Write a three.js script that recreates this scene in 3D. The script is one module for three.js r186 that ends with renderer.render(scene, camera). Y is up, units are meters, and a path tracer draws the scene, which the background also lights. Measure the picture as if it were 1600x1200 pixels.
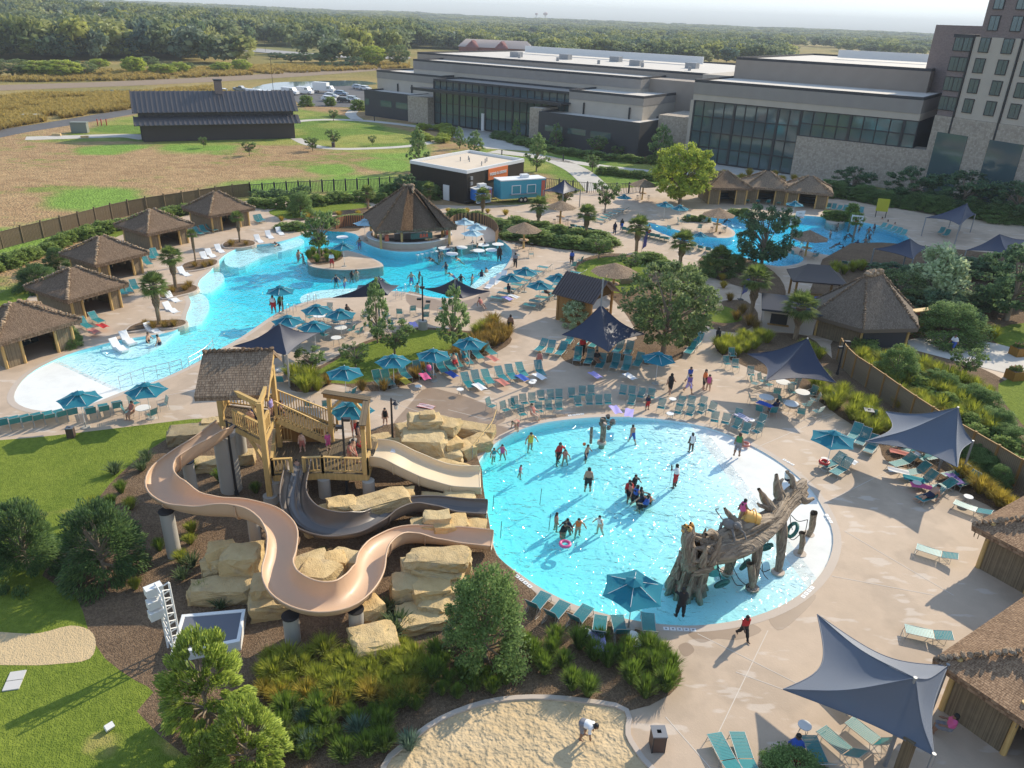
import * as THREE from 'three';
import { mergeGeometries, mergeVertices, toCreasedNormals } from 'three/addons/utils/BufferGeometryUtils.js';
import { MarchingCubes } from 'three/addons/objects/MarchingCubes.js';
import { ConvexGeometry } from 'three/addons/geometries/ConvexGeometry.js';
import { TextGeometry } from 'three/addons/geometries/TextGeometry.js';
import { FontLoader } from 'three/addons/loaders/FontLoader.js';

// ---------- camera, sky, sun, exposure ----------
const EYE = 26, PITCH = 25.46 * Math.PI / 180, ROLL = 2.1 * Math.PI / 180, FOCAL = 1210;
const scene = new THREE.Scene();
const camera = new THREE.PerspectiveCamera(2 * Math.atan(600 / FOCAL) * 180 / Math.PI, 4 / 3, 0.5, 9000);
{
  const f = new THREE.Vector3(0, -Math.sin(PITCH), -Math.cos(PITCH)), u = new THREE.Vector3(0, Math.cos(PITCH), -Math.sin(PITCH)), r = new THREE.Vector3(1, 0, 0);
  const cx = r.clone().multiplyScalar(Math.cos(ROLL)).addScaledVector(u, Math.sin(ROLL));
  const cy = r.clone().multiplyScalar(-Math.sin(ROLL)).addScaledVector(u, Math.cos(ROLL));
  camera.matrixAutoUpdate = true;
  camera.quaternion.setFromRotationMatrix(new THREE.Matrix4().makeBasis(cx, cy, f.clone().negate()));
  camera.position.set(0, EYE, 0);
}
const renderer = new THREE.WebGLRenderer();
renderer.toneMapping = THREE.LinearToneMapping;
renderer.toneMappingExposure = 1.13;
renderer.shadowMap.enabled = true;
const SUN_DIR = new THREE.Vector3(0.70, 0.58, -0.71).normalize();
const sun = new THREE.DirectionalLight(new THREE.Color(1.0, 0.885, 0.70), 5.0);
sun.position.copy(SUN_DIR).multiplyScalar(300).add(new THREE.Vector3(0, 0, -80));
sun.target.position.set(0, 0, -80); scene.add(sun.target);
sun.castShadow = true; sun.shadow.radius = 1.2;
sun.shadow.mapSize.set(4096, 4096);
Object.assign(sun.shadow.camera, { left: -170, right: 170, top: 170, bottom: -170, near: 10, far: 800 });
scene.add(sun);
{ // clear summer sky, whiter toward the horizon and round the sun
  const W = 256, H = 128, data = new Float32Array(W * H * 4);
  for (let j = 0; j < H; j++) for (let i = 0; i < W; i++) {
    const el = ((j + 0.5) / H - 0.5) * Math.PI, az = ((i + 0.5) / W - 0.5) * 2 * Math.PI;
    const x = Math.cos(az) * Math.cos(el), y = Math.sin(el), z = Math.sin(az) * Math.cos(el);
    const c = x * SUN_DIR.x + y * SUN_DIR.y + z * SUN_DIR.z, up = Math.max(0, y);
    const hz = Math.exp(-up * 5.5), glow = Math.pow(Math.max(0, c), 6) * 0.5 + Math.pow(Math.max(0, c), 60) * 1.2;
    const k = (j * W + i) * 4;
    let r = 0.33 + 0.95 * hz + glow, g = 0.51 + 0.86 * hz + glow * 0.97, b = 0.83 + 0.54 * hz + glow * 0.9;
    if (y < 0) { const t = Math.min(1, -y * 8); r += (0.2 - r) * t; g += (0.19 - g) * t; b += (0.16 - b) * t; }
    data[k] = r; data[k + 1] = g; data[k + 2] = b; data[k + 3] = 1;
  }
  const t = new THREE.DataTexture(data, W, H, THREE.RGBAFormat, THREE.FloatType);
  t.mapping = THREE.EquirectangularReflectionMapping; t.magFilter = THREE.LinearFilter; t.needsUpdate = true;
  scene.background = t; scene.environment = t; scene.environmentIntensity = 0.85; scene.backgroundIntensity = 1.0;
}
scene.fog = new THREE.FogExp2(new THREE.Color(0.86, 0.94, 1.0), 0.00019);

// ---------- small toolkit ----------
function mul(a) { return function () { a |= 0; a = a + 0x6D2B79F5 | 0; let t = Math.imul(a ^ a >>> 15, 1 | a); t = t + Math.imul(t ^ t >>> 7, 61 | t) ^ t; return ((t ^ t >>> 14) >>> 0) / 4294967296; }; }
const V = (x, y, z) => new THREE.Vector3(x, y, z), PI = Math.PI, sin = Math.sin, cos = Math.cos, lerp = (a, b, t) => a + (b - a) * t, clamp = (x, a, b) => Math.min(b, Math.max(a, x));
const sst = (a, b, x) => { const t = clamp((x - a) / (b - a), 0, 1); return t * t * (3 - 2 * t); };
// survey: sight lines of the photograph (1600 x 1200) met with level or upright planes of the place
function sight(px, py) {
  const u = px - 800, v = py - 600, a = u * cos(ROLL) + v * sin(ROLL), b = -u * sin(ROLL) + v * cos(ROLL);
  return V(a, -b * cos(PITCH) - FOCAL * sin(PITCH), b * sin(PITCH) - FOCAL * cos(PITCH));
}
function G(px, py, h = 0) { const d = sight(px, py); return d.multiplyScalar((h - EYE) / d.y).add(V(0, EYE, 0)); }
function heightAt(px, py, foot) { // height seen at row py above the ground point foot
  const d = sight(px, py), hd = Math.hypot(d.x, d.z), dist = Math.hypot(foot.x, foot.z); return EYE + d.y / hd * dist;
}
function onWall(px, py, o, dir) { // [along, height] where the sight line meets the upright plane through o along dir
  const d = sight(px, py), n = V(-dir.z, 0, dir.x), t = (o.x * n.x + o.z * n.z) / (d.x * n.x + d.z * n.z);
  return [(d.x * t - o.x) * dir.x + (d.z * t - o.z) * dir.z, EYE + d.y * t];
}
const pts = (s) => s.trim().split(/\s+/).map((p) => p.split(',').map(Number));
const gp = (s, h = 0) => pts(s).map(([x, y]) => G(x, y, h));

const used = new Map();
function numbered(n) { const k = used.get(n) ?? 0; used.set(n, k + 1); return k ? n + '_' + String(k).padStart(3, '0') : n; }
function tag(o, label, category, group) { o.userData = { label, category }; if (group) o.userData.group = group; return o; }
function thing(name, label, category, p = V(0, 0, 0), turn = 0, group) {
  const o = new THREE.Group(); o.name = numbered(name); o.position.copy(p); o.rotation.y = turn; tag(o, label, category, group); scene.add(o); return o;
}
function part(parent, name, geo, mat, label) { const m = new THREE.Mesh(geo, mat); m.name = name; m.castShadow = m.receiveShadow = true; parent.add(m); if (label) m.userData.label = label; return m; }
function struct(name, geo, mat) { const m = part(scene, numbered(name), geo, mat); m.userData.kind = 'structure'; return m; }
function single(name, geo, mat, label, category, p, turn = 0, group) { const m = part(scene, numbered(name), geo, mat); tag(m, label, category, group); if (p) m.position.copy(p); m.rotation.y = turn; return m; }
function dup(src, label, p, turn = 0, s = 1, group) {
  const c = src.clone(); c.name = numbered(src.userData.base ?? src.name.replace(/_\d{3}$/, '')); c.position.copy(p); c.rotation.y = turn; c.scale.setScalar(s); c.userData = { ...src.userData, label };
  if (group) c.userData.group = group; scene.add(c); return c;
}
function unplaced(o) { scene.remove(o); used.set(o.name, 0); return o; } // a pattern to clone from, not itself in the scene

const M4 = new THREE.Matrix4(), Q = new THREE.Quaternion(), E = new THREE.Euler();
function put(g, x = 0, y = 0, z = 0, rx = 0, ry = 0, rz = 0, s = 1) { g.applyMatrix4(new THREE.Matrix4().compose(V(x, y, z), new THREE.Quaternion().setFromEuler(new THREE.Euler(rx, ry, rz, 'YXZ')), typeof s === 'number' ? V(s, s, s) : s)); return g; }
function merge(list) {
  const a = list.filter(Boolean).map((g) => { const n = g.index ? g.toNonIndexed() : g; for (const k of Object.keys(n.attributes)) if (!['position', 'normal', 'uv', 'color'].includes(k)) n.deleteAttribute(k); if (!n.attributes.normal) n.computeVertexNormals(); if (!n.attributes.uv) n.setAttribute('uv', new THREE.BufferAttribute(new Float32Array(n.attributes.position.count * 2), 2)); return n; });
  const anyC = a.some((g) => g.attributes.color); if (anyC) for (const g of a) if (!g.attributes.color) g.setAttribute('color', new THREE.BufferAttribute(new Float32Array(g.attributes.position.count * 3).fill(1), 3));
  return a.length === 1 ? a[0] : mergeGeometries(a);
}
function bx(w, h, d, x = 0, y = 0, z = 0, ry = 0, rx = 0, rz = 0) {
  const g = new THREE.BoxGeometry(w, h, d), uv = g.attributes.uv, dims = [[d, h], [d, h], [w, d], [w, d], [w, h], [w, h]];
  for (let i = 0; i < 24; i++) { const k = dims[i >> 2]; uv.setXY(i, uv.getX(i) * k[0], uv.getY(i) * k[1]); }
  return put(g, x, y, z, rx, ry, rz);
}
function cyl(r0, r1, h, x = 0, y = 0, z = 0, n = 10, open = false) { // foot at y
  const g = new THREE.CylinderGeometry(r1, r0, h, n, 1, open), uv = g.attributes.uv; for (let i = 0; i < uv.count; i++) uv.setXY(i, uv.getX(i) * 2 * PI * r0, uv.getY(i) * h);
  return g.translate(x, y + h / 2, z);
}
function rod(a, b, r, n = 6, r2 = r) {
  const d = V().subVectors(b, a), L = d.length(), g = new THREE.CylinderGeometry(r2, r, L, n, 1), uv = g.attributes.uv; for (let i = 0; i < uv.count; i++) uv.setXY(i, uv.getX(i) * 2 * PI * r, uv.getY(i) * L);
  g.translate(0, L / 2, 0).applyQuaternion(new THREE.Quaternion().setFromUnitVectors(V(0, 1, 0), d.normalize())); return g.translate(a.x, a.y, a.z);
}
function beam(a, b, w, h) { // squared timber from a to b, upright section
  const d = V().subVectors(b, a), L = d.length(), g = bx(w, h, L), m = new THREE.Matrix4(), z = d.normalize(), up = Math.abs(z.y) > 0.95 ? V(1, 0, 0) : V(0, 1, 0), x = V().crossVectors(up, z).normalize(), y = V().crossVectors(z, x);
  m.makeBasis(x, y, z).setPosition(V().addVectors(a, b).multiplyScalar(0.5)); return g.applyMatrix4(m);
}
function tube(p, r, n = 6, seg, closed = false) { return new THREE.TubeGeometry(new THREE.CatmullRomCurve3(p, closed), seg ?? p.length * 4, r, n, closed); }
function worldUV(g, s = 1) { const p = g.attributes.position, uv = new Float32Array(p.count * 2); for (let i = 0; i < p.count; i++) { uv[2 * i] = p.getX(i) * s; uv[2 * i + 1] = -p.getZ(i) * s; } g.setAttribute('uv', new THREE.BufferAttribute(uv, 2)); return g; }
function shapeOf(p, holes = []) { const s = new THREE.Shape(p.map((q) => new THREE.Vector2(q.x, -q.z))); for (const h of holes) s.holes.push(new THREE.Path(h.map((q) => new THREE.Vector2(q.x, -q.z)))); return s; }
function sheet(p, y, holes = []) { const g = new THREE.ShapeGeometry(shapeOf(p, holes)); g.rotateX(-PI / 2).translate(0, y, 0); return worldUV(g); }
function slab(p, y0, y1, bevel = 0, holes = []) {
  const g = new THREE.ExtrudeGeometry(shapeOf(p, holes), { depth: y1 - y0 - 2 * bevel, bevelEnabled: bevel > 0, bevelSize: bevel, bevelThickness: bevel, bevelOffset: -bevel, bevelSegments: 2, curveSegments: 1 });
  return g.rotateX(-PI / 2).translate(0, y0 + bevel, 0);
}
function smooth(p, n = 4, closed = true) { const c = new THREE.CatmullRomCurve3(p, closed, 'centripetal'); return c.getPoints(p.length * n).slice(0, closed ? -1 : undefined); }
function offset(p, d) { // move a closed plan outline outwards (d > 0) or inwards
  let A = 0; p.forEach((q, i) => { const r = p[(i + 1) % p.length]; A += q.x * r.z - r.x * q.z; }); const s = A > 0 ? 1 : -1;
  return p.map((q, i) => { const a = p[(i + p.length - 1) % p.length], b = p[(i + 1) % p.length], t = V().subVectors(b, a).setY(0).normalize(); return V(q.x + t.z * s * d, q.y, q.z - t.x * s * d); });
}
function inside(p, x, z) { let c = false; for (let i = 0, j = p.length - 1; i < p.length; j = i++) if ((p[i].z > z) !== (p[j].z > z) && x < (p[j].x - p[i].x) * (z - p[i].z) / (p[j].z - p[i].z) + p[i].x) c = !c; return c; }
function edgeDist(p, x, z) { let m = 1e9; for (let i = 0, j = p.length - 1; i < p.length; j = i++) { const dx = p[i].x - p[j].x, dz = p[i].z - p[j].z, t = clamp(((x - p[j].x) * dx + (z - p[j].z) * dz) / (dx * dx + dz * dz), 0, 1); m = Math.min(m, Math.hypot(x - p[j].x - dx * t, z - p[j].z - dz * t)); } return m; }
function custom(verts, idx, uvs) { const g = new THREE.BufferGeometry(); g.setAttribute('position', new THREE.BufferAttribute(new Float32Array(verts), 3)); if (uvs) g.setAttribute('uv', new THREE.BufferAttribute(new Float32Array(uvs), 2)); if (idx) g.setIndex(idx); g.computeVertexNormals(); return g; }
function grid(nu, nv, f, closeU = false) { // surface f(u, v) -> point, with uv from running lengths
  const v = [], uv = [], ix = [];
  for (let j = 0; j <= nv; j++) for (let i = 0; i <= nu; i++) { const p = f(i / nu, j / nv); v.push(p.x, p.y, p.z); uv.push(p.u ?? i / nu, p.v ?? j / nv); }
  for (let j = 0; j < nv; j++) for (let i = 0; i < nu; i++) { const a = j * (nu + 1) + i; ix.push(a, a + 1, a + nu + 2, a, a + nu + 2, a + nu + 1); }
  return custom(v, ix, uv);
}

// ---------- noise and textures ----------
const hsh = (x, y, s) => { let h = Math.imul(x, 374761393) ^ Math.imul(y, 668265263) ^ Math.imul(s, 974634777); h = Math.imul(h ^ h >>> 13, 1274126177); return ((h ^ h >>> 16) >>> 0) / 4294967296; };
function vn(x, y, p, s) { // value noise, period p cells
  const ix = Math.floor(x), iy = Math.floor(y), fx = x - ix, fy = y - iy, a = fx * fx * (3 - 2 * fx), b = fy * fy * (3 - 2 * fy), m = (k) => ((k % p) + p) % p;
  const x0 = m(ix), x1 = m(ix + 1), y0 = m(iy), y1 = m(iy + 1);
  return lerp(lerp(hsh(x0, y0, s), hsh(x1, y0, s), a), lerp(hsh(x0, y1, s), hsh(x1, y1, s), a), b);
}
function fb(u, v, p, o = 4, s = 1, g = 0.5) { let t = 0, a = 1, n = 0; for (let i = 0; i < o; i++) { t += a * vn(u * p, v * p, p, s + i * 7); n += a; a *= g; p *= 2; } return t / n; }
function wfb(x, y, o = 4, s = 1) { let t = 0, a = 1, n = 0; for (let i = 0; i < o; i++) { t += a * vn(x, y, 1 << 20, s + i * 7); n += a; a *= 0.5; x *= 2; y *= 2; } return t / n; }
function cells(u, v, p, s) { // distance to nearest and second-nearest cell point, and the nearest cell's number
  const x = u * p, y = v * p, ix = Math.floor(x), iy = Math.floor(y); let d1 = 9, d2 = 9, id = 0; const m = (k) => ((k % p) + p) % p;
  for (let j = -1; j <= 1; j++) for (let i = -1; i <= 1; i++) { const cx = m(ix + i), cy = m(iy + j), dx = ix + i + 0.15 + 0.7 * hsh(cx, cy, s) - x, dy = iy + j + 0.15 + 0.7 * hsh(cx, cy, s + 3) - y, d = Math.hypot(dx, dy); if (d < d1) { d2 = d1; d1 = d; id = hsh(cx, cy, s + 9); } else if (d < d2) d2 = d; }
  return [d1, d2, id];
}
const enc = (c) => Math.round(255 * clamp(c <= 0.0031308 ? c * 12.92 : 1.055 * Math.pow(c, 1 / 2.4) - 0.055, 0, 1));
function colorTex(n, f, metres = 1, m = n) { // f(u, v) -> linear colour; metres covered by one repeat
  const d = new Uint8Array(n * m * 4); for (let j = 0; j < m; j++) for (let i = 0; i < n; i++) { const c = f((i + 0.5) / n, (j + 0.5) / m), k = (j * n + i) * 4; d[k] = enc(c[0]); d[k + 1] = enc(c[1]); d[k + 2] = enc(c[2]); d[k + 3] = 255; }
  return finishTex(new THREE.DataTexture(d, n, m, THREE.RGBAFormat), metres, THREE.SRGBColorSpace);
}
function valueTex(n, f, metres = 1, m = n) { const d = new Uint8Array(n * m * 4); for (let j = 0; j < m; j++) for (let i = 0; i < n; i++) { const c = clamp(f((i + 0.5) / n, (j + 0.5) / m), 0, 1) * 255, k = (j * n + i) * 4; d[k] = d[k + 1] = d[k + 2] = c; d[k + 3] = 255; } return finishTex(new THREE.DataTexture(d, n, m, THREE.RGBAFormat), metres, THREE.NoColorSpace); }
function finishTex(t, metres, cs) { t.wrapS = t.wrapT = THREE.RepeatWrapping; t.magFilter = THREE.LinearFilter; t.minFilter = THREE.LinearMipmapLinearFilter; t.generateMipmaps = true; t.colorSpace = cs; if (metres) { if (Array.isArray(metres)) t.repeat.set(1 / metres[0], 1 / metres[1]); else t.repeat.set(1 / metres, 1 / metres); } t.needsUpdate = true; return t; }
const rgb = (r, g, b) => new THREE.Color().setRGB(r, g, b);
const mix3 = (a, b, t) => [lerp(a[0], b[0], t), lerp(a[1], b[1], t), lerp(a[2], b[2], t)], sc3 = (a, k) => [a[0] * k, a[1] * k, a[2] * k];
function mat(c, rough = 0.8, o = {}) { return new THREE.MeshPhysicalMaterial({ color: Array.isArray(c) ? rgb(...c) : c, roughness: rough, ...o }); }
const leafy = (c, t = 0.35) => new THREE.MeshPhysicalMaterial({ color: rgb(...c), roughness: 0.9, transmission: t, thickness: 0, side: THREE.DoubleSide, specularIntensity: 0.3 });
const ORD = ['first', 'second', 'third', 'fourth', 'fifth', 'sixth', 'seventh', 'eighth', 'ninth', 'tenth', 'eleventh', 'twelfth', 'thirteenth', 'fourteenth', 'fifteenth', 'sixteenth', 'seventeenth', 'eighteenth', 'nineteenth', 'twentieth'];

// ---------- surfaces ----------
const fleck = (u, v, p, s) => hsh(Math.floor(u * p), Math.floor(v * p), s);
const T = {};
T.deck = colorTex(1024, (u, v) => {
  const a = fb(u, v, 5, 5, 3), b = fb(u, v, 40, 3, 8), sp = fleck(u, v, 1024, 5), st = sst(0.55, 0.70, fb(u, v, 9, 5, 21)), streak = sst(0.66, 0.74, fb(u, v * 3 % 1, 12, 4, 33));
  let c = mix3([0.45, 0.335, 0.235], [0.56, 0.43, 0.315], a); c = sc3(c, 0.92 + 0.14 * b + 0.05 * (sp - 0.5)); c = mix3(c, sc3(c, 0.74), st * 0.5); return mix3(c, [0.64, 0.56, 0.48], streak * 0.45);
}, 22);
T.deckB = valueTex(256, (u, v) => fb(u, v, 40, 4, 4), 3);
T.lawn = colorTex(1024, (u, v) => {
  const a = fb(u, v, 6, 4, 2), b = fb(u, v, 90, 3, 5), d = sst(0.62, 0.74, fb(u, v, 4, 4, 40)), st = fleck(u * 3 % 1, v, 512, 9);
  let c = mix3([0.10, 0.155, 0.02], [0.225, 0.265, 0.04], 0.55 * a + 0.45 * b); c = sc3(c, 0.75 + 0.5 * st * b + 0.1); return mix3(c, [0.42, 0.33, 0.12], d * 0.6);
}, 14);
T.lawnB = valueTex(512, (u, v) => 0.6 * fb(u, v, 100, 2, 6) + 0.4 * fb(u, v, 20, 2, 9), 4);
T.mulch = colorTex(512, (u, v) => { const [d1, d2, id] = cells(u, v * 0.999, 60, 4), a = fb(u, v, 6, 4, 7); let c = mix3([0.085, 0.055, 0.036], [0.25, 0.17, 0.105], id * 0.6 + a * 0.4); return sc3(c, 0.6 + 0.6 * sst(0, 0.3, d2 - d1)); }, 4);
T.mulchB = valueTex(512, (u, v) => { const [d1, , id] = cells(u, v, 60, 4); return id * 0.5 + 0.5 * (1 - d1); }, 4);
T.sand = colorTex(512, (u, v) => { const a = fb(u, v, 5, 5, 12), s = fleck(u, v, 512, 3); return sc3(mix3([0.46, 0.34, 0.19], [0.62, 0.48, 0.30], a), 0.93 + 0.12 * s); }, 6);
T.sandB = valueTex(1024, (u, v) => { const [d1] = cells(u + 0.02 * fb(u, v, 12, 2, 5), v + 0.02 * fb(u, v, 12, 2, 8), 22, 6); const w = fb(u, v, 14, 4, 51), k = fb(u, v, 34, 2, 61); return 0.45 * k + 0.4 * w + 0.15 * fb(u, v, 90, 2, 14); }, 7);
T.path = colorTex(512, (u, v) => sc3([0.50, 0.46, 0.40], 0.85 + 0.25 * fb(u, v, 8, 5, 9) + 0.06 * fleck(u, v, 512, 2)), 10);
T.asphalt = colorTex(512, (u, v) => sc3([0.11, 0.105, 0.105], 0.75 + 0.4 * fb(u, v, 6, 5, 19) + 0.2 * (fleck(u, v, 512, 2) - 0.5)), 12);
T.dry = colorTex(1024, (u, v) => { const a = fb(u, v, 7, 6, 3, 0.6), b = sst(0.45, 0.65, fb(u, v, 4, 4, 13)), c = fb(u, v, 120, 2, 33); let k = mix3([0.30, 0.22, 0.075], [0.40, 0.31, 0.13], a); k = mix3(k, [0.16, 0.17, 0.045], b * 0.45); return sc3(k, 0.7 + 0.55 * c); }, 90);
T.dryB = valueTex(512, (u, v) => fb(u, v, 60, 4, 6), 12);
T.thatch = colorTex(512, (u, v) => { const row = v * 26, k = Math.floor(row), f = row - k, col = Math.floor((u + hsh(k, 1, 5)) * 90), n = hsh(col, k, 7), fine = fb(u, v * 0.999, 120, 2, 3); let c = mix3([0.12, 0.085, 0.062], [0.34, 0.27, 0.20], n * 0.7 + fine * 0.3); return sc3(c, 0.8 + 0.35 * fb(u, v, 5, 3, 8) - 0.12 * (f > 0.85 ? 1 : 0)); }, 4);
T.thatchB = valueTex(512, (u, v) => { const row = v * 26, k = Math.floor(row), f = row - k, col = Math.floor((u + hsh(k, 1, 5)) * 90); return (1 - f) * 0.6 + 0.4 * hsh(col, k, 7); }, 4);
T.wood = colorTex(512, (u, v) => { const g = fb(u, v * 1, 6, 2, 3) * 0.5 + vn(u * 64 + 2 * fb(u, v, 4, 3, 9), v * 4, 64, 6) * 0.5; return mix3([0.40, 0.25, 0.085], [0.74, 0.50, 0.19], g); }, [0.6, 2.4]);
T.bamboo = colorTex(512, (u, v) => { const k = Math.floor(u * 70), n = hsh(k, 0, 4), f = u * 70 - k, j = fb(u, v, 8, 4, 2); return sc3(mix3([0.16, 0.115, 0.07], [0.40, 0.31, 0.19], n * 0.6 + j * 0.4), 0.72 + 0.5 * sin(f * PI) * 0.6); }, 2.2);
T.bambooB = valueTex(512, (u, v) => sin(((u * 70) % 1) * PI), 2.2);
T.rock = colorTex(1024, (u, v) => { const a = fb(u, v, 5, 6, 3, 0.55), b = fb(u, v * 1, 4, 5, 19), st = sst(0.5, 0.7, b), sp = fleck(u, v, 600, 5); let c = mix3([0.54, 0.39, 0.19], [0.74, 0.58, 0.33], a); c = mix3(c, [0.42, 0.34, 0.24], st * 0.5); return sc3(c, 0.9 + 0.2 * (sp - 0.5)); }, 3);
T.rockB = valueTex(1024, (u, v) => { const [d1, d2] = cells(u + 0.03 * fb(u, v, 9, 3, 2), v, 9, 7); return 0.7 * fb(u, v, 8, 6, 3, 0.6) + 0.08 * sst(0, 0.12, d2 - d1) + 0.22 * fb(u, v, 60, 3, 8); }, 3);
T.bark = colorTex(512, (u, v) => { const w = vn(u * 24 + 3 * fb(u, v, 6, 3, 4), v * 4, 24, 5), f = fb(u, v, 30, 3, 8); return mix3([0.13, 0.095, 0.065], [0.36, 0.29, 0.21], w * 0.7 + f * 0.3); }, 1.6);
T.barkB = valueTex(512, (u, v) => { const w = vn(u * 24 + 3 * fb(u, v, 6, 3, 4), v * 4, 24, 5); return sst(0.2, 0.6, w) * 0.8 + 0.2 * fb(u, v, 40, 2, 8); }, 1.6);
T.stone = colorTex(512, (u, v) => { const [d1, d2, id] = cells(u, v * 1, 22, 11); return sc3(mix3([0.31, 0.26, 0.205], [0.43, 0.37, 0.295], id), 0.75 + 0.3 * sst(0, 0.12, d2 - d1) + 0.08 * fleck(u, v, 400, 3)); }, 7);
T.brick = colorTex(512, (u, v) => { const r = Math.floor(v * 64), c = Math.floor(u * 24 + (r & 1) * 0.5), m = (v * 64 % 1) < 0.14; return m ? [0.19, 0.16, 0.15] : sc3([0.23, 0.18, 0.165], 0.85 + 0.3 * hsh(c, r, 3)); }, 5);
T.stucco = colorTex(256, (u, v) => sc3([1, 1, 1], 0.9 + 0.12 * fb(u, v, 6, 5, 3)), 9);
T.water = valueTex(1024, (u, v) => { // crossing wind ripples with sharp crests
  const wx = 0.012 * (fb(u, v, 8, 3, 31) - 0.5) * 8, wy = 0.012 * (fb(u, v, 8, 3, 37) - 0.5) * 8, ridge = (p, s) => 1 - Math.abs(2 * fb(u + wx, v + wy, p, 2, s) - 1);
  const calm = 0.35 + 0.9 * sst(0.3, 0.65, fb(u, v, 3, 3, 91)); return calm * 0.5 * Math.pow(ridge(18, 2), 2) + 0.3 * Math.pow(ridge(34, 12), 2) + 0.15 * fb(u, v, 70, 2, 5);
}, 11);
T.plaster = colorTex(512, (u, v) => sc3([1, 1, 1], 0.88 + 0.2 * fb(u, v, 8, 5, 23)), 5);
T.fabric = valueTex(128, (u, v) => 0.5 + 0.25 * sin(u * PI * 64) + 0.25 * sin(v * PI * 64), 0.4);
const M = {};
M.deck = mat([1, 1, 1], 0.78, { map: T.deck, bumpMap: T.deckB, bumpScale: 0.004 });
M.coping = mat([0.52, 0.43, 0.35], 0.75, { bumpMap: T.deckB, bumpScale: 0.004, map: T.stucco });
M.lawn = mat([1, 1, 1], 0.95, { map: T.lawn, bumpMap: T.lawnB, bumpScale: 0.07, specularIntensity: 0.2 });
M.mulch = mat([1, 1, 1], 0.95, { map: T.mulch, bumpMap: T.mulchB, bumpScale: 0.05, specularIntensity: 0.2 });
M.sand = mat([1, 1, 1], 0.95, { map: T.sand, bumpMap: T.sandB, bumpScale: 0.22, specularIntensity: 0.2 });
M.path = mat([1, 1, 1], 0.85, { map: T.path });
M.asphalt = mat([1, 1, 1], 0.85, { map: T.asphalt });
M.dry = mat([1, 1, 1], 0.95, { map: T.dry, bumpMap: T.dryB, bumpScale: 0.25, specularIntensity: 0.2 });
M.dirt = mat([0.27, 0.195, 0.13], 0.95, { map: T.stucco, bumpMap: T.dryB, bumpScale: 0.1 });
M.white = mat([0.78, 0.78, 0.76], 0.45); M.whiteDull = mat([0.74, 0.73, 0.70], 0.7);
M.black = mat([0.02, 0.02, 0.022], 0.5); M.darkMetal = mat([0.05, 0.05, 0.055], 0.45, { metalness: 0.5 });
M.steel = mat([0.62, 0.63, 0.65], 0.3, { metalness: 0.9 }); M.greyMetal = mat([0.30, 0.31, 0.32], 0.5, { metalness: 0.4 });
M.concrete = mat([0.42, 0.39, 0.34], 0.9, { map: T.stucco });
M.wood = mat([1, 1, 1], 0.65, { map: T.wood }); M.woodDark = mat([0.55, 0.45, 0.36], 0.75, { map: T.wood }); M.greyWood = mat([0.52, 0.50, 0.46], 0.85, { map: T.bamboo });
M.thatch = mat([0.86, 0.77, 0.70], 0.95, { map: T.thatch, bumpMap: T.thatchB, bumpScale: 0.05, specularIntensity: 0.2 });
M.thatchGrey = mat([1.15, 1.08, 1.0], 0.95, { map: T.thatch, bumpMap: T.thatchB, bumpScale: 0.05, specularIntensity: 0.2 });
M.thatchTan = mat([1.25, 1.05, 0.88], 0.95, { map: T.thatch, bumpMap: T.thatchB, bumpScale: 0.05, specularIntensity: 0.2 });
M.ridge = mat([1.7, 1.6, 1.45], 0.95, { map: T.thatch, bumpMap: T.thatchB, bumpScale: 0.06, specularIntensity: 0.2 });
M.bamboo = mat([1, 1, 1], 0.8, { map: T.bamboo, bumpMap: T.bambooB, bumpScale: 0.02 });
M.rock = mat([1, 1, 1], 0.9, { map: T.rock, bumpMap: T.rockB, bumpScale: 0.09, specularIntensity: 0.3 });
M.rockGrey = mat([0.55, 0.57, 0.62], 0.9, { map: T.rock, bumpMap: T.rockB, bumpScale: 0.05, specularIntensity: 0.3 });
M.bark = mat([1, 1, 1], 0.9, { map: T.bark, bumpMap: T.barkB, bumpScale: 0.03 });
M.stone = mat([1, 1, 1], 0.9, { map: T.stone }); M.brick = mat([1, 1, 1], 0.9, { map: T.brick });
M.stuccoBeige = mat([0.50, 0.44, 0.36], 0.9, { map: T.stucco }); M.stuccoBand = mat([0.31, 0.28, 0.25], 0.9, { map: T.stucco }); M.stuccoBrown = mat([0.34, 0.285, 0.235], 0.9, { map: T.stucco });
M.roofWhite = mat([0.62, 0.57, 0.50], 0.8, { map: T.stucco }); M.dark = mat([0.045, 0.045, 0.05], 0.6);
M.glass = mat([0.10, 0.15, 0.16], 0.06, { specularIntensity: 1, ior: 1.7, metalness: 0.25 });
M.water = new THREE.MeshPhysicalMaterial({ color: rgb(0.95, 0.99, 1), roughness: 0.09, transmission: 1, thickness: 0, ior: 1.33, bumpMap: T.water, bumpScale: 0.17, side: THREE.DoubleSide });
const waterBody = (r, g, b, d) => new THREE.MeshPhysicalMaterial({ color: 0xffffff, roughness: 0, transmission: 1, thickness: 1, ior: 1.33, attenuationColor: rgb(r, g, b), attenuationDistance: d, transparent: true, opacity: 0.0 });
M.plaster = mat([0.70, 0.86, 0.86], 0.7, { map: T.plaster }); M.plasterBlue = mat([0.36, 0.80, 0.86], 0.7, { map: T.plaster });
M.beach = mat([0.74, 0.74, 0.70], 0.75, { map: T.plaster });

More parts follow.
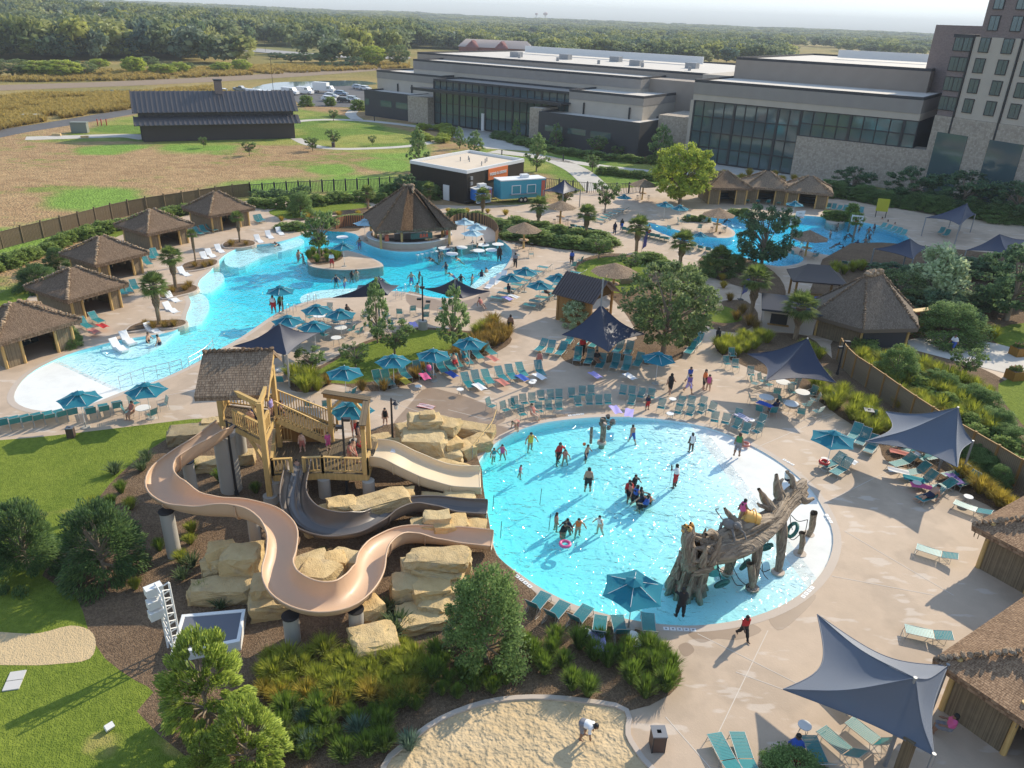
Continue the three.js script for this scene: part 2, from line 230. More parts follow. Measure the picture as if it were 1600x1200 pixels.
// ---------- pools ----------
const WATER = -0.14;
const roundPool = smooth(gp('745,728 757,708 788,683 838,663 900,654 960,651 1025,654 1090,664 1135,678 1182,700 1225,727 1263,760 1288,797 1302,835 1297,872 1272,910 1232,941 1180,963 1120,975 1070,978 1010,973 955,962 900,946 850,922 812,897 780,872 770,850 763,810 752,760'), 3);
const lagoon = smooth(gp('23,627 27,605 55,578 105,554 160,538 195,530 235,524 268,518 286,508 292,490 298,472 294,458 306,452 312,438 328,424 338,411 352,398 372,388 396,383 430,379 466,369 500,357 526,360 556,366 566,377 592,388 622,393 660,392 690,382 704,377 740,378 776,373 792,382 800,392 796,408 784,424 764,438 742,452 700,466 660,462 620,455 580,456 540,464 505,466 470,474 432,490 402,510 372,530 343,546 310,565 280,580 240,597 190,613 140,632 95,642 50,640'), 3);
const lazyPool = smooth(gp('1004,346 1022,350 1060,360 1098,369 1132,372 1146,369 1147,361 1132,352 1112,346 1106,341 1124,337 1150,338 1174,344 1200,343 1228,338 1262,337 1300,341 1352,348 1396,358 1420,372 1424,388 1392,399 1345,401 1300,399 1268,394 1240,384 1220,386 1222,394 1246,398 1256,404 1246,412 1216,416 1182,410 1150,401 1110,389 1062,375 1028,362 1008,352'), 3);
const isle = smooth(gp('480,408 486,396 505,390 540,391 575,401 596,411 598,416 575,420 540,422 505,420 485,416'), 3);
const deckEdge = gp('-300,700 -150,560 20,455 140,385 230,345 330,318 420,312 560,305 640,318 735,322 870,318 900,300 1000,292 1120,288 1300,300 1450,310 1600,330 1900,430 2100,900 1900,1500 700,1650 100,1600 -300,1200');
struct('pool_deck', sheet(deckEdge, 0, [roundPool, lagoon, lazyPool]), M.deck);
struct('deck_island', slab(isle, -1.2, 0.02, 0.05), M.deck);
function band(p, d0, d1, y, name, m) { // a strip that follows a closed outline, from offset d0 to d1
  const a = offset(p, d0), b = offset(p, d1), n = p.length, v = [], ix = []; for (let i = 0; i < n; i++) v.push(a[i].x, y, a[i].z, b[i].x, y, b[i].z);
  for (let i = 0; i < n; i++) { const j = (i + 1) % n; ix.push(2 * i, 2 * i + 1, 2 * j + 1, 2 * i, 2 * j + 1, 2 * j); } return struct(name, worldUV(custom(v, ix)), m);
}
function curtain(p, y0, y1) { const v = [], ix = [], uv = []; let L = 0; p.concat([p[0]]).forEach((q, i, a) => { if (i) L += q.distanceTo(a[i - 1]); v.push(q.x, y0, q.z, q.x, y1, q.z); uv.push(L, y0, L, y1); }); for (let i = 0; i < p.length; i++) ix.push(2 * i, 2 * i + 2, 2 * i + 3, 2 * i, 2 * i + 3, 2 * i + 1); return custom(v, ix, uv); }
function clip(p, nx, nz, c) { const o = []; p.forEach((a, i) => { const b = p[(i + 1) % p.length], da = nx * a.x + nz * a.z - c, db = nx * b.x + nz * b.z - c; if (da >= 0) o.push(a.clone()); if (da * db < 0) o.push(a.clone().lerp(b, da / (da - db))); }); return o; }
function floorOf(p, f) { const g = sheet(p, 0), q = g.attributes.position; for (let i = 0; i < q.count; i++) q.setY(i, f(q.getX(i), q.getZ(i))); g.computeVertexNormals(); return g; }
const dbl = (m) => { const c = m.clone(); c.side = THREE.DoubleSide; return c; };
for (const [p, nm] of [[roundPool, 'pool_coping'], [lagoon, 'pool_coping'], [lazyPool, 'pool_coping'], [isle, 'island_coping']]) band(p, nm === 'island_coping' ? -0.35 : -0.02, nm === 'island_coping' ? -0.02 : 0.42, nm === 'island_coping' ? 0.026 : 0.008, nm, M.coping);
{ // round splash pool: floor falls from the white beach on the right to the slides on the left
  const a = G(1100, 690), b = G(1205, 835), t = V().subVectors(b, a).normalize(), nx = -t.z, nz = t.x, s = (G(800, 800).x * nx + G(800, 800).z * nz) - (a.x * nx + a.z * nz) > 0 ? 1 : -1, c = (a.x * nx + a.z * nz) * s, NX = nx * s, NZ = nz * s;
  const deep = clip(roundPool, NX, NZ, c), dry = clip(roundPool, -NX, -NZ, -c);
  struct('pool_floor', floorOf(deep, (x, z) => WATER - 0.02 - 0.052 * (NX * x + NZ * z - c)), M.plaster);
  struct('pool_beach', floorOf(dry, (x, z) => Math.min(-0.012, WATER - 0.02 - 0.024 * (NX * x + NZ * z - c))), M.beach);
  struct('pool_wall', curtain(roundPool, -1.4, 0), dbl(M.plaster));
  struct('pool_water', slab(offset(roundPool, 0.05), -1.5, WATER - 0.004), waterBody(0.60, 0.955, 0.965, 0.9));
  struct('water_surface', sheet(roundPool, WATER), M.water);
}
{ // lagoon: white zero-depth entry at its left end, deep blue beyond
  const a = G(92, 562), b = G(262, 640), t = V().subVectors(b, a).normalize(), nx = -t.z, nz = t.x, s = (G(500, 440).x - a.x) * nx + (G(500, 440).z - a.z) * nz > 0 ? 1 : -1, NX = nx * s, NZ = nz * s, c = NX * a.x + NZ * a.z;
  const wet = clip(lagoon, NX, NZ, c), dry = clip(lagoon, -NX, -NZ, -c), k2 = c + 19, deep = clip(wet, NX, NZ, k2), slope = clip(wet, -NX, -NZ, -k2);
  struct('pool_floor', floorOf(deep, () => -1.1), M.plasterBlue);
  struct('pool_floor', floorOf(slope, (x, z) => lerp(WATER - 0.01, -1.1, (NX * x + NZ * z - c) / 19)), M.plaster);
  struct('pool_beach', floorOf(dry, (x, z) => Math.min(-0.012, WATER - 0.01 - 0.03 * (NX * x + NZ * z - c))), M.beach);
  struct('pool_wall', curtain(lagoon, -1.4, 0), dbl(M.plasterBlue));
  struct('pool_water', slab(offset(lagoon, 0.05), -1.5, WATER - 0.004), waterBody(0.42, 0.92, 0.955, 1.6));
  struct('water_surface', sheet(lagoon, WATER), M.water);
  struct('pool_wall', curtain(isle, -1.4, -0.02), dbl(M.plasterBlue));
  // shallow tanning ledges along the edges
  const ledge = (s) => struct('tanning_ledge', slab(smooth(gp(s), 3), -1.2, WATER - 0.1), M.plaster);
  ledge('160,538 195,530 235,524 268,518 300,500 270,520 245,540 205,556 165,552'); ledge('286,508 292,490 298,472 294,458 312,455 326,468 320,490 306,505');
  ledge('306,452 312,438 328,424 342,422 350,432 338,445 322,455'); ledge('352,398 372,388 396,383 432,378 440,388 405,400 372,415 355,412'); ledge('466,369 430,379 396,383 402,393 440,390 475,376');
  ledge('742,452 764,438 784,424 797,408 775,412 757,424 742,438 728,452'); ledge('505,466 540,464 580,456 575,448 530,448 490,452 470,460 474,471'); ledge('30,627 95,640 140,630 100,620 60,610');
}
struct('pool_floor', sheet(lazyPool, -1.1), M.plasterBlue); struct('pool_wall', curtain(lazyPool, -1.4, 0), dbl(M.plasterBlue));
struct('pool_water', slab(offset(lazyPool, 0.05), -1.5, WATER - 0.004), waterBody(0.34, 0.87, 0.95, 1.6)); struct('water_surface', sheet(lazyPool, WATER), M.water);

// ---------- ground outside the pool deck ----------
{
  const R = 5200, out = [V(-R, 0, 300), V(R, 0, 300), V(R, 0, -R), V(-R, 0, -R)];
  struct('ground', sheet(out, -0.06, [offset(deckEdge, -0.6)]), M.dry);
}
{ // burnt meadow, lawns and beds between the deck and the far buildings
  const fld = gp('-400,270 -150,235 0,205 120,190 215,170 330,168 460,160 570,172 680,196 840,215 1000,225 1100,232 1300,255 1460,285 1600,300 1600,332 1450,312 1300,302 1120,290 1000,294 900,302 870,320 735,324 640,320 560,307 420,314 330,320 230,347 140,387 20,457 -150,562 -400,700');
  const green = [gp('60,222 130,198 215,178 460,166 470,170 560,183 650,208 690,222 640,238 560,236 470,226 300,224 200,222'), gp('690,236 800,228 1000,255 1320,268 1450,295 1300,300 900,300 860,280')];
  const x0 = -150, x1 = 150, z0 = -280, z1 = -40, W = x1 - x0, H = z1 - z0;
  const spots = [[150, 310, 9], [20, 372, 8], [520, 265, 6], [600, 258, 7], [300, 232, 10], [180, 232, 8], [430, 300, 14], [560, 290, 12], [640, 238, 9], [90, 350, 5]].map(([a, b, r]) => [G(a, b), r]);
  const tx = colorTex(2048, (u, v) => {
    const x = x0 + u * W, z = z1 - v * H, a = wfb(x / 9, z / 9, 5, 3), b = wfb(x / 2.2, z / 1.2, 4, 9), f = wfb(x * 1.4, z * 1.4, 3, 17);
    let c = mix3([0.27, 0.165, 0.085], [0.41, 0.28, 0.145], b); c = mix3(c, [0.17, 0.20, 0.045], sst(0.52, 0.68, a * 0.6 + b * 0.4) * 0.8);
    let k = 0; for (const [q, r] of spots) k = Math.max(k, 1 - Math.hypot(x - q.x, (z - q.z) * 0.8) / r); c = mix3(c, [0.17, 0.27, 0.05], sst(0.1, 0.6, k + (a - 0.5) * 0.9));
    for (const p of green) { const d = edgeDist(p, x, z), s = inside(p, x, z) ? d : -d; c = mix3(c, mix3([0.13, 0.20, 0.035], [0.27, 0.27, 0.07], sst(0.4, 0.7, a)), sst(-2, 3, s + (a - 0.5) * 8)); }
    return sc3(c, 0.82 + 0.6 * f);
  }, 0, 1536);
  tx.repeat.set(1 / W, 1 / H); tx.offset.set(-x0 / W, z1 / H); tx.wrapS = tx.wrapT = THREE.ClampToEdgeWrapping;
  struct('field', sheet(fld, -0.03), mat([1, 1, 1], 0.95, { map: tx, bumpMap: T.dryB, bumpScale: 0.2, specularIntensity: 0.2 }));
}
function ribbon(p, w, y) { // a path of even width along ground points
  const c = new THREE.CatmullRomCurve3(p), n = p.length * 6, v = [], ix = []; for (let i = 0; i <= n; i++) { const q = c.getPoint(i / n), t = c.getTangent(i / n).setY(0).normalize(); v.push(q.x - t.z * w / 2, y, q.z + t.x * w / 2, q.x + t.z * w / 2, y, q.z - t.x * w / 2); if (i < n) { const k = 2 * i; ix.push(k, k + 1, k + 3, k, k + 3, k + 2); } }
  return worldUV(custom(v, ix));
}
const up = (m) => { const c = m.clone(); c.side = THREE.DoubleSide; return c; };
M.pathUp = up(M.path); M.asphaltUp = up(M.asphalt); M.dirtUp = up(M.dirt);
struct('road', ribbon(gp('-160,245 0,208 100,192 215,173 330,160 400,150'), 7.5, -0.02), M.asphaltUp);
struct('parking_lot', sheet(gp('375,152 420,136 565,131 585,147 578,168 470,166 455,150'), -0.015), M.asphalt);
struct('dirt_track', ribbon(gp('-120,142 0,137 200,130 400,120 600,106'), 18, -0.02), M.dirtUp);
struct('highway', ribbon(gp('300,66 400,79 520,88 640,92'), 26, 0.3), mat([0.34, 0.33, 0.32], 0.9, { side: THREE.DoubleSide }));
for (const [s, w] of [['462,216 485,226 520,232 570,232 640,228 690,219', 2.4], ['455,190 500,187 560,188 640,196 700,205 760,214', 3], ['770,236 850,246 895,262 925,285 945,310', 4.6], ['850,246 960,262 1080,272 1200,268', 3.2], ['40,216 110,214 200,212 232,216', 5], ['560,188 548,178 560,168', 3]]) struct('path', ribbon(gp(s), w, -0.008), M.pathUp);
struct('forecourt', sheet(gp('670,193 760,200 845,222 830,236 760,232 700,212'), -0.010), M.path); struct('forecourt', sheet(gp('1090,230 1200,252 1330,270 1420,280 1330,300 1200,278 1090,262'), -0.012), M.path);
struct('pond', sheet(smooth(gp('395,140 430,129 480,127 560,126 590,131 520,135 440,140'), 3), -0.012), mat([0.10, 0.16, 0.20], 0.05));
struct('pond', sheet(smooth(gp('90,147 150,141 250,140 300,142 240,146 150,149'), 3), -0.012), mat([0.10, 0.16, 0.20], 0.05));

// ---------- beds and lawns laid on the deck ----------
const lawnFront = smooth(gp('-330,680 -100,690 0,688 110,678 250,661 322,654 296,666 235,702 172,756 130,812 100,850 66,900 118,930 138,985 165,1030 212,1064 240,1082 214,1112 300,1190 330,1260 300,1500 -330,1300'), 2);
const bedSlides = smooth(gp('322,654 420,640 470,655 520,690 600,665 640,660 700,690 745,712 755,760 768,840 776,868 815,902 840,930 900,960 1000,985 1062,1045 1064,1062 1046,1086 978,1112 915,1098 830,1092 760,1100 690,1126 640,1162 605,1196 560,1290 330,1400 320,1260 300,1190 214,1112 240,1082 212,1064 165,1030 138,985 118,930 66,900 100,850 130,812 172,756 235,702 296,666'), 2);
const sandPit = smooth(gp('604,1200 640,1164 690,1128 760,1102 830,1094 915,1100 976,1114 977,1150 1000,1188 1040,1240 900,1330 640,1330'), 3);
struct('mulch_bed', sheet(bedSlides, 0.012), M.mulch);
struct('lawn', sheet(lawnFront, 0.018), M.lawn);
struct('bare_patch', sheet(smooth(gp('-60,985 0,988 60,990 110,978 140,985 150,1005 140,1030 90,1038 40,1040 -60,1030'), 3), 0.024), mat([0.58, 0.43, 0.24], 0.95, { map: T.stucco, bumpMap: T.lawnB, bumpScale: 0.05 }));
struct('sand_pit', (() => { const g = sheet(sandPit, 0.022); return g; })(), M.sand);
{ const c = sandPit.concat([sandPit[0]]); struct('sand_kerb', (() => { const g = curtain(offset(sandPit, 0.0), 0, 0.1), g2 = curtain(offset(sandPit, 0.22), 0, 0.1); const a = offset(sandPit, 0), b = offset(sandPit, 0.22), v = [], ix = []; a.forEach((q, i) => v.push(q.x, 0.1, q.z, b[i].x, 0.1, b[i].z)); a.forEach((q, i) => { const j = (i + 1) % a.length; ix.push(2 * i, 2 * i + 1, 2 * j + 1, 2 * i, 2 * j + 1, 2 * j); }); return merge([g, g2, custom(v, ix)]); })(), dbl(M.coping)); }
const bed = (s, y = 0.014, m = M.mulch, n = 'mulch_bed') => struct(n, sheet(smooth(gp(s), 3), y), m);
const lawn = (s, y = 0.02) => bed(s, y, M.lawn, 'lawn');
lawn('-160,560 20,448 110,393 190,352 262,332 300,322 296,334 262,345 200,363 150,385 100,402 60,438 40,470 -10,500 -60,560', 0.01);
bed('455,610 460,585 500,572 555,540 600,524 655,512 700,514 742,517 770,505 800,530 780,548 745,560 700,575 640,600 580,612 520,600 490,612', 0.012); lawn('486,590 520,566 560,543 602,527 655,515 700,518 738,522 724,540 690,556 640,570 600,592 540,600', 0.018);
bed('795,352 850,348 905,362 952,372 955,390 905,392 850,386 800,378', 0.012); bed('480,352 520,338 566,332 560,360 520,362', 0.012); bed('690,345 760,350 800,352 800,380 775,366 735,350', 0.012); bed('430,335 470,320 560,318 580,330 520,336 470,345', 0.012); lawn('420,330 480,320 560,316 580,322 520,331 450,342', 0.016);
bed('896,418 925,400 970,396 1020,408 1060,425 1110,455 1118,480 1090,520 1050,560 1010,560 990,510 960,470 930,450', 0.010); lawn('900,420 930,404 985,402 1012,412 1010,435 985,455 955,458 925,440', 0.016);
bed('1098,400 1150,400 1195,415 1225,445 1220,470 1180,455 1130,440 1100,425', 0.012); bed('1105,500 1130,470 1165,470 1185,500 1150,520 1110,512', 0.012); lawn('1098,497 1128,478 1146,484 1160,500 1130,505', 0.018);
bed('870,545 900,525 960,540 1015,525 1060,540 1065,560 1010,570 990,562 900,572', 0.012);
bed('1120,548 1150,525 1200,520 1260,525 1300,560 1400,640 1480,690 1560,760 1640,830 1640,900 1560,800 1500,770 1440,740 1385,720 1370,690 1310,650 1240,600 1170,575', 0.010);
bed('1300,560 1330,510 1420,520 1500,560 1580,600 1700,720 1700,860 1560,755 1480,685 1400,635', 0.014); bed('1280,500 1330,380 1500,390 1700,420 1700,560 1600,545 1520,535 1430,515 1340,520', 0.012);
lawn('1560,600 1640,585 1750,640 1750,760 1640,700 1590,655', 0.022); lawn('1540,520 1700,500 1700,560 1600,555', 0.02);
struct('path', sheet(gp('1418,532 1470,520 1560,538 1700,575 1700,610 1600,590 1500,566 1420,545'), 0.026), M.path);
for (const s of ['200,520 240,514 270,514 290,508 286,502 262,502 225,505 205,512', '255,468 285,462 305,456 308,450 290,445 262,448 250,458', '288,425 318,421 338,414 336,407 310,408 288,414', '352,388 376,388 397,384 395,378 372,376 352,380']) { const p = smooth(gp(s), 3); struct('planter_kerb', slab(offset(p, 0.2), -1.2, 0.14, 0.03), M.coping); struct('planter_soil', sheet(p, 0.15), M.mulch); }
bed('482,406 488,397 505,392 530,394 535,404 515,412 495,414', 0.034);
for (const s of ['612,668 640,632 668,606 700,612 735,622 775,640 790,655 770,668 750,690 720,660 690,648 650,650', '770,664 800,668 840,655 900,646 900,651 850,660 800,676 775,690', '1075,990 1100,984 1140,982 1175,975 1190,985 1150,1000 1120,998 1095,1004', '1060,1010 1075,1004 1085,1016 1070,1026', '640,455 700,472 740,466 760,450 766,458 740,478 690,486 640,476', '1200,962 1240,950 1262,930 1275,930 1250,962 1215,985']) struct('wet_deck', sheet(smooth(gp(s), 4), 0.0035), mat([0.60, 0.56, 0.53], 0.45, { map: T.deck }));
// joints cut across the concrete
for (const s of ['1200,985 1120,1150', '1150,1050 1450,1160', '590,622 660,645', '1010,600 1100,640', '1300,780 1420,720', '800,480 900,430', '1300,900 1460,930', '960,380 1010,360', '1090,990 1330,1110', '1040,1120 1110,1200', '1320,830 1490,930', '1240,660 1330,640', '700,640 760,655', '640,480 740,510', '860,420 960,400', '40,660 300,610', '700,590 880,560', '1180,700 1320,640', '330,600 420,560']) { const [a, b] = gp(s, 0.006); struct('deck_joint', beam(a, b, 0.035, 0.004), mat([0.62, 0.55, 0.47], 0.8)); }

// ---------- buildings ----------
const font = await new FontLoader().loadAsync('fonts/droid/droid_sans_bold.typeface.json');
function text3(s, size, depth, mt, parent, name, x, y, z, ry = 0) { const g = new TextGeometry(s, { font, size, depth, curveSegments: 3 }); g.computeBoundingBox(); g.translate(-(g.boundingBox.max.x + g.boundingBox.min.x) / 2, 0, 0); const m = part(parent, name, g, mt); m.position.set(x, y, z); m.rotation.y = ry; return m; }
const dirOf = (deg) => V(cos(deg * PI / 180), 0, sin(deg * PI / 180));
// a frame standing on the plane through pixel foot o along dir: x runs along it, z out of it toward the viewer
function wallFrame(name, label, cat, o, dir, out = V(-dir.z, 0, dir.x)) {
  const g = thing(name, label, cat, o); g.rotation.y = Math.atan2(-dir.z, dir.x); g.userData.o = undefined; return g;
}
const C36 = dirOf(36);
const convO = G(642, 190);
const conv = wallFrame('convention_center', 'long beige and dark glass convention center with flat pale roofs', 'building', convO, C36);
const W = (px, py, t = 0) => onWall(px, py, convO.clone().addScaledVector(V(-C36.z, 0, C36.x), t), C36); // t metres in front
function box3(parent, name, x0, x1, y0, y1, z0, z1, m) { return part(parent, name, bx(x1 - x0, y1 - y0, z1 - z0, (x0 + x1) / 2, (y0 + y1) / 2, (z0 + z1) / 2), m); }
function mullions(parent, x0, x1, y0, y1, z, dx, dy, m = M.darkMetal, w = 0.12, gl = M.glass, pane = 'pane') { // panes one by one with bars between
  const nx = Math.max(1, Math.round((x1 - x0) / dx)), ny = Math.max(1, Math.round((y1 - y0) / dy)), pw = (x1 - x0) / nx, ph = (y1 - y0) / ny, pg = bx(pw - w, ph - w, 0.06), list = [];
  for (let i = 0; i < nx; i++) for (let j = 0; j < ny; j++) part(parent, pane, pg, gl).position.set(x0 + (i + 0.5) * pw, y0 + (j + 0.5) * ph, z);
  for (let i = 0; i <= nx; i++) list.push(bx(w * (i % 4 ? 1 : 4), y1 - y0, 0.3, x0 + i * pw, (y0 + y1) / 2, z + 0.07)); for (let j = 0; j <= ny; j++) list.push(bx(x1 - x0, w * 1.6, 0.24, (x0 + x1) / 2, y0 + j * ph, z + 0.09));
  part(parent, 'window_frame', merge(list), m);
}
{
  const a = (px, py, t = 0) => W(px, py, t);
  const roof = (x0, x1, y, z0, z1, m = M.roofWhite) => { box3(conv, 'roof', x0 + 0.35, x1 - 0.35, y, y + 0.12, z0 + 0.35, z1 - 0.35, m); part(conv, 'parapet', merge([bx(x1 - x0, 0.5, 0.3, (x0 + x1) / 2, y + 0.26, z1 - 0.15), bx(x1 - x0, 0.5, 0.3, (x0 + x1) / 2, y + 0.26, z0 + 0.15), bx(0.3, 0.5, z1 - z0 - 0.6, x0 + 0.15, y + 0.26, (z0 + z1) / 2), bx(0.3, 0.5, z1 - z0 - 0.6, x1 - 0.15, y + 0.26, (z0 + z1) / 2)]), M.dark); };
  const vol = (n, x0, x1, y1, z0, z1, m, y0 = 0) => { box3(conv, n, x0, x1, y0, y1, z0, z1, m); roof(x0, x1, y1, z0, z1); };
  // lowest dark wing on the left, with the stone pier
  const dL = a(569, 145)[0], dT = a(569, 143)[1], pL = a(641, 150)[0], pR = a(668, 150, 1)[0], pT = a(641, 149)[1];
  vol('dark_wing', dL, pL, dT, -16, 0, M.dark);
  for (const [p, q] of [[571, 577], [595, 612], [619, 637]]) box3(conv, 'window', a(p, 160)[0], a(q, 160)[0], dT - 3.2, dT - 1.7, -0.1, 0.08, M.glass);
  box3(conv, 'stone_pier', pL + 0.01, pR, 0, pT, -8, 1, M.stone);
  // pale hall behind the wing
  const wL = a(589, 115, -7)[0], wT = a(589, 112, -7)[1], wR = a(690, 120, -7)[0];
  box3(conv, 'hall_wall', wL, wR, 0, wT - 1.6, -34, -7, M.stuccoBeige); vol('hall_band', wL - 0.05, wR, wT, -34.05, -6.9, M.stuccoBand, wT - 1.6);
  for (const p of [622, 644]) part(conv, 'downpipe', bx(0.35, wT - 2.5, 0.2, a(p, 130, -7)[0], (wT - 2.5) / 2, -6.8), M.black);
  // great hall: pale tier with grey band, taller brown tier behind
  const gL = a(646, 96, -12)[0], gT = a(646, 95, -12)[1], gR = a(1002, 125, -12)[0];
  box3(conv, 'hall_wall', gL, gR, 0, gT - 2, -30, -12, M.stuccoBeige); vol('hall_band', gL - 0.05, gR + 0.05, gT, -30.05, -11.9, M.stuccoBand, gT - 2);
  const hL = a(652, 85, -24)[0], hT = a(652, 84, -24)[1] , hR = a(1150, 113, -24)[0];
  vol('upper_hall', hL, hR, hT, -78, -24, M.stuccoBrown);
  box3(conv, 'roof_screen', a(820, 84, -62)[0], a(1098, 98, -62)[0], hT + 0.5, hT + 2.4, -62.4, -62, M.whiteDull);
  // entrance glass front with canopy and white columns
  const eL = pR + 0.02, eR = a(888, 165)[0], eT = a(672, 125)[1];
  mullions(conv, eL, eR, 0.3, eT - 0.2, -1.6, 2.1, 2.6); box3(conv, 'glass_hall', eL, eR, 0, eT - 0.2, -12, -1.8, M.dark); roof(eL, eR, eT - 0.2, -12, -1.2, M.stuccoBand);
  const cY = a(700, 142)[1]; part(conv, 'canopy', merge([bx(eR - eL + 4, 0.35, 4.2, (eL + eR) / 2 - 2, cY, 0.6), bx(eR - eL + 4, 0.7, 0.25, (eL + eR) / 2 - 2, cY, 2.8)]), M.darkMetal);
  for (const [p, y] of [[681, 188], [719, 196], [755, 204], [799, 206]]) { const q = G(p, y), l = conv.worldToLocal ? (conv.updateMatrixWorld(), conv.worldToLocal(q.clone())) : q; part(conv, 'column', cyl(0.55, 0.55, heightAt(p, y - 27, q), l.x, 0, l.z, 14), M.white); }
  // black block with small pale hall above
  const bo = 6, bL = a(842, 178, bo)[0], bT = a(846, 178, bo)[1], bR = a(1000, 195, bo)[0];
  vol('dark_wing', bL, bR, bT, -8, bo, M.dark); for (const [p, q] of [[852, 880], [888, 916], [924, 956]]) box3(conv, 'window', a(p, 195, bo)[0], a(q, 195, bo)[0], bT - 3.4, bT - 2.2, bo - 0.1, bo + 0.08, M.glass);
  box3(conv, 'stone_pier', bL - 3.2, bL - 0.02, 0, bT + 1, -8, bo - 1, M.stone);
  const sL = a(890, 145, -1)[0], sT = a(890, 143, -1)[1], sR = a(1006, 155, -1)[0];
  box3(conv, 'hall_wall', sL, sR, 0, sT - 1.5, -22, -1, M.stuccoBeige); vol('hall_band', sL - 0.05, sR + 0.05, sT, -22.05, -0.9, M.stuccoBand, sT - 1.5);
  for (const p of [913, 985]) part(conv, 'downpipe', bx(0.35, sT - 2, 0.2, a(p, 165, -1)[0], (sT - 2) / 2, -0.8), M.black);
  box3(conv, 'stone_link', bR + 0.02, a(1085, 200)[0], 0, a(1040, 182)[1], -14, -2, M.stone); box3(conv, 'doorway', a(1010, 200, -2)[0], a(1030, 200, -2)[0], 0, 5, -2.1, -1.9, M.black);
  box3(conv, 'grey_hall', gR - 2, a(1090, 150)[0], 0, hT - 1, -60, -16, M.stuccoBrown);
  // right hall: beige over a long glass front, stone wall under the far half
  const ro = 0, rL = a(1086, 130, ro)[0], rT = a(1086, 128, ro)[1], rR = a(1442, 164, ro)[0], gt = a(1089, 157, ro)[1], mX = a(1248, 200, ro)[0], gb = a(1250, 212, ro)[1];
  box3(conv, 'hall_wall', rL, rR, gt, rT - 2.2, -30, ro, M.stuccoBeige); vol('hall_band', rL - 0.05, rR, rT, -30.05, ro + 0.1, M.stuccoBand, rT - 2.2);
  box3(conv, 'glass_hall', rL, rR, 0, gt, -30, ro - 0.5, M.dark); mullions(conv, rL + 0.3, mX, 0.2, gt, ro - 0.2, 2.2, 2.7); mullions(conv, mX, rR, gb, gt, ro - 0.2, 2.2, 2.7); box3(conv, 'stone_wall', mX, rR + 3, 0, gb - 0.05, -4, ro + 0.05, M.stone); box3(conv, 'corner_pier', rL - 0.4, rL + 0.28, 0, gt, -12, ro + 0.06, M.stuccoBeige);
  for (let i = 0; i < 7; i++) part(conv, 'roof_unit', merge([bx(3, 1.4, 2.2, gL + 14 + i * 13, hT + 0.8, -40 - (i % 3) * 6), cyl(0.4, 0.4, 1, gL + 18 + i * 13, hT + 0.1, -36, 8)]), M.greyMetal);
  const uL = a(1150, 95, -18)[0], uT = a(1152, 93, -18)[1], uR = a(1456, 108, -18)[0]; vol('upper_hall', uL, uR, uT, -70, -18, M.stuccoBrown); box3(conv, 'roof_screen', a(1308, 92, -50)[0], a(1452, 98, -50)[0], uT + 0.5, uT + 2.2, -50.4, -50, M.whiteDull);
  box3(conv, 'link_wall', hR - 6, uL + 2, 0, a(1130, 118, -20)[1], -50, -20, M.stuccoBeige);
}
{ // hotel tower on the right: stone base, brick and cream bays, dark drain seams
  const dir = dirOf(62), o = G(1432, 300), h = wallFrame('hotel_tower', 'tall hotel tower of brick and cream over a stone base', 'building', o, dir), a = (x, y) => onWall(x, y, o, dir);
  const yS = a(1437, 176)[1], yB = a(1466, 57)[1], s1 = a(1488, 190)[0], s2 = a(1560, 195)[0], R = 23, yC = yB + 0.2, Z = -16;
  const yTop = 46, win = bx(1.5, 2.0, 0.16), fr = merge([bx(1.7, 0.12, 0.2, 0, 1.05, 0), bx(1.7, 0.12, 0.2, 0, -1.05, 0), bx(0.12, 2.2, 0.2, 0.8, 0, 0), bx(0.12, 2.2, 0.2, -0.8, 0, 0), bx(0.06, 2, 0.2, 0.1, 0, 0)]);
  const bay = (x0, x1, n, y0, y1, m, zz, rows) => { box3(h, 'wall', x0, x1, y0, y1, Z, zz, m); for (let r = 0; r < rows; r++) for (let i = 0; i < n; i++) { const w = part(h, 'window', fr, M.darkMetal); w.position.set(x0 + (i + 0.5) * (x1 - x0) / n, y0 + 2.0 + r * 3.05, zz + 0.04); part(w, 'pane', win, M.glass); } };
  box3(h, 'stone_base', -0.1, R, 0, yS - 0.02, Z, 0.12, M.stone); for (let i = 0; i < 2; i++) { const x = 1.2 + i * 9.4; box3(h, 'window', x, x + 5.6, 0.5, yS - 2.6, 0.1, 0.22, M.glass); }
  bay(0, s1 - 0.15, 2, yS, yB, M.brick, -0.1, 4); bay(s1 + 0.15, s2 - 0.15, 2, yS, yC, M.stuccoBeige, 0, 4);
  for (let i = 0; i < 1; i++) { const x0 = s2 + 0.15 + i * 11; bay(x0, x0 + 10.7, 3, yS, yC, i % 2 ? M.brick : M.stuccoBeige, i % 2 ? -0.1 : 0, 4); }
  const u0 = s1 + 0.6; bay(u0, u0 + 11, 3, yC + 0.02, yTop, M.brick, -0.3, 6); bay(u0 + 11.3, R, 2, yC + 0.02, yTop, M.brick, -0.5, 6);
  for (const x of [s1, s2]) part(h, 'drain_seam', bx(0.28, yC, 0.3, x, yC / 2, 0.05), M.black); box3(h, 'roof', u0 - 0.4, R, yTop, yTop + 0.8, Z, 0.1, M.dark); box3(h, 'roof', -0.3, u0 - 0.42, yB, yB + 0.5, Z, 0.2, M.dark);
  // the long wing of the same hotel that shades this end of the grounds
  box3(h, 'wing', -16, R, 0.01, 27, Z - 34, Z - 0.02, M.brick);
}
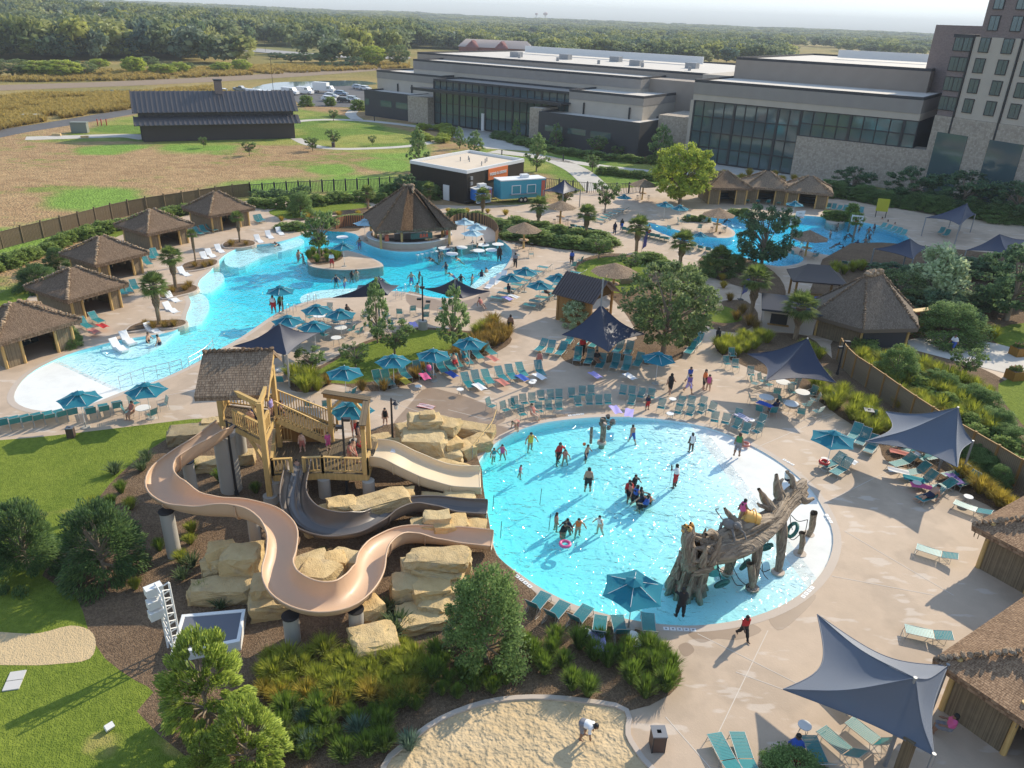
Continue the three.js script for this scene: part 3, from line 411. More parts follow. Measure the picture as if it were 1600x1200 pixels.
{ // black barn with ribbed metal roofs in two tiers and a chimney
  const L = G(222, 222), Rr = G(464, 216), d = V().subVectors(Rr, L), len = d.length(), dir = d.normalize(), b = wallFrame('black_barn', 'long black metal barn with two ribbed roof tiers and a chimney', 'barn', L, dir);
  const w = 13, hE = heightAt(226, 178, L), hR = heightAt(214, 153, L) + 0.6, hS = heightAt(220, 192, L);
  box3(b, 'wall', 0, len, 0, hE + 0.4, -w, -2.2, M.dark); box3(b, 'porch_wall', 0.3, len - 0.3, 0, hS, -2.2, -0.2, mat([0.06, 0.045, 0.04], 0.7));
  const roofGeo = (y0, z0, y1, z1) => { const l = [], s = Math.hypot(y1 - y0, z1 - z0), t = Math.atan2(y1 - y0, z0 - z1); l.push(bx(len + 2, 0.12, s, len / 2, 0, 0)); for (let x = -0.9; x < len + 1; x += 0.95) l.push(bx(0.12, 0.24, s, x, 0.14, 0)); return put(merge(l), 0, (y0 + y1) / 2, (z0 + z1) / 2, t); };
  const rm = mat([0.10, 0.09, 0.09], 0.5, { metalness: 0.15 });
  part(b, 'roof', roofGeo(hE, -1.4, hR, -7.2), rm); part(b, 'roof', put(roofGeo(hE, -1.4, hR, -7.2), 0, 0, -14.5, 0, 0, 0, V(1, 1, -1)), rm); part(b, 'porch_roof', roofGeo(hS - 0.5, 0.9, hS + 0.9, -2.2), rm);
  for (const x of [0.02, len - 0.02]) part(b, 'gable', put(custom([0, hE, -1.4, 0, hR, -7.2, 0, hE, -13], [0, 1, 2, 0, 2, 1]), x), M.dark);
  const c = part(b, 'chimney', bx(1.5, 2.6, 1.5, len * 0.53, hR + 0.8, -7), M.brick); part(c, 'cap', bx(1.8, 0.25, 1.8, len * 0.53, hR + 2.3, -7), M.dark);
  for (let i = 0; i < 9; i++) part(b, 'wall_lamp', bx(0.25, 0.2, 0.25, len * (0.2 + 0.09 * i), hS - 0.4, -0.1), M.white);
}
{ // snack building with orange sign, two food trailers in front
  const o = G(729, 319.5), d1 = V().subVectors(G(642, 301), o), d2 = V().subVectors(G(817, 297), o), b = thing('snack_building', 'dark flat roofed snack building with an orange food sign', 'building', o), hh = heightAt(729, 270, o);
  const dl = d1.length(), dr = d2.length(), A = d1.clone().normalize(), B = d2.clone().normalize(), q = [V(0, 0, 0), A.clone().multiplyScalar(dl), A.clone().multiplyScalar(dl).addScaledVector(B, dr), B.clone().multiplyScalar(dr)];
  part(b, 'wall', slab(q, 0, hh - 0.15), mat([0.085, 0.075, 0.068], 0.7, { map: T.bamboo })); part(b, 'roof', slab(offset(q, -0.35), hh - 0.15, hh - 0.05), mat([0.66, 0.55, 0.42], 0.85, { map: T.stucco }));
  part(b, 'parapet', slab(offset(q, 0.06), hh - 0.15, hh + 0.35, 0, [offset(q, -0.3)]), M.white);
  const yaw = Math.atan2(-B.z, B.x), at = (s, y, out = 0.08) => B.clone().multiplyScalar(s).add(V(-B.z, 0, B.x).multiplyScalar(out)).setY(y);
  const sg = part(b, 'sign_board', bx(dr * 0.34, 1.7, 0.1), mat([0.80, 0.19, 0.05], 0.5)); sg.position.copy(at(dr * 0.52, hh - 0.95)); sg.rotation.y = yaw;
  text3('FOOD & DRINK', 0.44, 0.05, M.white, sg, 'lettering', 0, -0.2, 0.05);
  for (let i = 0; i < 3; i++) { const v = part(b, 'wall_box', bx(0.5, 0.5, 0.25), M.greyMetal); v.position.copy(at(1.0, hh - 0.9 - i * 0.8)); v.rotation.y = yaw; }
  for (const [s, y] of [[0.3, 1], [0.35, 1.2], [0.6, 1], [0.62, 0.7], [0.2, 0.6], [0.5, 0.8]]) { const p = A.clone().multiplyScalar(dl * s).addScaledVector(B, dr * (0.2 + y * 0.4)); part(b, 'roof_vent', cyl(0.09, 0.09, 0.7, p.x, hh - 0.1, p.z, 6), M.greyMetal); }
  const dw = part(b, 'service_door', bx(1.2, 2.3, 0.12), M.white); dw.position.copy(A).multiplyScalar(dl * 0.34).add(V(-0.1, 1.2, 0.12)); dw.rotation.y = Math.atan2(-A.z, A.x);
}
function trailer(name, label, p0, p1, hgt, w, col, stripe) {
  const a = G(...p0), bq = G(...p1), d = V().subVectors(bq, a), L = d.length(), t = thing(name, label, 'food trailer', a.clone(), Math.atan2(-d.z, d.x));
  part(t, 'body', bx(L, hgt - 0.7, w, L / 2, 0.7 + (hgt - 0.7) / 2, -w / 2), mat(col, 0.35)); part(t, 'roof', bx(L + 0.1, 0.14, w + 0.1, L / 2, hgt + 0.07, -w / 2), M.white); part(t, 'roof_unit', bx(1.2, 0.5, 0.9, L * 0.6, hgt + 0.38, -w * 0.5), M.white);
  for (const x of [0.34, 0.68]) { const f = part(t, 'window', merge([bx(1.5, 0.1, 0.08, L * x, hgt - 0.75, 0.03), bx(1.5, 0.1, 0.08, L * x, hgt - 2.0, 0.03), bx(0.1, 1.3, 0.08, L * x - 0.72, hgt - 1.37, 0.03), bx(0.1, 1.3, 0.08, L * x + 0.72, hgt - 1.37, 0.03)]), M.white); part(f, 'pane', bx(1.35, 1.15, 0.04, L * x, hgt - 1.37, 0.02), mat(stripe, 0.2)); }
  part(t, 'counter', bx(L * 0.6, 0.06, 0.4, L / 2, 1.35, 0.2), M.greyMetal); part(t, 'end_panel', bx(0.6, hgt - 1, 0.05, L - 0.4, hgt / 2 + 0.3, 0.03), mat([0.55, 0.12, 0.08], 0.4));
  for (const x of [0.46, 0.55]) { const wl = part(t, 'wheel', put(new THREE.CylinderGeometry(0.42, 0.42, 0.25, 16), L * x, 0.42, -0.1, PI / 2), M.black); part(wl, 'rim', put(new THREE.CylinderGeometry(0.2, 0.2, 0.27, 10), L * x, 0.42, -0.09, PI / 2), M.steel); }
  part(t, 'drawbar', merge([beam(V(0, 0.5, -w / 2), V(-1.2, 0.45, -w / 2), 0.12, 0.12)]), M.darkMetal);
}
trailer('food_trailer', 'teal food trailer with white roof and two serving windows', [782, 319], [851, 314], 3.4, 2.6, [0.05, 0.32, 0.42], [0.04, 0.26, 0.32]);
trailer('food_trailer', 'small bright blue food trailer beside the snack building', [742, 321], [768, 318], 2.3, 2.0, [0.04, 0.20, 0.62], [0.10, 0.18, 0.24]);
{ // gabled house beyond the convention center
  const o = G(717, 84), d = dirOf(12), h = wallFrame('gabled_house', 'red brick house with grey gabled roofs beyond the convention center', 'house', o, d), a = (x, y) => onWall(x, y, o, d), L = a(826, 84)[0], e = a(720, 75)[1] + 1, r = a(720, 63)[1] + 1;
  box3(h, 'wall', 0, L, -3, e, -14, 0, mat([0.30, 0.11, 0.09], 0.9)); const rf = (x0, x1, z0, z1) => custom([x0, e, z1 + 0.8, x1, e, z1 + 0.8, x1 - 4, r, (z0 + z1) / 2, x0 + 4, r, (z0 + z1) / 2, x0, e, z0, x1, e, z0], [0, 1, 2, 0, 2, 3, 5, 4, 3, 5, 3, 2, 1, 5, 2, 4, 0, 3]);
  part(h, 'roof', rf(-1, L + 1, -15, 0), dbl(mat([0.30, 0.255, 0.24], 0.8)));
  for (const x of [0.2, 0.62]) { part(h, 'gable', merge([bx(8, e + 3, 3, L * x, (e - 3) / 2, 1)]), mat([0.26, 0.09, 0.08], 0.9)); part(h, 'gable_roof', custom([L * x - 5, e - 0.2, 2.7, L * x, r - 0.5, 2.7, L * x + 5, e - 0.2, 2.7, L * x - 5, e - 0.2, -6, L * x, r - 0.5, -6, L * x + 5, e - 0.2, -6], [0, 1, 4, 0, 4, 3, 1, 2, 5, 1, 5, 4, 0, 2, 1]), dbl(mat([0.27, 0.10, 0.09], 0.85))); }
  for (let i = 0; i < 6; i++) part(h, 'window', bx(1.3, 1.6, 0.1, L * (0.33 + 0.045 * i), 1, 0.06), M.white);
}
{ // far landmarks
  const far = (px, py, d) => { const s = sight(px, py), k = d / Math.hypot(s.x, s.z); return V(s.x * k, EYE + s.y * k, s.z * k); };
  for (const [px, d, s, lb] of [[852, 4200, 1, 'red bulb water tower on the far ridge, the larger one'], [838, 4300, 0.7, 'pale water tower beside the larger one on the ridge']]) { const p = far(px, 26, d), t = thing('water_tower', lb, 'water tower', V(p.x, 0, p.z)); const H = p.y + 8; part(t, 'stem', cyl(4 * s, 3 * s, H, 0, 0, 0, 8), M.whiteDull); part(t, 'tank', put(new THREE.SphereGeometry(11 * s, 12, 8), 0, H + 4, 0, 0, 0, 0, V(1, 0.7, 1)), mat([0.4, 0.22, 0.2], 0.8)); }
  { const a = far(500, 17, 3000), b = far(700, 26, 3300), t = thing('far_bridge', 'long white elevated road on piers at the horizon', 'bridge', V(0, 0, 0)); part(t, 'deck', beam(a, b, 8, 3), M.white); for (let i = 0; i <= 14; i++) { const q = a.clone().lerp(b, i / 14); part(t, 'pier', bx(5, q.y + 6, 5, q.x, q.y / 2 - 3, q.z), M.concrete); } }
  const hs = [[152, 30, 620], [168, 44, 560], [222, 24, 800], [275, 30, 900], [303, 33, 900], [190, 13, 1300], [265, 19, 1200], [110, 21, 1100]]; hs.forEach(([px, py, d], i) => { const p = far(px, py, d), t = thing('far_house', ORD[i] + ' pale roofed house counted among the far woods', 'house', V(p.x, 0, p.z), i); part(t, 'wall', bx(14, p.y, 10, 0, p.y / 2, 0), M.whiteDull); part(t, 'roof', put(new THREE.ConeGeometry(10, 3.5, 4), 0, p.y + 1.7, 0, 0, PI / 4, 0, V(1.1, 1, 0.8)), mat([0.3, 0.24, 0.22], 0.9)); });
}

// ---------- thatched huts ----------
function hipRoof(w, d, y0, y1, ridge, over = 0.7, th = 0.35) { // four-sided thatch with thickness, ridge along x
  const X = w / 2 + over, Z = d / 2 + over, r = ridge / 2, mk = (dy, o) => [[-X - o, y0 + dy, Z + o], [X + o, y0 + dy, Z + o], [X + o, y0 + dy, -Z - o], [-X - o, y0 + dy, -Z - o], [-r, y1 + dy, 0], [r, y1 + dy, 0]];
  const faces = (p) => { const q = (i) => V(...p[i]), l = []; for (const f of [[0, 1, 5, 4], [2, 3, 4, 5], [1, 2, 5], [3, 0, 4]]) { const c = f.map(q), n = 8; const A = c[0], B = c[1], Cc = c[2], D = c[3] ?? c[2]; l.push(grid(10, n, (u, v) => { const s = A.clone().lerp(B, u), t = D.clone().lerp(Cc, u), k = s.lerp(t, v); k.y -= 0.12 * sin(PI * v); k.u = (u - 0.5) * A.distanceTo(B) * lerp(1, D.distanceTo(Cc) / A.distanceTo(B), v); k.v = v * A.distanceTo(D.clone().lerp(Cc, 0.5)); return k; })); } return merge(l); };
  const top = faces(mk(0, 0)), low = mk(-th, -0.05), up0 = mk(0, 0), rim = []; for (let i = 0; i < 4; i++) { const j = (i + 1) % 4; rim.push(custom([...low[i], ...low[j], ...up0[j], ...up0[i]], [0, 1, 2, 0, 2, 3], [0, 0, 4, 0, 4, 0.3, 0, 0.3])); }
  const under = custom([...low[0], ...low[1], ...low[2], ...low[3], ...low[4], ...low[5]], [1, 0, 4, 1, 4, 5, 3, 2, 5, 3, 5, 4, 2, 1, 5, 0, 3, 4]); return merge([top, under, ...rim]);
}
const rngR = mul(77);
function ridgeRoll(p, r = 0.16) { const l = []; for (let i = 0; i < p.length - 1; i++) { const n = Math.max(2, Math.round(p[i].distanceTo(p[i + 1]) / 0.26)); for (let k = 0; k < n; k++) { const q = p[i].clone().lerp(p[i + 1], (k + 0.5) / n); l.push(put(new THREE.IcosahedronGeometry(r * (0.8 + 0.5 * rngR()), 0), q.x, q.y, q.z, rngR() * 3, rngR() * 3, 0, V(1.3, 0.7, 1.3))); } } return merge(l); }
function cabana(label, foot, turn, o = {}) { // bamboo walls on three sides, posts, thatch
  const { w = 5, d = 4.4, h = 2.3, top = 4.1, ridge = 0.6, name = 'thatched_cabana', th = M.thatch, open = 1.6 } = o, t = thing(name, label, 'cabana', foot, turn, o.group);
  const pole = (x, z) => part(t, 'post', cyl(0.13, 0.12, h + 0.25, x, 0, z, 8), M.wood);
  for (const x of [-w / 2, w / 2]) for (const z of [-d / 2, d / 2]) pole(x, z); pole(-open / 1.2, d / 2); pole(open / 1.2, d / 2);
  const wl = (x0, z0, x1, z1, y1 = h - 0.35, rag = 0) => part(t, 'bamboo_wall', beam(V(x0, y1 / 2, z0), V(x1, y1 / 2, z1), 0.08, y1), M.bamboo);
  wl(-w / 2 + 0.12, -d / 2, w / 2 - 0.12, -d / 2); wl(-w / 2, -d / 2 + 0.12, -w / 2, d / 2 - 0.12); wl(w / 2, -d / 2 + 0.12, w / 2, d / 2 - 0.12); wl(-w / 2 + 0.14, d / 2, -open / 1.2 - 0.14, d / 2); wl(open / 1.2 + 0.14, d / 2, w / 2 - 0.14, d / 2);
  part(t, 'wall_plate', merge([beam(V(-w / 2, h, d / 2), V(w / 2, h, d / 2), 0.16, 0.2), beam(V(-w / 2, h, -d / 2), V(w / 2, h, -d / 2), 0.16, 0.2), beam(V(-w / 2, h + 0.002, -d / 2), V(-w / 2, h + 0.002, d / 2), 0.15, 0.19), beam(V(w / 2, h + 0.002, -d / 2), V(w / 2, h + 0.002, d / 2), 0.15, 0.19)]), M.wood);
  const rf = part(t, 'thatch_roof', hipRoof(w, d, h, top, ridge), th), X = w / 2 + 0.7, Z = d / 2 + 0.7, r = ridge / 2;
  for (const [sx, sz] of [[1, 1], [1, -1], [-1, 1], [-1, -1]]) part(rf, 'ridge_roll', ridgeRoll([V(sx * X, h + 0.05, sz * Z), V(sx * r, top + 0.02, 0)], 0.13), M.ridge);
  const fr = []; const R = mul(5 + Math.round(foot.x * 7)); for (let i = 0; i < 90; i++) { const s = i % 4, u = R() * 2 - 1, L = 0.2 + 0.25 * R(); fr.push(bx(0.035, L, 0.02, s < 2 ? u * X * 0.97 : (s === 2 ? X - 0.1 : -X + 0.1), h - 0.32 - L / 2 + 0.1, s < 2 ? (s ? -Z + 0.1 : Z - 0.1) : u * Z * 0.97)); } part(rf, 'thatch_fringe', merge(fr), M.bamboo);
  part(t, 'sofa', merge([bx(w * 0.6, 0.42, 0.8, 0, 0.21, -d / 2 + 0.7), bx(w * 0.6, 0.5, 0.2, 0, 0.6, -d / 2 + 0.35)]), mat([0.05, 0.07, 0.08], 0.8)); part(t, 'ceiling_fan', merge([cyl(0.03, 0.03, 0.5, 0, h + 0.1, 0, 6), put(new THREE.SphereGeometry(0.14, 8, 6), 0, h + 0.1, 0), bx(1.2, 0.02, 0.12, 0, h + 0.15, 0), bx(0.12, 0.021, 1.2, 0, h + 0.15, 0)]), M.white);
  return t;
}
const poolFace = (deg) => deg * PI / 180;
cabana('nearest thatched cabana of the lagoon row, open front at far left', G(42, 548), 1.02, { w: 5.4, d: 4.6, top: 4.2, h: 2.45 });
cabana('second lagoon cabana from the left with bamboo walls beside two loungers', G(128, 482), 1.05, { w: 4.6, d: 5.2, top: 4.0 });
cabana('third lagoon cabana from the left, behind the two tall palmettos', G(170, 428), 1.02, { w: 4.6, d: 5.0 });
cabana('fourth lagoon cabana from the left, below the wooden fence', G(246, 380), 1.0, { w: 4.8, d: 5.2 });
cabana('farthest thatched cabana of the lagoon row near the fence corner', G(345, 352), 0.9, { w: 5.2, d: 5.0, top: 4.4 });
cabana('thatched cabana of the far row, just right of the yellow tree', G(1127, 314), 0.1, { w: 6, d: 5, top: 4.8, h: 2.7 });
cabana('middle thatched cabana of the far row by the lazy pool', G(1192, 314), -0.15, { w: 6, d: 5, top: 4.8, h: 2.7, th: M.thatchGrey });
cabana('rightmost thatched cabana of the far row, mostly in shade', G(1258, 320), -0.3, { w: 6, d: 5, top: 4.6, h: 2.6, th: M.thatchGrey });
cabana('large thatched cabana at the deck corner beside the grey shade sail', G(1688, 1155), -0.98, { w: 7.8, d: 7.0, top: 4.2, h: 2.6, ridge: 2.2, th: M.thatchTan });
cabana('thatched cabana on the right edge below the wooden fence', G(1696, 915), -0.98, { w: 7.6, d: 7.0, top: 4.2, h: 2.6, ridge: 2.2, th: M.thatchTan });

{ // large bar hut over the lagoon
  const c = G(640, 374), t = thing('bar_hut', 'big steep thatched swim up bar hut over the lagoon', 'bar', c, 0.35), w = 11.5, d = 9.5, h = 3.0, top = 8.4; t.scale.set(0.74, 0.8, 0.74);
  const rf = part(t, 'thatch_roof', hipRoof(w, d, h, top, 0.8, 1.0, 0.5), M.thatch), Z = d / 2 + 1, X = w / 2 + 1;
  for (const [sx, sz] of [[1, 1], [1, -1], [-1, 1], [-1, -1]]) part(rf, 'ridge_roll', ridgeRoll([V(sx * X, h + 0.05, sz * Z), V(sx * 0.4, top, 0)], 0.18), M.thatch);
  // raised gable flap over the water side
  part(t, 'gable_thatch', merge([custom([0.6, 7.6, 1.2, -1.2, 3.4, 8.2, -3.6, 2.6, 4.5, 0, 8.2, 0.2], [0, 3, 1, 1, 3, 2, 0, 1, 3, 1, 2, 3], [0, 5, 2, 0, 4, 0, 0, 6]), custom([0.6, 7.6, 1.2, 4.2, 3.0, 7.2, 4.9, 2.6, 5.0, 1.2, 7.9, 0.2], [0, 1, 3, 1, 2, 3, 0, 3, 1, 1, 3, 2], [0, 5, 2, 0, 4, 0, 0, 6])]), dbl(M.thatch));
  part(t, 'ridge_cap', ridgeRoll([V(-0.8, top + 0.05, 0), V(0.8, top + 0.05, 0), V(0.5, 7.7, 1.2)], 0.24), M.ridge);
  for (const x of [-w / 2, -w / 5, w / 5, w / 2]) for (const z of [-d / 2, d / 2]) part(t, 'post', cyl(0.22, 0.2, h + 0.5, x, 0, z, 10), M.wood); for (const x of [-w / 2, w / 2]) part(t, 'post', cyl(0.22, 0.2, h + 0.5, x, 0, 0, 10), M.wood);
  const arc = (r0, r1, a0, a1, y0, y1) => { const p = []; for (let i = 0; i <= 24; i++) { const a = lerp(a0, a1, i / 24); p.push(V(cos(a) * r1, 0, sin(a) * r1 * 0.86)); } for (let i = 24; i >= 0; i--) { const a = lerp(a0, a1, i / 24); p.push(V(cos(a) * r0, 0, sin(a) * r0 * 0.86)); } return slab(p, y0, y1); };
  part(t, 'counter', arc(6.5, 7.3, -0.4, PI + 0.5, 0.85, 0.95), M.white); part(t, 'counter_base', arc(6.6, 7.05, -0.4, PI + 0.5, -1, 0.85), M.coping); part(t, 'bar_floor', arc(0, 6.6, -0.4, PI + 0.5, -1, 0.02), mat([0.10, 0.09, 0.08], 0.8));
  part(t, 'inner_counter', merge([bx(5, 1, 0.8, 0, 0.5, -0.5), bx(4.2, 1.3, 0.6, 0, 0.65, -2.2), bx(0.8, 1, 3.4, 2.6, 0.5, -1.8)]), M.steel); part(t, 'cooler', bx(0.6, 0.9, 0.5, -4.6, 1.4, 3.8), mat([0.75, 0.16, 0.08], 0.4)); part(t, 'cooler', bx(0.6, 0.9, 0.5, 6.2, 1.4, 2.0), mat([0.75, 0.16, 0.08], 0.4));
  const sg = part(t, 'sign_board', bx(3.6, 0.9, 0.12, 0.8, 1.9, 5.7), mat([0.05, 0.10, 0.08], 0.5)); text3('BAR', 0.55, 0.06, mat([0.75, 0.10, 0.04], 0.4), sg, 'lettering', 1.2, 1.65, 5.77);
  for (let i = 0; i < 7; i++) part(t, 'rafter', rod(V(lerp(-w / 2, w / 2, i / 6), h, d / 2), V(lerp(-0.5, 0.5, i / 6), top - 0.6, 0), 0.08, 6), M.wood);
}
function picketArc(label, s, h, rMat, n) { // curved wall of upright boards
  const p = new THREE.CatmullRomCurve3(gp(s)), t = thing('picket_screen', label, 'screen wall', V(0, 0, 0)), b = bx(0.2, h, 0.06, 0, h / 2, 0), dk = mat([0.07, 0.04, 0.03], 0.8);
  for (let i = 0; i < n; i++) { const q = p.getPointAt((i + 0.5) / n), g = p.getTangentAt((i + 0.5) / n); const m = part(t, 'board', b, i % 2 ? rMat : dk); m.position.copy(q); m.rotation.y = Math.atan2(-g.z, g.x); }
}
picketArc('low curved wall of reddish boards left of the bar hut', '524,358 545,353 575,353 592,352', 1.4, mat([0.42, 0.17, 0.06], 0.7), 44);
picketArc('low curved wall of brown boards behind the bar terrace umbrellas', '700,360 715,350 740,348 765,356 778,372 774,380', 1.4, mat([0.34, 0.20, 0.09], 0.7), 60);
struct('bar_terrace', slab(smooth(gp('690,383 700,372 712,352 740,347 768,356 778,372 770,378 740,382 712,386'), 3), -1.2, 0.05), M.coping);

{ // big faceted hut on the right
  const c = G(1343, 522), t = thing('faceted_hut', 'large eight sided grey thatched hut with bamboo walls', 'hut', c), R = 5.4, h = 2.5, top = 6.4, n = 6, an = (i) => (t.scale.set(0.84, 0.92, 0.84), i + 0.35) / n * 2 * PI, ang = 0.5, P = (i, r, y, k = 1) => V(cos(an(i) + ang) * r * k, y, sin(an(i) + ang) * r * 0.85);
  const up2 = [V(-1.0, top, 0.5), V(1.0, top, -0.5)], near = (p) => (p.x - p.z * 0.5 < 0 ? up2[0] : up2[1]), l = [];
  for (let i = 0; i < n; i++) { const a = P(i, R + 1, h - 0.25), b = P(i + 1, R + 1, h - 0.25), A = near(a), B = near(b); l.push(grid(6, 6, (u, v) => { const k = a.clone().lerp(b, u).lerp(A.clone().lerp(B, u), v); k.y -= 0.1 * sin(PI * v); k.u = (u - 0.5) * 5 * (1 - v * 0.8); k.v = v * 7; return k; })); l.push(custom([a.x, a.y, a.z, b.x, b.y, b.z, b.x * 0.99, b.y - 0.4, b.z * 0.99, a.x * 0.99, a.y - 0.4, a.z * 0.99], [0, 2, 1, 0, 3, 2])); }
  const rf = part(t, 'thatch_roof', merge(l), dbl(mat([0.85, 0.85, 0.86], 0.95, { map: T.thatch, bumpMap: T.thatchB, bumpScale: 0.05 }))); part(rf, 'ridge_roll', ridgeRoll([up2[0].clone().setY(top + 0.1), up2[1].clone().setY(top + 0.1)], 0.34), M.ridge);
  for (let i = 0; i < n; i++) { const a = P(i, R + 1, h - 0.2), A = near(a); part(rf, 'hip_roll', ridgeRoll([a, A.clone()], 0.13), M.thatchGrey); const p = P(i, R, 0), q = P(i + 1, R, 0); part(t, 'post', cyl(0.15, 0.14, h, p.x, 0, p.z, 8), M.wood); part(t, 'bamboo_wall', beam(p.clone().lerp(q, 0.04).setY(h / 2), q.clone().lerp(p, 0.04).setY(h / 2), 0.1, h), i === 0 ? M.dark : M.bamboo); }
}
function parasolHut(label, px, py, r = 2, h = 2.3, top = 3.3) { // thatch parasol on a post with a round bar table
  const c = G(px, py), t = thing('thatch_parasol', label, 'parasol', c), cone = new THREE.ConeGeometry(r, top - h, 8, 3), cu = cone.attributes.uv; for (let i = 0; i < cu.count; i++) cu.setXY(i, cu.getX(i) * 2 * PI * r, cu.getY(i) * r); cone.translate(0, (h + top) / 2, 0); part(t, 'thatch_roof', cone, M.thatchGrey);
  part(t, 'post', cyl(0.14, 0.12, top - 0.2, 0, 0, 0, 8), M.wood); part(t, 'bar_table', cyl(0.62, 0.62, 0.07, 0, 1.02, 0, 20), mat([0.62, 0.42, 0.24], 0.5));
  for (let i = 0; i < 4; i++) { const a = i * PI / 2 + 0.5; part(t, 'rafter', rod(V(0, top - 0.3, 0), V(cos(a) * r * 0.9, h + 0.05, sin(a) * r * 0.9), 0.04, 5), M.wood); }
  for (let i = 0; i < 3; i++) { const a = i * 2.1 + 0.4; tag(single('bar_stool', merge([cyl(0.19, 0.19, 0.04, 0, 0.74, 0, 10), ...[0, 1, 2, 3].map((k) => rod(V(0.14 * cos(k * PI / 2), 0.74, 0.14 * sin(k * PI / 2)), V(0.22 * cos(k * PI / 2), 0, 0.22 * sin(k * PI / 2)), 0.018, 5))]), M.darkMetal, '', '', c.clone().add(V(cos(a) * 1.05, 0, sin(a) * 1.05))), ORD[i] + ' bar stool round ' + label.replace(/^(small |the )/, 'the '), 'bar stool', 'bar stools under the thatch parasols'); }
}
parasolHut('small thatch parasol on the lazy pool peninsula', 1119, 362, 2.3); parasolHut('small thatch parasol above the basketball pool corner', 1258, 400, 2.4);
parasolHut('small thatch parasol beside the rusty lawn', 957, 458, 2.5); parasolHut('small thatch parasol left of the planted hedge', 818, 388, 2.2); parasolHut('small thatch parasol behind the far hedge', 875, 350, 2.2); parasolHut('small thatch parasol near the far cabanas', 1003, 312, 2.3);
{ // lifeguard hut with ribbed brown roof
  const c = G(912, 498), t = thing('metal_roof_hut', 'small pavilion with ribbed brown metal roof beside the mast sail', 'pavilion', c, -0.62 + PI / 2), w = 3.8, d = 3.6, h = 2.6, top = 4.2, l = [], rm = mat([0.11, 0.085, 0.08], 0.45, { metalness: 0.3 });
  for (const s of [1, -1]) { const L = Math.hypot(w / 2 + 0.5, top - h), a = Math.atan2(top - h, w / 2 + 0.5), q = [bx(L, 0.06, d + 1)]; for (let z = -d / 2 - 0.4; z < d / 2 + 0.5; z += 0.28) q.push(bx(L, 0.12, 0.06, 0, 0.05, z)); part(t, 'roof', put(merge(q), s * (w / 4 + 0.25), (h + top) / 2, 0, 0, 0, -s * a), rm); }
  for (const x of [-w / 2, w / 2]) for (const z of [-d / 2, d / 2]) part(t, 'post', bx(0.2, h, 0.2, x, h / 2, z), M.woodDark); part(t, 'back_wall', bx(0.1, h, d - 0.3, -w / 2, h / 2, 0), M.woodDark); part(t, 'side_wall', bx(w - 0.3, 1.1, 0.1, 0, 0.55, -d / 2), M.woodDark); part(t, 'counter', bx(w - 0.6, 1.0, 0.5, 0, 0.5, d / 2 - 0.3), M.woodDark);
  for (const s of [1, -1]) part(t, 'gable', custom([-w / 2, h, s * d / 2, w / 2, h, s * d / 2, 0, top - 0.1, s * d / 2], [0, 1, 2, 0, 2, 1]), M.woodDark);
}
{ // towel stand with dark hipped roof and blue cart
  const c = G(1268, 468), t = thing('towel_pavilion', 'open pavilion with dark hipped roof and blue bins', 'pavilion', c, -0.15); part(t, 'roof', hipRoof(4.4, 3.2, 2.5, 3.8, 2.2, 0.5, 0.15), mat([0.075, 0.06, 0.055], 0.5)); for (const x of [-2.1, 2.1]) for (const z of [-1.5, 1.5]) part(t, 'post', bx(0.2, 2.5, 0.2, x, 1.25, z), M.woodDark); part(t, 'counter', bx(3.8, 1, 0.6, 0, 0.5, 1.2), M.woodDark);
  const b = thing('towel_cart', 'bright blue towel cart under the dark hipped pavilion', 'cart', c.clone().add(V(0.4, 0, 2.4))); part(b, 'tub', bx(1.9, 0.7, 0.8, 0, 0.65, 0), mat([0.02, 0.10, 0.75], 0.4)); for (const x of [-0.8, 0.8]) for (const z of [-0.3, 0.3]) part(b, 'caster', put(new THREE.CylinderGeometry(0.12, 0.12, 0.08, 10), x, 0.12, z, PI / 2), M.black);
}
{ // service counter with grey flat roof left of the palm
  const c = G(1228, 512), t = thing('grey_roof_kiosk', 'low beige kiosk with grey flat roof beside the palmetto', 'kiosk', c, -0.25); part(t, 'wall', bx(4.6, 2.2, 2.6, 0, 1.1, 0), mat([0.5, 0.43, 0.36], 0.8)); part(t, 'roof', bx(5.6, 0.2, 3.6, 0.2, 2.35, 0.1, 0, 0.12), mat([0.07, 0.075, 0.09], 0.95, { specularIntensity: 0.2 })); part(t, 'hatch', bx(1.5, 1.0, 0.08, -0.9, 1.2, 1.32), M.black); part(t, 'shelf', bx(1.9, 0.06, 0.4, -0.9, 0.7, 1.45), M.woodDark);
}
{ // red and cream display rack beside the faceted hut
  const c = G(1428, 522), t = thing('display_rack', 'tall rack of framed red and cream panels beside the faceted hut', 'rack', c, -1.2); part(t, 'frame', merge([bx(0.08, 2.4, 1.7, 0, 1.2, 0), bx(0.7, 0.1, 2.1, 0.1, 2.45, 0)]), M.wood); const cs = [[0.5, 0.1, 0.06], [0.6, 0.5, 0.4], [0.45, 0.12, 0.08], [0.6, 0.2, 0.12], [0.55, 0.45, 0.35], [0.4, 0.08, 0.05]]; cs.forEach((k, i) => part(t, 'panel', bx(0.06, 0.6, 0.6, 0.08, 0.5 + (i >> 1) * 0.72, (i & 1) * 0.75 - 0.38), mat(k, 0.6)));
}

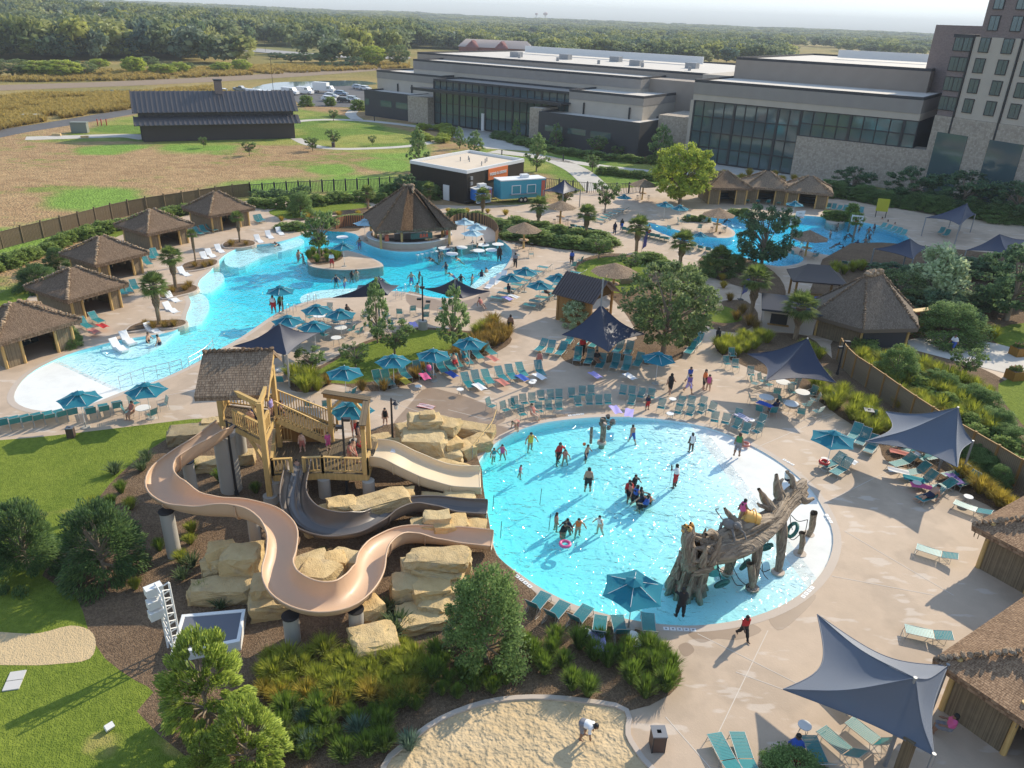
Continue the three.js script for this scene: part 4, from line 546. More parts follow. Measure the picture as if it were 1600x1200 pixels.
// ---------- fences ----------
function fence(label, s, n, h, o = {}) { // board panels between posts, one panel per bay
  const c = new THREE.CatmullRomCurve3(gp(s), false, 'centripetal'), t = thing(o.name ?? 'board_fence', label, 'fence', V(0, 0, 0)), pm = o.post ?? M.greyWood; c.arcLengthDivisions = 400;
  for (let i = 0; i <= n; i++) {
    const a = c.getPointAt(i / n); part(t, 'post', bx(0.16, h + (o.cap ?? 0.25), 0.16, a.x, (h + (o.cap ?? 0.25)) / 2, a.z), pm);
    if (i < n) { const b = c.getPointAt((i + 1) / n), L = a.distanceTo(b), ry = Math.atan2(-(b.z - a.z), b.x - a.x), l = [], k = Math.max(2, Math.round(L / (o.pitch ?? 0.16))); for (let j = 0; j < k; j++) l.push(bx(L / k * (o.fill ?? 0.9), h * (0.97 + 0.03 * hsh(i, j, 4)), o.thin ?? 0.03, (j + 0.5) * L / k - L / 2, h / 2, hsh(j, i, 2) * 0.012)); const m = part(t, 'fence_panel', merge(l), o.board ?? M.greyWood); m.position.copy(a).add(b).multiplyScalar(0.5); m.rotation.y = ry; const r = part(t, 'rail', bx(L - 0.17, 0.07, 0.1, 0, h + 0.02, 0), pm); r.position.copy(m.position); r.rotation.y = ry; }
  }
}
fence('weathered board fence between the dry field and the lagoon cabanas', '-70,420 0,390 60,374 110,361 200,337 300,320 350,312 392,307', 17, 1.9);
fence('dark picket fence along the dry field behind the bar hut', '392,307 460,302 520,299 590,296 640,291', 14, 1.7, { board: M.dark, post: M.dark, fill: 0.3, pitch: 0.22 });
fence('brown picket fence curving past the planted bank on the right', '1308,562 1325,585 1360,610 1420,655 1480,695 1530,725 1600,770 1660,812', 13, 1.9, { pitch: 0.13, cap: 0.1, board: M.bamboo, post: M.woodDark });
fence('black railing before the convention center forecourt', '1265,275 1300,278 1345,281 1390,286', 5, 2.2, { board: M.dark, post: M.dark, fill: 0.25, pitch: 0.3 });
fence('black railing between the food trailer and the curved path', '830,292 870,296 905,300 960,303 1000,300', 8, 1.6, { board: M.dark, post: M.dark, fill: 0.25, pitch: 0.3 });
fence('far wire pasture fence on wooden posts beyond the dirt track', '0,127 120,125 240,122 330,118 420,113 500,110 580,106', 60, 1.3, { board: M.woodDark, post: M.woodDark, fill: 0.06, pitch: 1.2 });

// ---------- plants ----------
function leaves(n, at, size, rng, o = {}) { // n folded leaf faces; at() gives a point and an outward direction
  const pos = new Float32Array(n * 18), col = new Float32Array(n * 18), nor = new Float32Array(n * 18), c0 = o.c0 ?? [0.05, 0.09, 0.02], c1 = o.c1 ?? [0.12, 0.19, 0.04], a = V(), b = V(), c = V(), d = V(), ax = V(), bx2 = V(), nn = V();
  for (let i = 0; i < n; i++) {
    const { p, dir } = at(rng, i), s = size * (0.6 + 0.8 * rng()); ax.set(rng() - 0.5, (rng() - 0.5) * 0.8, rng() - 0.5).addScaledVector(dir, o.along ?? 0.35).normalize(); nn.set(rng() - 0.5, rng() * 0.9 + 0.1, rng() - 0.5).addScaledVector(dir, 0.6).normalize(); bx2.crossVectors(ax, nn).normalize(); nn.crossVectors(bx2, ax);
    const w = s * (o.slim ?? 0.55); a.copy(p).addScaledVector(ax, -s * 0.5); c.copy(p).addScaledVector(ax, s * 0.5); b.copy(p).addScaledVector(bx2, w * 0.5).addScaledVector(nn, s * 0.08); d.copy(p).addScaledVector(bx2, -w * 0.5).addScaledVector(nn, s * 0.08);
    const t = rng(), k = sc3(mix3(c0, c1, t * t * 0.4 + t * 0.6), 2.2), vs = [a, b, c, a, c, d];
    for (let j = 0; j < 6; j++) { const q = i * 18 + j * 3; pos[q] = vs[j].x; pos[q + 1] = vs[j].y; pos[q + 2] = vs[j].z; nor[q] = nn.x * 0.5 + dir.x * 0.5; nor[q + 1] = nn.y * 0.5 + dir.y * 0.5; nor[q + 2] = nn.z * 0.5 + dir.z * 0.5; col[q] = k[0]; col[q + 1] = k[1]; col[q + 2] = k[2]; }
  }
  const g = new THREE.BufferGeometry(); g.setAttribute('position', new THREE.BufferAttribute(pos, 3)); g.setAttribute('normal', new THREE.BufferAttribute(nor, 3)); g.setAttribute('color', new THREE.BufferAttribute(col, 3)); g.setAttribute('uv', new THREE.BufferAttribute(new Float32Array(n * 12), 2)); return g;
}
M.leaf = new THREE.MeshPhysicalMaterial({ color: 0xffffff, vertexColors: true, roughness: 1.0, transmission: 0.5, thickness: 0, side: THREE.DoubleSide, specularIntensity: 0.25 });
M.needle = M.leaf; M.blade = M.leaf;
// a crown in unit size: foot at 0, top at 1, half-width 0.5; clumps on limbs, leaves round the clumps
function crown(seed, n, size, prof, o = {}) {
  const R = mul(seed), nc = o.clumps ?? 46, cl = []; let tries = 0;
  while (cl.length < nc && tries++ < 4000) { const y = lerp(o.y0 ?? 0.25, 0.97, R()), w = prof(y), a = R() * 2 * PI, r = Math.sqrt(lerp(o.hollow ?? 0.25, 1, R())) * w * 0.5; const p = V(cos(a) * r, y, sin(a) * r); if (cl.every((q) => q.distanceTo(p) > (o.apart ?? 0.09))) cl.push(p); }
  const cs = cl.map(() => (o.rad ?? 0.1) * (0.6 + 0.7 * R())), dir = V(), mid = V(0, (o.y0 ?? 0.25) * 0.5 + 0.35, 0);
  const g = leaves(n, (r) => { const k = Math.floor(r() * cl.length), u = r() * 2 - 1, f = r() * 2 * PI, s = Math.sqrt(1 - u * u), rr = Math.pow(r(), 0.45) * cs[k], p = cl[k].clone().add(V(s * cos(f) * rr, u * rr * 0.8, s * sin(f) * rr)); dir.copy(p).sub(mid).normalize(); return { p, dir: dir.clone() }; }, size, R, o);
  const limbs = []; for (let i = 0; i < cl.length; i += o.limbStep ?? 4) { const c = cl[i], b = V(0, lerp(o.t0 ?? 0.2, c.y * 0.75, 0.5), 0); limbs.push(rod(b, b.clone().lerp(c, 0.5).add(V(0, 0.02, 0)), 0.014, 5, 0.009)); limbs.push(rod(b.clone().lerp(c, 0.5).add(V(0, 0.02, 0)), c, 0.009, 4, 0.003)); }
  const tr = merge([rod(V(0, -0.02, 0), V(0.012, 0.25, 0.006), 0.032, 8, 0.024), rod(V(0.012, 0.25, 0.006), V(0, o.tt ?? 0.75, 0.01), 0.024, 7, 0.006), ...limbs]);
  return { g, tr };
}
const oakProf = (y) => Math.sqrt(Math.max(0, 1 - Math.pow((y - 0.58) / 0.44, 2))), coneProf = (y) => y < 0.32 ? sst(0.1, 0.32, y) * 0.95 : Math.pow(1 - (y - 0.32) / 0.72, 0.75), domeProf = (y) => Math.sqrt(Math.max(0, 1 - y * y * 0.98)), vaseProf = (y) => 0.35 + 0.65 * sst(0.2, 0.75, y) * (1 - 0.4 * sst(0.8, 1, y)), junProf = (y) => 0.98 * Math.sqrt(Math.max(0, 1 - Math.pow(y, 1.7)));
const KIND = {
  oak: [11, 12].map((s) => crown(s, 7600, 0.042, oakProf, { y0: 0.22, clumps: 90, rad: 0.085, c0: [0.05, 0.075, 0.026], c1: [0.13, 0.165, 0.06] })),
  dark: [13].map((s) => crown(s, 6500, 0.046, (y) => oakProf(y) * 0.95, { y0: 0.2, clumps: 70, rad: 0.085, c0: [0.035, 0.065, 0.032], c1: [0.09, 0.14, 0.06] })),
  cone: [21, 22].map((s) => crown(s, 3400, 0.052, coneProf, { y0: 0.16, clumps: 64, rad: 0.075, c0: [0.06, 0.10, 0.035], c1: [0.16, 0.22, 0.08] })),
  loose: [31, 32].map((s) => crown(s, 1755, 0.0675, vaseProf, { y0: 0.3, clumps: 40, rad: 0.09, limbStep: 1, c0: [0.05, 0.08, 0.025], c1: [0.12, 0.17, 0.05] })),
  yellow: [41].map((s) => crown(s, 8100, 0.06, oakProf, { y0: 0.16, clumps: 80, rad: 0.1, c0: [0.12, 0.16, 0.02], c1: [0.30, 0.32, 0.05] })),
  dome: [51, 52].map((s) => crown(s, 17000, 0.034, domeProf, { y0: 0.02, clumps: 95, rad: 0.12, hollow: 0.3, c0: [0.05, 0.085, 0.025], c1: [0.14, 0.20, 0.06] })),
  juniper: [61, 62].map((s) => crown(s, 20000, 0.05, junProf, { y0: 0.03, clumps: 90, rad: 0.075, slim: 0.25, along: 1.6, c0: [0.09, 0.13, 0.02], c1: [0.28, 0.33, 0.06] })),
  cedar: [63].map((s) => crown(s, 20000, 0.048, domeProf, { y0: 0.03, clumps: 90, rad: 0.12, slim: 0.25, along: 1.4, c0: [0.03, 0.06, 0.022], c1: [0.09, 0.14, 0.04] })),
  bush: [71, 72].map((s) => crown(s, 1485, 0.15, domeProf, { y0: 0.05, clumps: 40, rad: 0.2, c0: [0.06, 0.09, 0.02], c1: [0.16, 0.21, 0.05] })),
  pale: [73].map((s) => crown(s, 4320, 0.075, domeProf, { y0: 0.08, clumps: 70, rad: 0.12, c0: [0.16, 0.20, 0.11], c1: [0.34, 0.38, 0.22] })),
};
const treeN = {};
function tree(kind, label, px, py, pyTop, wPx, o = {}) {
  const foot = G(px, py), h = Math.max(0.5, heightAt(px, pyTop, foot) * (o.k ?? 1)), w = wPx * Math.hypot(foot.x, foot.z, EYE) / FOCAL, vs = KIND[kind], v = vs[(treeN[kind] = (treeN[kind] ?? 0) + 1) % vs.length];
  const t = thing(o.name ?? { oak: 'oak_tree', dark: 'dark_tree', cone: 'young_tree', loose: 'small_tree', yellow: 'yellow_tree', dome: 'large_shrub', juniper: 'juniper_tree', cedar: 'cedar_tree', bush: 'shrub', pale: 'silvery_tree' }[kind], label, o.cat ?? (['dome', 'bush'].includes(kind) ? 'shrub' : 'tree'), foot, o.turn ?? px * 0.7, o.group);
  t.scale.set(w, h, w); part(t, 'crown', v.g, M.leaf); part(t, 'trunk', v.tr, M.bark); return t;
}
// trees one can name
tree('oak', 'broad live oak beside the navy mast sail in the middle of the deck', 1036, 556, 414, 138);
tree('dark', 'dark round tree at the near bank of the lazy pool', 1189, 421, 320, 92);
tree('pale', 'pale silvery tree on the shaded bank behind the faceted hut', 1452, 478, 382, 82);
tree('cone', 'slender young tree at the tip of the central lawn', 590, 536, 436, 48); tree('cone', 'full young tree on the central lawn beside the teal umbrella', 708, 546, 446, 66);
tree('loose', 'low spreading tree on the central lawn between the two slender ones', 617, 556, 505, 62); tree('loose', 'small bushy tree at the left end of the central lawn', 556, 575, 540, 46); tree('loose', 'thin open tree beside the tower stair behind the lawn', 486, 582, 546, 50);
tree('loose', 'airy tree on the lagoon island', 500, 403, 330, 56);
tree('yellow', 'bright yellow green tree beside the far cabanas', 1062, 318, 226, 88);
tree('cone', 'conical tree between snack building and curved path', 838, 268, 207, 38); tree('cone', 'tall conical tree beside the yellow tree', 1032, 256, 193, 46); tree('cone', 'conical tree left of the snack building roof', 654, 266, 199, 36); tree('cone', 'pointed tree on the lawn before the convention entrance', 741, 243, 203, 32); tree('cone', 'slim tree left of the entrance columns', 718, 232, 198, 22); tree('cone', 'slim tree before the black wing of the convention center', 868, 232, 192, 24); tree('cone', 'small conical tree before the entrance glass', 806, 222, 186, 18);
tree('loose', 'small vase shaped tree along the convention planting', 932, 243, 214, 34); tree('loose', 'vase shaped tree on the small lawn inside the path fork', 925, 268, 243, 26); tree('loose', 'small tree on the far planting behind the yellow tree', 965, 244, 228, 22);
tree('loose', 'round small tree beside the path on the oval lawn', 522, 228, 203, 24); tree('loose', 'small tree on the near edge of the path by the barn', 489, 236, 215, 24); tree('loose', 'thin sapling on the oval lawn', 582, 227, 212, 12); tree('loose', 'sapling before the barn wall', 319, 231, 214, 14); tree('loose', 'lone small tree on the dry field', 390, 243, 221, 20);
tree('bush', 'round bush at the corner of the parking lot', 479, 166, 150, 20); tree('bush', 'bush before the parked vehicles', 516, 165, 151, 16); tree('loose', 'little tree on the path junction by the convention wing', 521, 189, 172, 16); tree('bush', 'bush against the dark convention wing', 560, 172, 157, 22);
tree('dome', 'large round dark green shrub beside the round pool', 757, 1032, 894, 124); tree('juniper', 'feathery yellow green juniper beside the grey sign panel', 330, 1136, 984, 128); tree('cedar', 'dark cedar under the tan slide loop', 166, 900, 786, 108); tree('cedar', 'dark blurred cedar at the left edge of the lawn', 46, 895, 785, 92); tree('juniper', 'low green juniper at the bottom edge left of the sand pit', 392, 1212, 1092, 112); tree('dome', 'pale green shrub at the bottom edge under the loungers', 1238, 1226, 1172, 96, { k: 0.8 }); tree('juniper', 'yellow green juniper at the bottom edge below the feathery one', 330, 1230, 1120, 60, { k: 0.8 });
tree('cedar', 'dark round shrub behind the third lagoon cabana', 92, 422, 388, 36, { name: 'large_shrub', cat: 'shrub' }); tree('cedar', 'dark shrub on the lawn behind the second lagoon cabana', 60, 452, 414, 56, { name: 'large_shrub', cat: 'shrub' });
tree('dark', 'dark tree behind the bar hut roof', 634, 312, 272, 40); tree('dome', 'dark shrub behind the bar hut left side', 470, 336, 300, 40); tree('loose', 'small tree on the plaza left of the far loungers', 945, 332, 283, 40); tree('loose', 'round tree beside the navy sail near the trailer', 882, 322, 290, 40);
tree('loose', 'round leafy tree in the hedge bed', 935, 405, 368, 40); tree('loose', 'small leafy tree in the rusty lawn bed', 985, 425, 396, 40); tree('loose', 'bushy tree between the rusty lawn and the oak', 1070, 470, 424, 56); tree('pale', 'feathery olive shrub beside the brown metal roof pavilion', 900, 508, 468, 48, { name: 'large_shrub', cat: 'shrub' });
tree('dome', 'round bush behind the palmetto by the lazy pool', 1118, 428, 392, 56); tree('dome', 'small round bush beside the lazy pool bank', 1150, 422, 396, 30);
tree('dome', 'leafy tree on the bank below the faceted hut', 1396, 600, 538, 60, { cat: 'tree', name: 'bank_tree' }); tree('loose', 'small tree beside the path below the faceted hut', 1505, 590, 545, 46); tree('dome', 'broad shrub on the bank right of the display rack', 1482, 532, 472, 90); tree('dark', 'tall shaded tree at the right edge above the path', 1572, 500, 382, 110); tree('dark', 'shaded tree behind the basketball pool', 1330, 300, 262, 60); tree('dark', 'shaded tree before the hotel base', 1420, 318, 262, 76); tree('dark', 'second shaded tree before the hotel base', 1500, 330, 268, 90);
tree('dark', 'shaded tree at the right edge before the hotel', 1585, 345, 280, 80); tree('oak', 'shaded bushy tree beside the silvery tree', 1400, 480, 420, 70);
// bright trees along the far pasture
for (const [i, [px, py, t, w]] of [[20, 120, 92, 52], [62, 120, 95, 46], [98, 121, 94, 50], [133, 119, 95, 32], [156, 107, 92, 26], [211, 117, 89, 30], [234, 107, 88, 26], [255, 117, 100, 36], [281, 115, 97, 28], [296, 113, 97, 16], [347, 113, 97, 28], [378, 112, 93, 26]].entries()) tree(i % 3 ? 'yellow' : 'oak', ORD[i] + ' bright green tree from the left along the far pasture', px, py, t, w, { group: 'trees along the far pasture', name: 'pasture_tree' });
tree('yellow', 'large yellow green tree behind the pond, left of its pair', 583, 104, 72, 36, { name: 'pasture_tree' }); tree('oak', 'large dull brown tree behind the pond, right of its pair', 622, 104, 70, 36, { name: 'pasture_tree' });
for (const [i, [px, py, t, w]] of [[432, 92, 82, 26], [455, 97, 83, 30], [476, 98, 82, 26], [500, 97, 82, 24], [518, 98, 84, 20], [553, 106, 88, 30], [535, 107, 96, 30], [505, 106, 96, 24]].entries()) tree('dark', ORD[i] + ' dark bush from the left between the highway and the pond', px, py, t, w, { group: 'bushes between highway and pond', name: 'pasture_bush', cat: 'bush' });

// palmettos: thick booted trunk, round head of fan fronds
function palmGeo(seed) {
  const R = mul(seed), fr = [], tr = []; const fan = (az, el, L) => {
    const l = [], stem = L * 0.45, dir = V(cos(az) * cos(el), sin(el), sin(az) * cos(el)), side = V(-sin(az), 0, cos(az)), upv = V().crossVectors(side, dir), q = dir.clone().multiplyScalar(stem), n = 15, pos = [], col = [];
    for (let i = 0; i < n; i++) { const a = lerp(-1.35, 1.35, i / (n - 1)), d = dir.clone().multiplyScalar(cos(a)).addScaledVector(side, sin(a)), len = L * 0.6 * (0.75 + 0.25 * cos(a)) * (0.9 + 0.2 * R()), w = 0.045, t = V().crossVectors(d, upv).normalize(), m = q.clone().addScaledVector(d, len * 0.55), e = q.clone().addScaledVector(d, len).add(V(0, -0.16 * len - 0.05 * R(), 0)); const A = m.clone().addScaledVector(t, w), B = m.clone().addScaledVector(t, -w); for (const p of [q, A, B, A, e, B]) pos.push(p.x, p.y, p.z); const c = mix3([0.08, 0.13, 0.03], [0.23, 0.29, 0.07], R()); for (let k = 0; k < 6; k++) col.push(...c); }
    const g = custom(pos); g.setAttribute('color', new THREE.BufferAttribute(new Float32Array(col), 3)); g.setAttribute('uv', new THREE.BufferAttribute(new Float32Array(pos.length / 3 * 2), 2)); fr.push(g); const s = rod(V(0, 0, 0), q, 0.018, 4, 0.012).toNonIndexed(); s.setAttribute('color', new THREE.BufferAttribute(new Float32Array(s.attributes.position.count * 3).fill(0.12), 3)); fr.push(s);
  };
  const out = []; for (let i = 0; i < 38; i++) { fr.length = 0; const u = i / 38; fan(i * 2.4, lerp(-0.45, 1.35, u) + 0.2 * (R() - 0.5), 1.35 * (0.85 + 0.3 * R())); out.push(merge(fr.slice())); }
  tr.push(rod(V(0, 0, 0), V(0.04, 0.62, 0), 0.15, 10, 0.15)); for (let i = 0; i < 70; i++) { const a = i * 2.4, y = 0.5 + 0.5 * (i / 70); tr.push(beam(V(cos(a) * 0.13, y - 0.08, sin(a) * 0.13), V(cos(a + 0.3) * 0.27, y + 0.07, sin(a + 0.3) * 0.27), 0.08, 0.03)); } tr.push(rod(V(0.04, 0.6, 0), V(0.02, 1.03, 0), 0.17, 10, 0.18));
  return { fr: out, tr: merge(tr) };
}
const PALM = palmGeo(5); M.boot = mat([1.1, 1.0, 0.85], 0.9, { map: T.bark });
function palm(label, px, py, headY, s = 1) { const f = G(px, py), h = heightAt(px, headY, f), t = thing('palmetto', label, 'palm', f, px * 0.37, 'palmettos on the pool deck'); const tr = part(t, 'trunk', PALM.tr, M.boot); tr.scale.set(s * 1.15, h, s * 1.15); PALM.fr.forEach((g) => { const m = part(t, 'frond', g, M.leaf); m.position.y = h; m.scale.setScalar(s); }); }
palm('palmetto on the second planter from the left at the lagoon edge', 250, 508, 446, 1.05); palm('palmetto on the third planter from the left at the lagoon edge', 275, 452, 402, 1.0); palm('palmetto on the fourth planter at the lagoon edge, slim head', 306, 412, 366, 0.5); palm('palmetto on the farthest planter at the lagoon edge', 375, 380, 340, 0.7);
palm('palmetto left of the bar hut before the fence', 575, 326, 302, 1.0); palm('palmetto right of the bar hut ridge', 671, 320, 297, 1.0); palm('palmetto before the blue trailers', 754, 342, 306, 1.0); palm('palmetto left of the round parasol on the plaza', 841, 356, 322, 1.15); palm('palmetto at the end of the planted hedge', 915, 371, 335, 1.15); palm('palmetto beside the lazy river banner', 994, 394, 354, 1.2); palm('palmetto above the rusty lawn, next along the lazy river', 1062, 419, 378, 1.25); palm('short palmetto in the bank by the lazy pool', 1122, 432, 402, 1.2); palm('palmetto before the towel pavilion', 1172, 496, 436, 1.3); palm('palmetto before the faceted hut', 1242, 530, 480, 1.35);

// ornamental grasses
function tuft(seed, n, h, spread, c0, c1, w = 0.012) {
  const R = mul(seed), pos = [], col = []; for (let i = 0; i < n; i++) { const a = R() * 2 * PI, r0 = 0.12 * Math.sqrt(R()), lean = spread * (0.15 + 0.85 * R()), L = h * (0.7 + 0.45 * R()), b = V(cos(a) * r0, 0, sin(a) * r0), tip = b.clone().add(V(cos(a) * lean, L * (1 - 0.25 * lean / spread), sin(a) * lean)), m = b.clone().lerp(tip, 0.55).add(V(0, L * 0.16, 0)), t = V(-sin(a + 0.6 * R()), 0, cos(a)).multiplyScalar(w * (0.7 + 0.6 * R())), k = mix3(c0, c1, R()); for (const p of [b.clone().sub(t), b.clone().add(t), m.clone().add(t), b.clone().sub(t), m.clone().add(t), m.clone().sub(t), m.clone().sub(t), m.clone().add(t), tip]) pos.push(p.x, p.y, p.z); for (let j = 0; j < 9; j++) col.push(...k); }
  const g = custom(pos); g.setAttribute('color', new THREE.BufferAttribute(new Float32Array(col), 3)); g.setAttribute('uv', new THREE.BufferAttribute(new Float32Array(pos.length / 3 * 2), 2)); return g;
}
const TUFT = { green: [1, 2].map((s) => tuft(s, 420, 0.9, 0.5, [0.10, 0.17, 0.02], [0.24, 0.34, 0.05])), lime: [3, 4].map((s) => tuft(s, 420, 0.85, 0.6, [0.22, 0.26, 0.025], [0.46, 0.48, 0.07])), gold: [5, 6].map((s) => tuft(s, 380, 0.8, 0.65, [0.36, 0.27, 0.03], [0.6, 0.47, 0.09])), rust: [7].map((s) => tuft(s, 260, 0.9, 0.7, [0.22, 0.14, 0.03], [0.42, 0.29, 0.07])), blue: [8].map((s) => tuft(s, 220, 0.8, 0.5, [0.10, 0.17, 0.12], [0.22, 0.32, 0.22])), yucca: [9].map((s) => tuft(s, 90, 0.7, 0.65, [0.06, 0.10, 0.04], [0.18, 0.24, 0.10], 0.028)) };
function tufts(kind, list, s, label, name = 'ornamental_grass') { // clumps counted from the left
  const P = pts(list).sort((a, b) => a[0] - b[0]); P.forEach(([px, py, k], i) => { const v = TUFT[kind]; single(name, v[i % v.length], M.blade, ORD[i % 20] + (i >= 20 ? ' more of the ' : ' ') + label, 'grass clump', G(px, py), px * 1.3, 'ornamental grass clumps').scale.setScalar(s * (k ?? 1) * (0.85 + 0.3 * hsh(px, py, 3))); });
}
tufts('green', '820,1012 843,1040 833,1026 862,1020 850,1052 880,1042 868,1004 893,1076 918,1086 905,1012 928,1030 950,1040 938,1008', 1.15, 'green grass clump from the left in the bed below the loungers'); tufts('green', '972,1036 985,1066 1008,1088 1020,1050 1040,1078 1046,1052 1002,1044 1030,1030 980,1022 1012,1022', 1.25, 'dense green grass clump from the left at the tip of the bed by the umbrella'); tufts('green', '742,1078 770,1082 758,1064 790,1068 725,1062 790,1052', 1.0, 'small green grass clump from the left below the large round shrub'); tufts('green', '682,1030 690,1046 676,1062', 1.2, 'tall grass clump from the left under the boulders by the sand bed');
tufts('lime', '430,1060 452,1040 470,1052 508,1024 525,1044 545,1056 560,1030 578,1058 600,1078 556,1078 530,1086 500,1070 618,1040 648,1034 662,1052 636,1060', 1.15, 'lime green grass clump from the left below the tan slide'); tufts('lime', '412,1056 424,1036 440,1050 456,1072 484,1030 490,1062 512,1064 536,1034 548,1074 566,1044 588,1040 592,1064 612,1060 626,1064 640,1080 652,1070 672,1066 474,1088 506,1092 544,1098 604,1020 630,1020 656,1046 420,1072 444,1082 516,1076 570,1076 622,1088', 0.92, 'sunny grass clump from the left filling the bed under the tan loop'); tufts('green', '455,1105 470,1110 490,1136 520,1126 545,1122 560,1135 585,1120 610,1116 628,1104 650,1108 470,1160 500,1165 525,1160 455,1175 480,1185 590,1150 605,1165 660,1090 690,1085 700,1070 715,1090', 0.85, 'green grass clump from the left above the sand kerb'); tufts('gold', '418,1086 440,1098 480,1092 520,1108 580,1092 610,1098 645,1090', 1.1, 'golden grass clump from the left in the lower slide bed'); tufts('blue', '478,1132 484,1168 640,1170 560,1150', 1.1, 'blue green grass clump from the left near the sand kerb'); tufts('green', '450,1120 500,1118 440,1150 510,1140 600,1140 575,1180 540,1190 600,1172', 1.2, 'shaded grass clump from the left near the sand kerb');
tufts('yucca', '620,985 604,960 610,1000', 1.3, 'spiky yucca from the left beside the flat boulder', 'yucca'); tufts('lime', '212,920 145,795 298,850 300,832 285,880 205,795', 0.9, 'small lime grass clump from the left around the slide column'); tufts('yucca', '230,720 222,735 180,740 285,905 300,885 345,950', 1.1, 'dark spiky plant from the left on the slide mulch', 'spiky_plant'); tufts('green', '175,790 190,770 250,860 345,752 300,740 400,770 320,935', 1.0, 'low green plant from the left on the upper slide mulch', 'low_plant'); tufts('green', '500,876 620,808 505,870', 0.6, 'tiny green plant from the left between the slide troughs', 'low_plant');
tufts('rust', '745,542 758,534 772,540 785,534 765,524 780,520 792,528 752,550 770,512', 1.5, 'rusty grass clump from the left at the tip of the central lawn'); tufts('lime', '755,518 770,512 745,524', 1.3, 'green grass clump from the left behind the rusty clumps'); tufts('rust', '690,568 704,560 712,555 650,590 662,580 620,600 600,610 566,610 512,600', 1.1, 'rusty grass clump from the left behind the lounger umbrellas'); tufts('lime', '470,604 486,598 478,612 496,610 462,596', 1.6, 'big grass clump from the left beside the tower stair');
tufts('lime', '1130,552 1142,545 1155,540 1170,535 1185,530 1150,556 1165,550 1178,545 1135,540 1160,530 1198,535 1122,545', 1.5, 'yellow grass clump from the left beside the standing sail'); tufts('lime', '1275,610 1290,625 1310,632 1335,640 1352,652 1370,660 1330,655 1300,640 1345,668 1365,680 1280,600 1315,618 1360,640 1385,675', 1.6, 'yellow grass clump from the left along the deck edge by the brown fence'); tufts('gold', '1500,745 1515,755 1530,770 1545,778 1560,790 1575,800', 1.5, 'golden grass clump from the left below the picket fence'); tufts('lime', '1280,560 1265,552 1255,545', 1.3, 'grass clump from the left behind the standing sail');
tufts('lime', '1420,575 1440,580 1460,590 1480,598 1430,592 1455,605 1500,605 1520,612 1540,622 1410,562', 1.6, 'sunlit grass clump from the left on the bank below the path'); tufts('gold', '1350,560 1365,575 1375,590 1390,620 1405,640 1450,640 1430,625 1470,655', 1.2, 'dry grass clump from the left on the planted bank'); tufts('lime', '1345,568 1358,582 1372,598 1388,608 1402,622 1418,606 1436,632 1452,618 1466,644 1482,628 1440,650 1500,640 1515,655 1490,660 1530,668 1545,680 1470,622 1425,590 1380,575 1395,590', 1.7, 'sunlit yellow green clump from the left among the bank shrubs'); tufts('lime', '1510,520 1530,525 1550,530 1500,510', 1.6, 'grass clump from the left above the path on the right');
tufts('gold', '1100,428 1128,438 1165,450 1180,440 1130,450 1110,418', 1.1, 'straw clump from the left in the lazy pool bank'); tufts('rust', '1150,500 1170,508 1180,515 1160,490 1140,470', 1.2, 'brown clump from the left in the palmetto bed'); tufts('lime', '1305,425 1318,428 1332,424 1345,422 1300,432', 1.6, 'grass clump from the left behind the dark hipped pavilion'); tufts('gold', '1110,284 1125,280 1140,286 1160,282 1180,286 1200,280 1220,287 1240,283 1130,275 1170,275 1210,276 1255,288', 1.8, 'straw clump from the left behind the far cabanas');
tufts('green', '483,404 490,398 500,400 510,398 520,402 530,402 496,410 512,408 525,406', 1.1, 'low grass clump from the left on the lagoon island'); tufts('gold', '440,345 480,342 530,338 560,336 700,332 730,333 762,333 790,336', 1.0, 'straw clump from the left along the path behind the bar'); tufts('rust', '228,510 240,514 258,513 272,511 270,458 290,455 296,450 305,418 320,419 330,416 362,385 385,384', 0.9, 'brown planter clump from the left in the lagoon planters');
for (const [s, k, lb] of [['1275,262 1150,262 1060,255', 1, '']]) { }
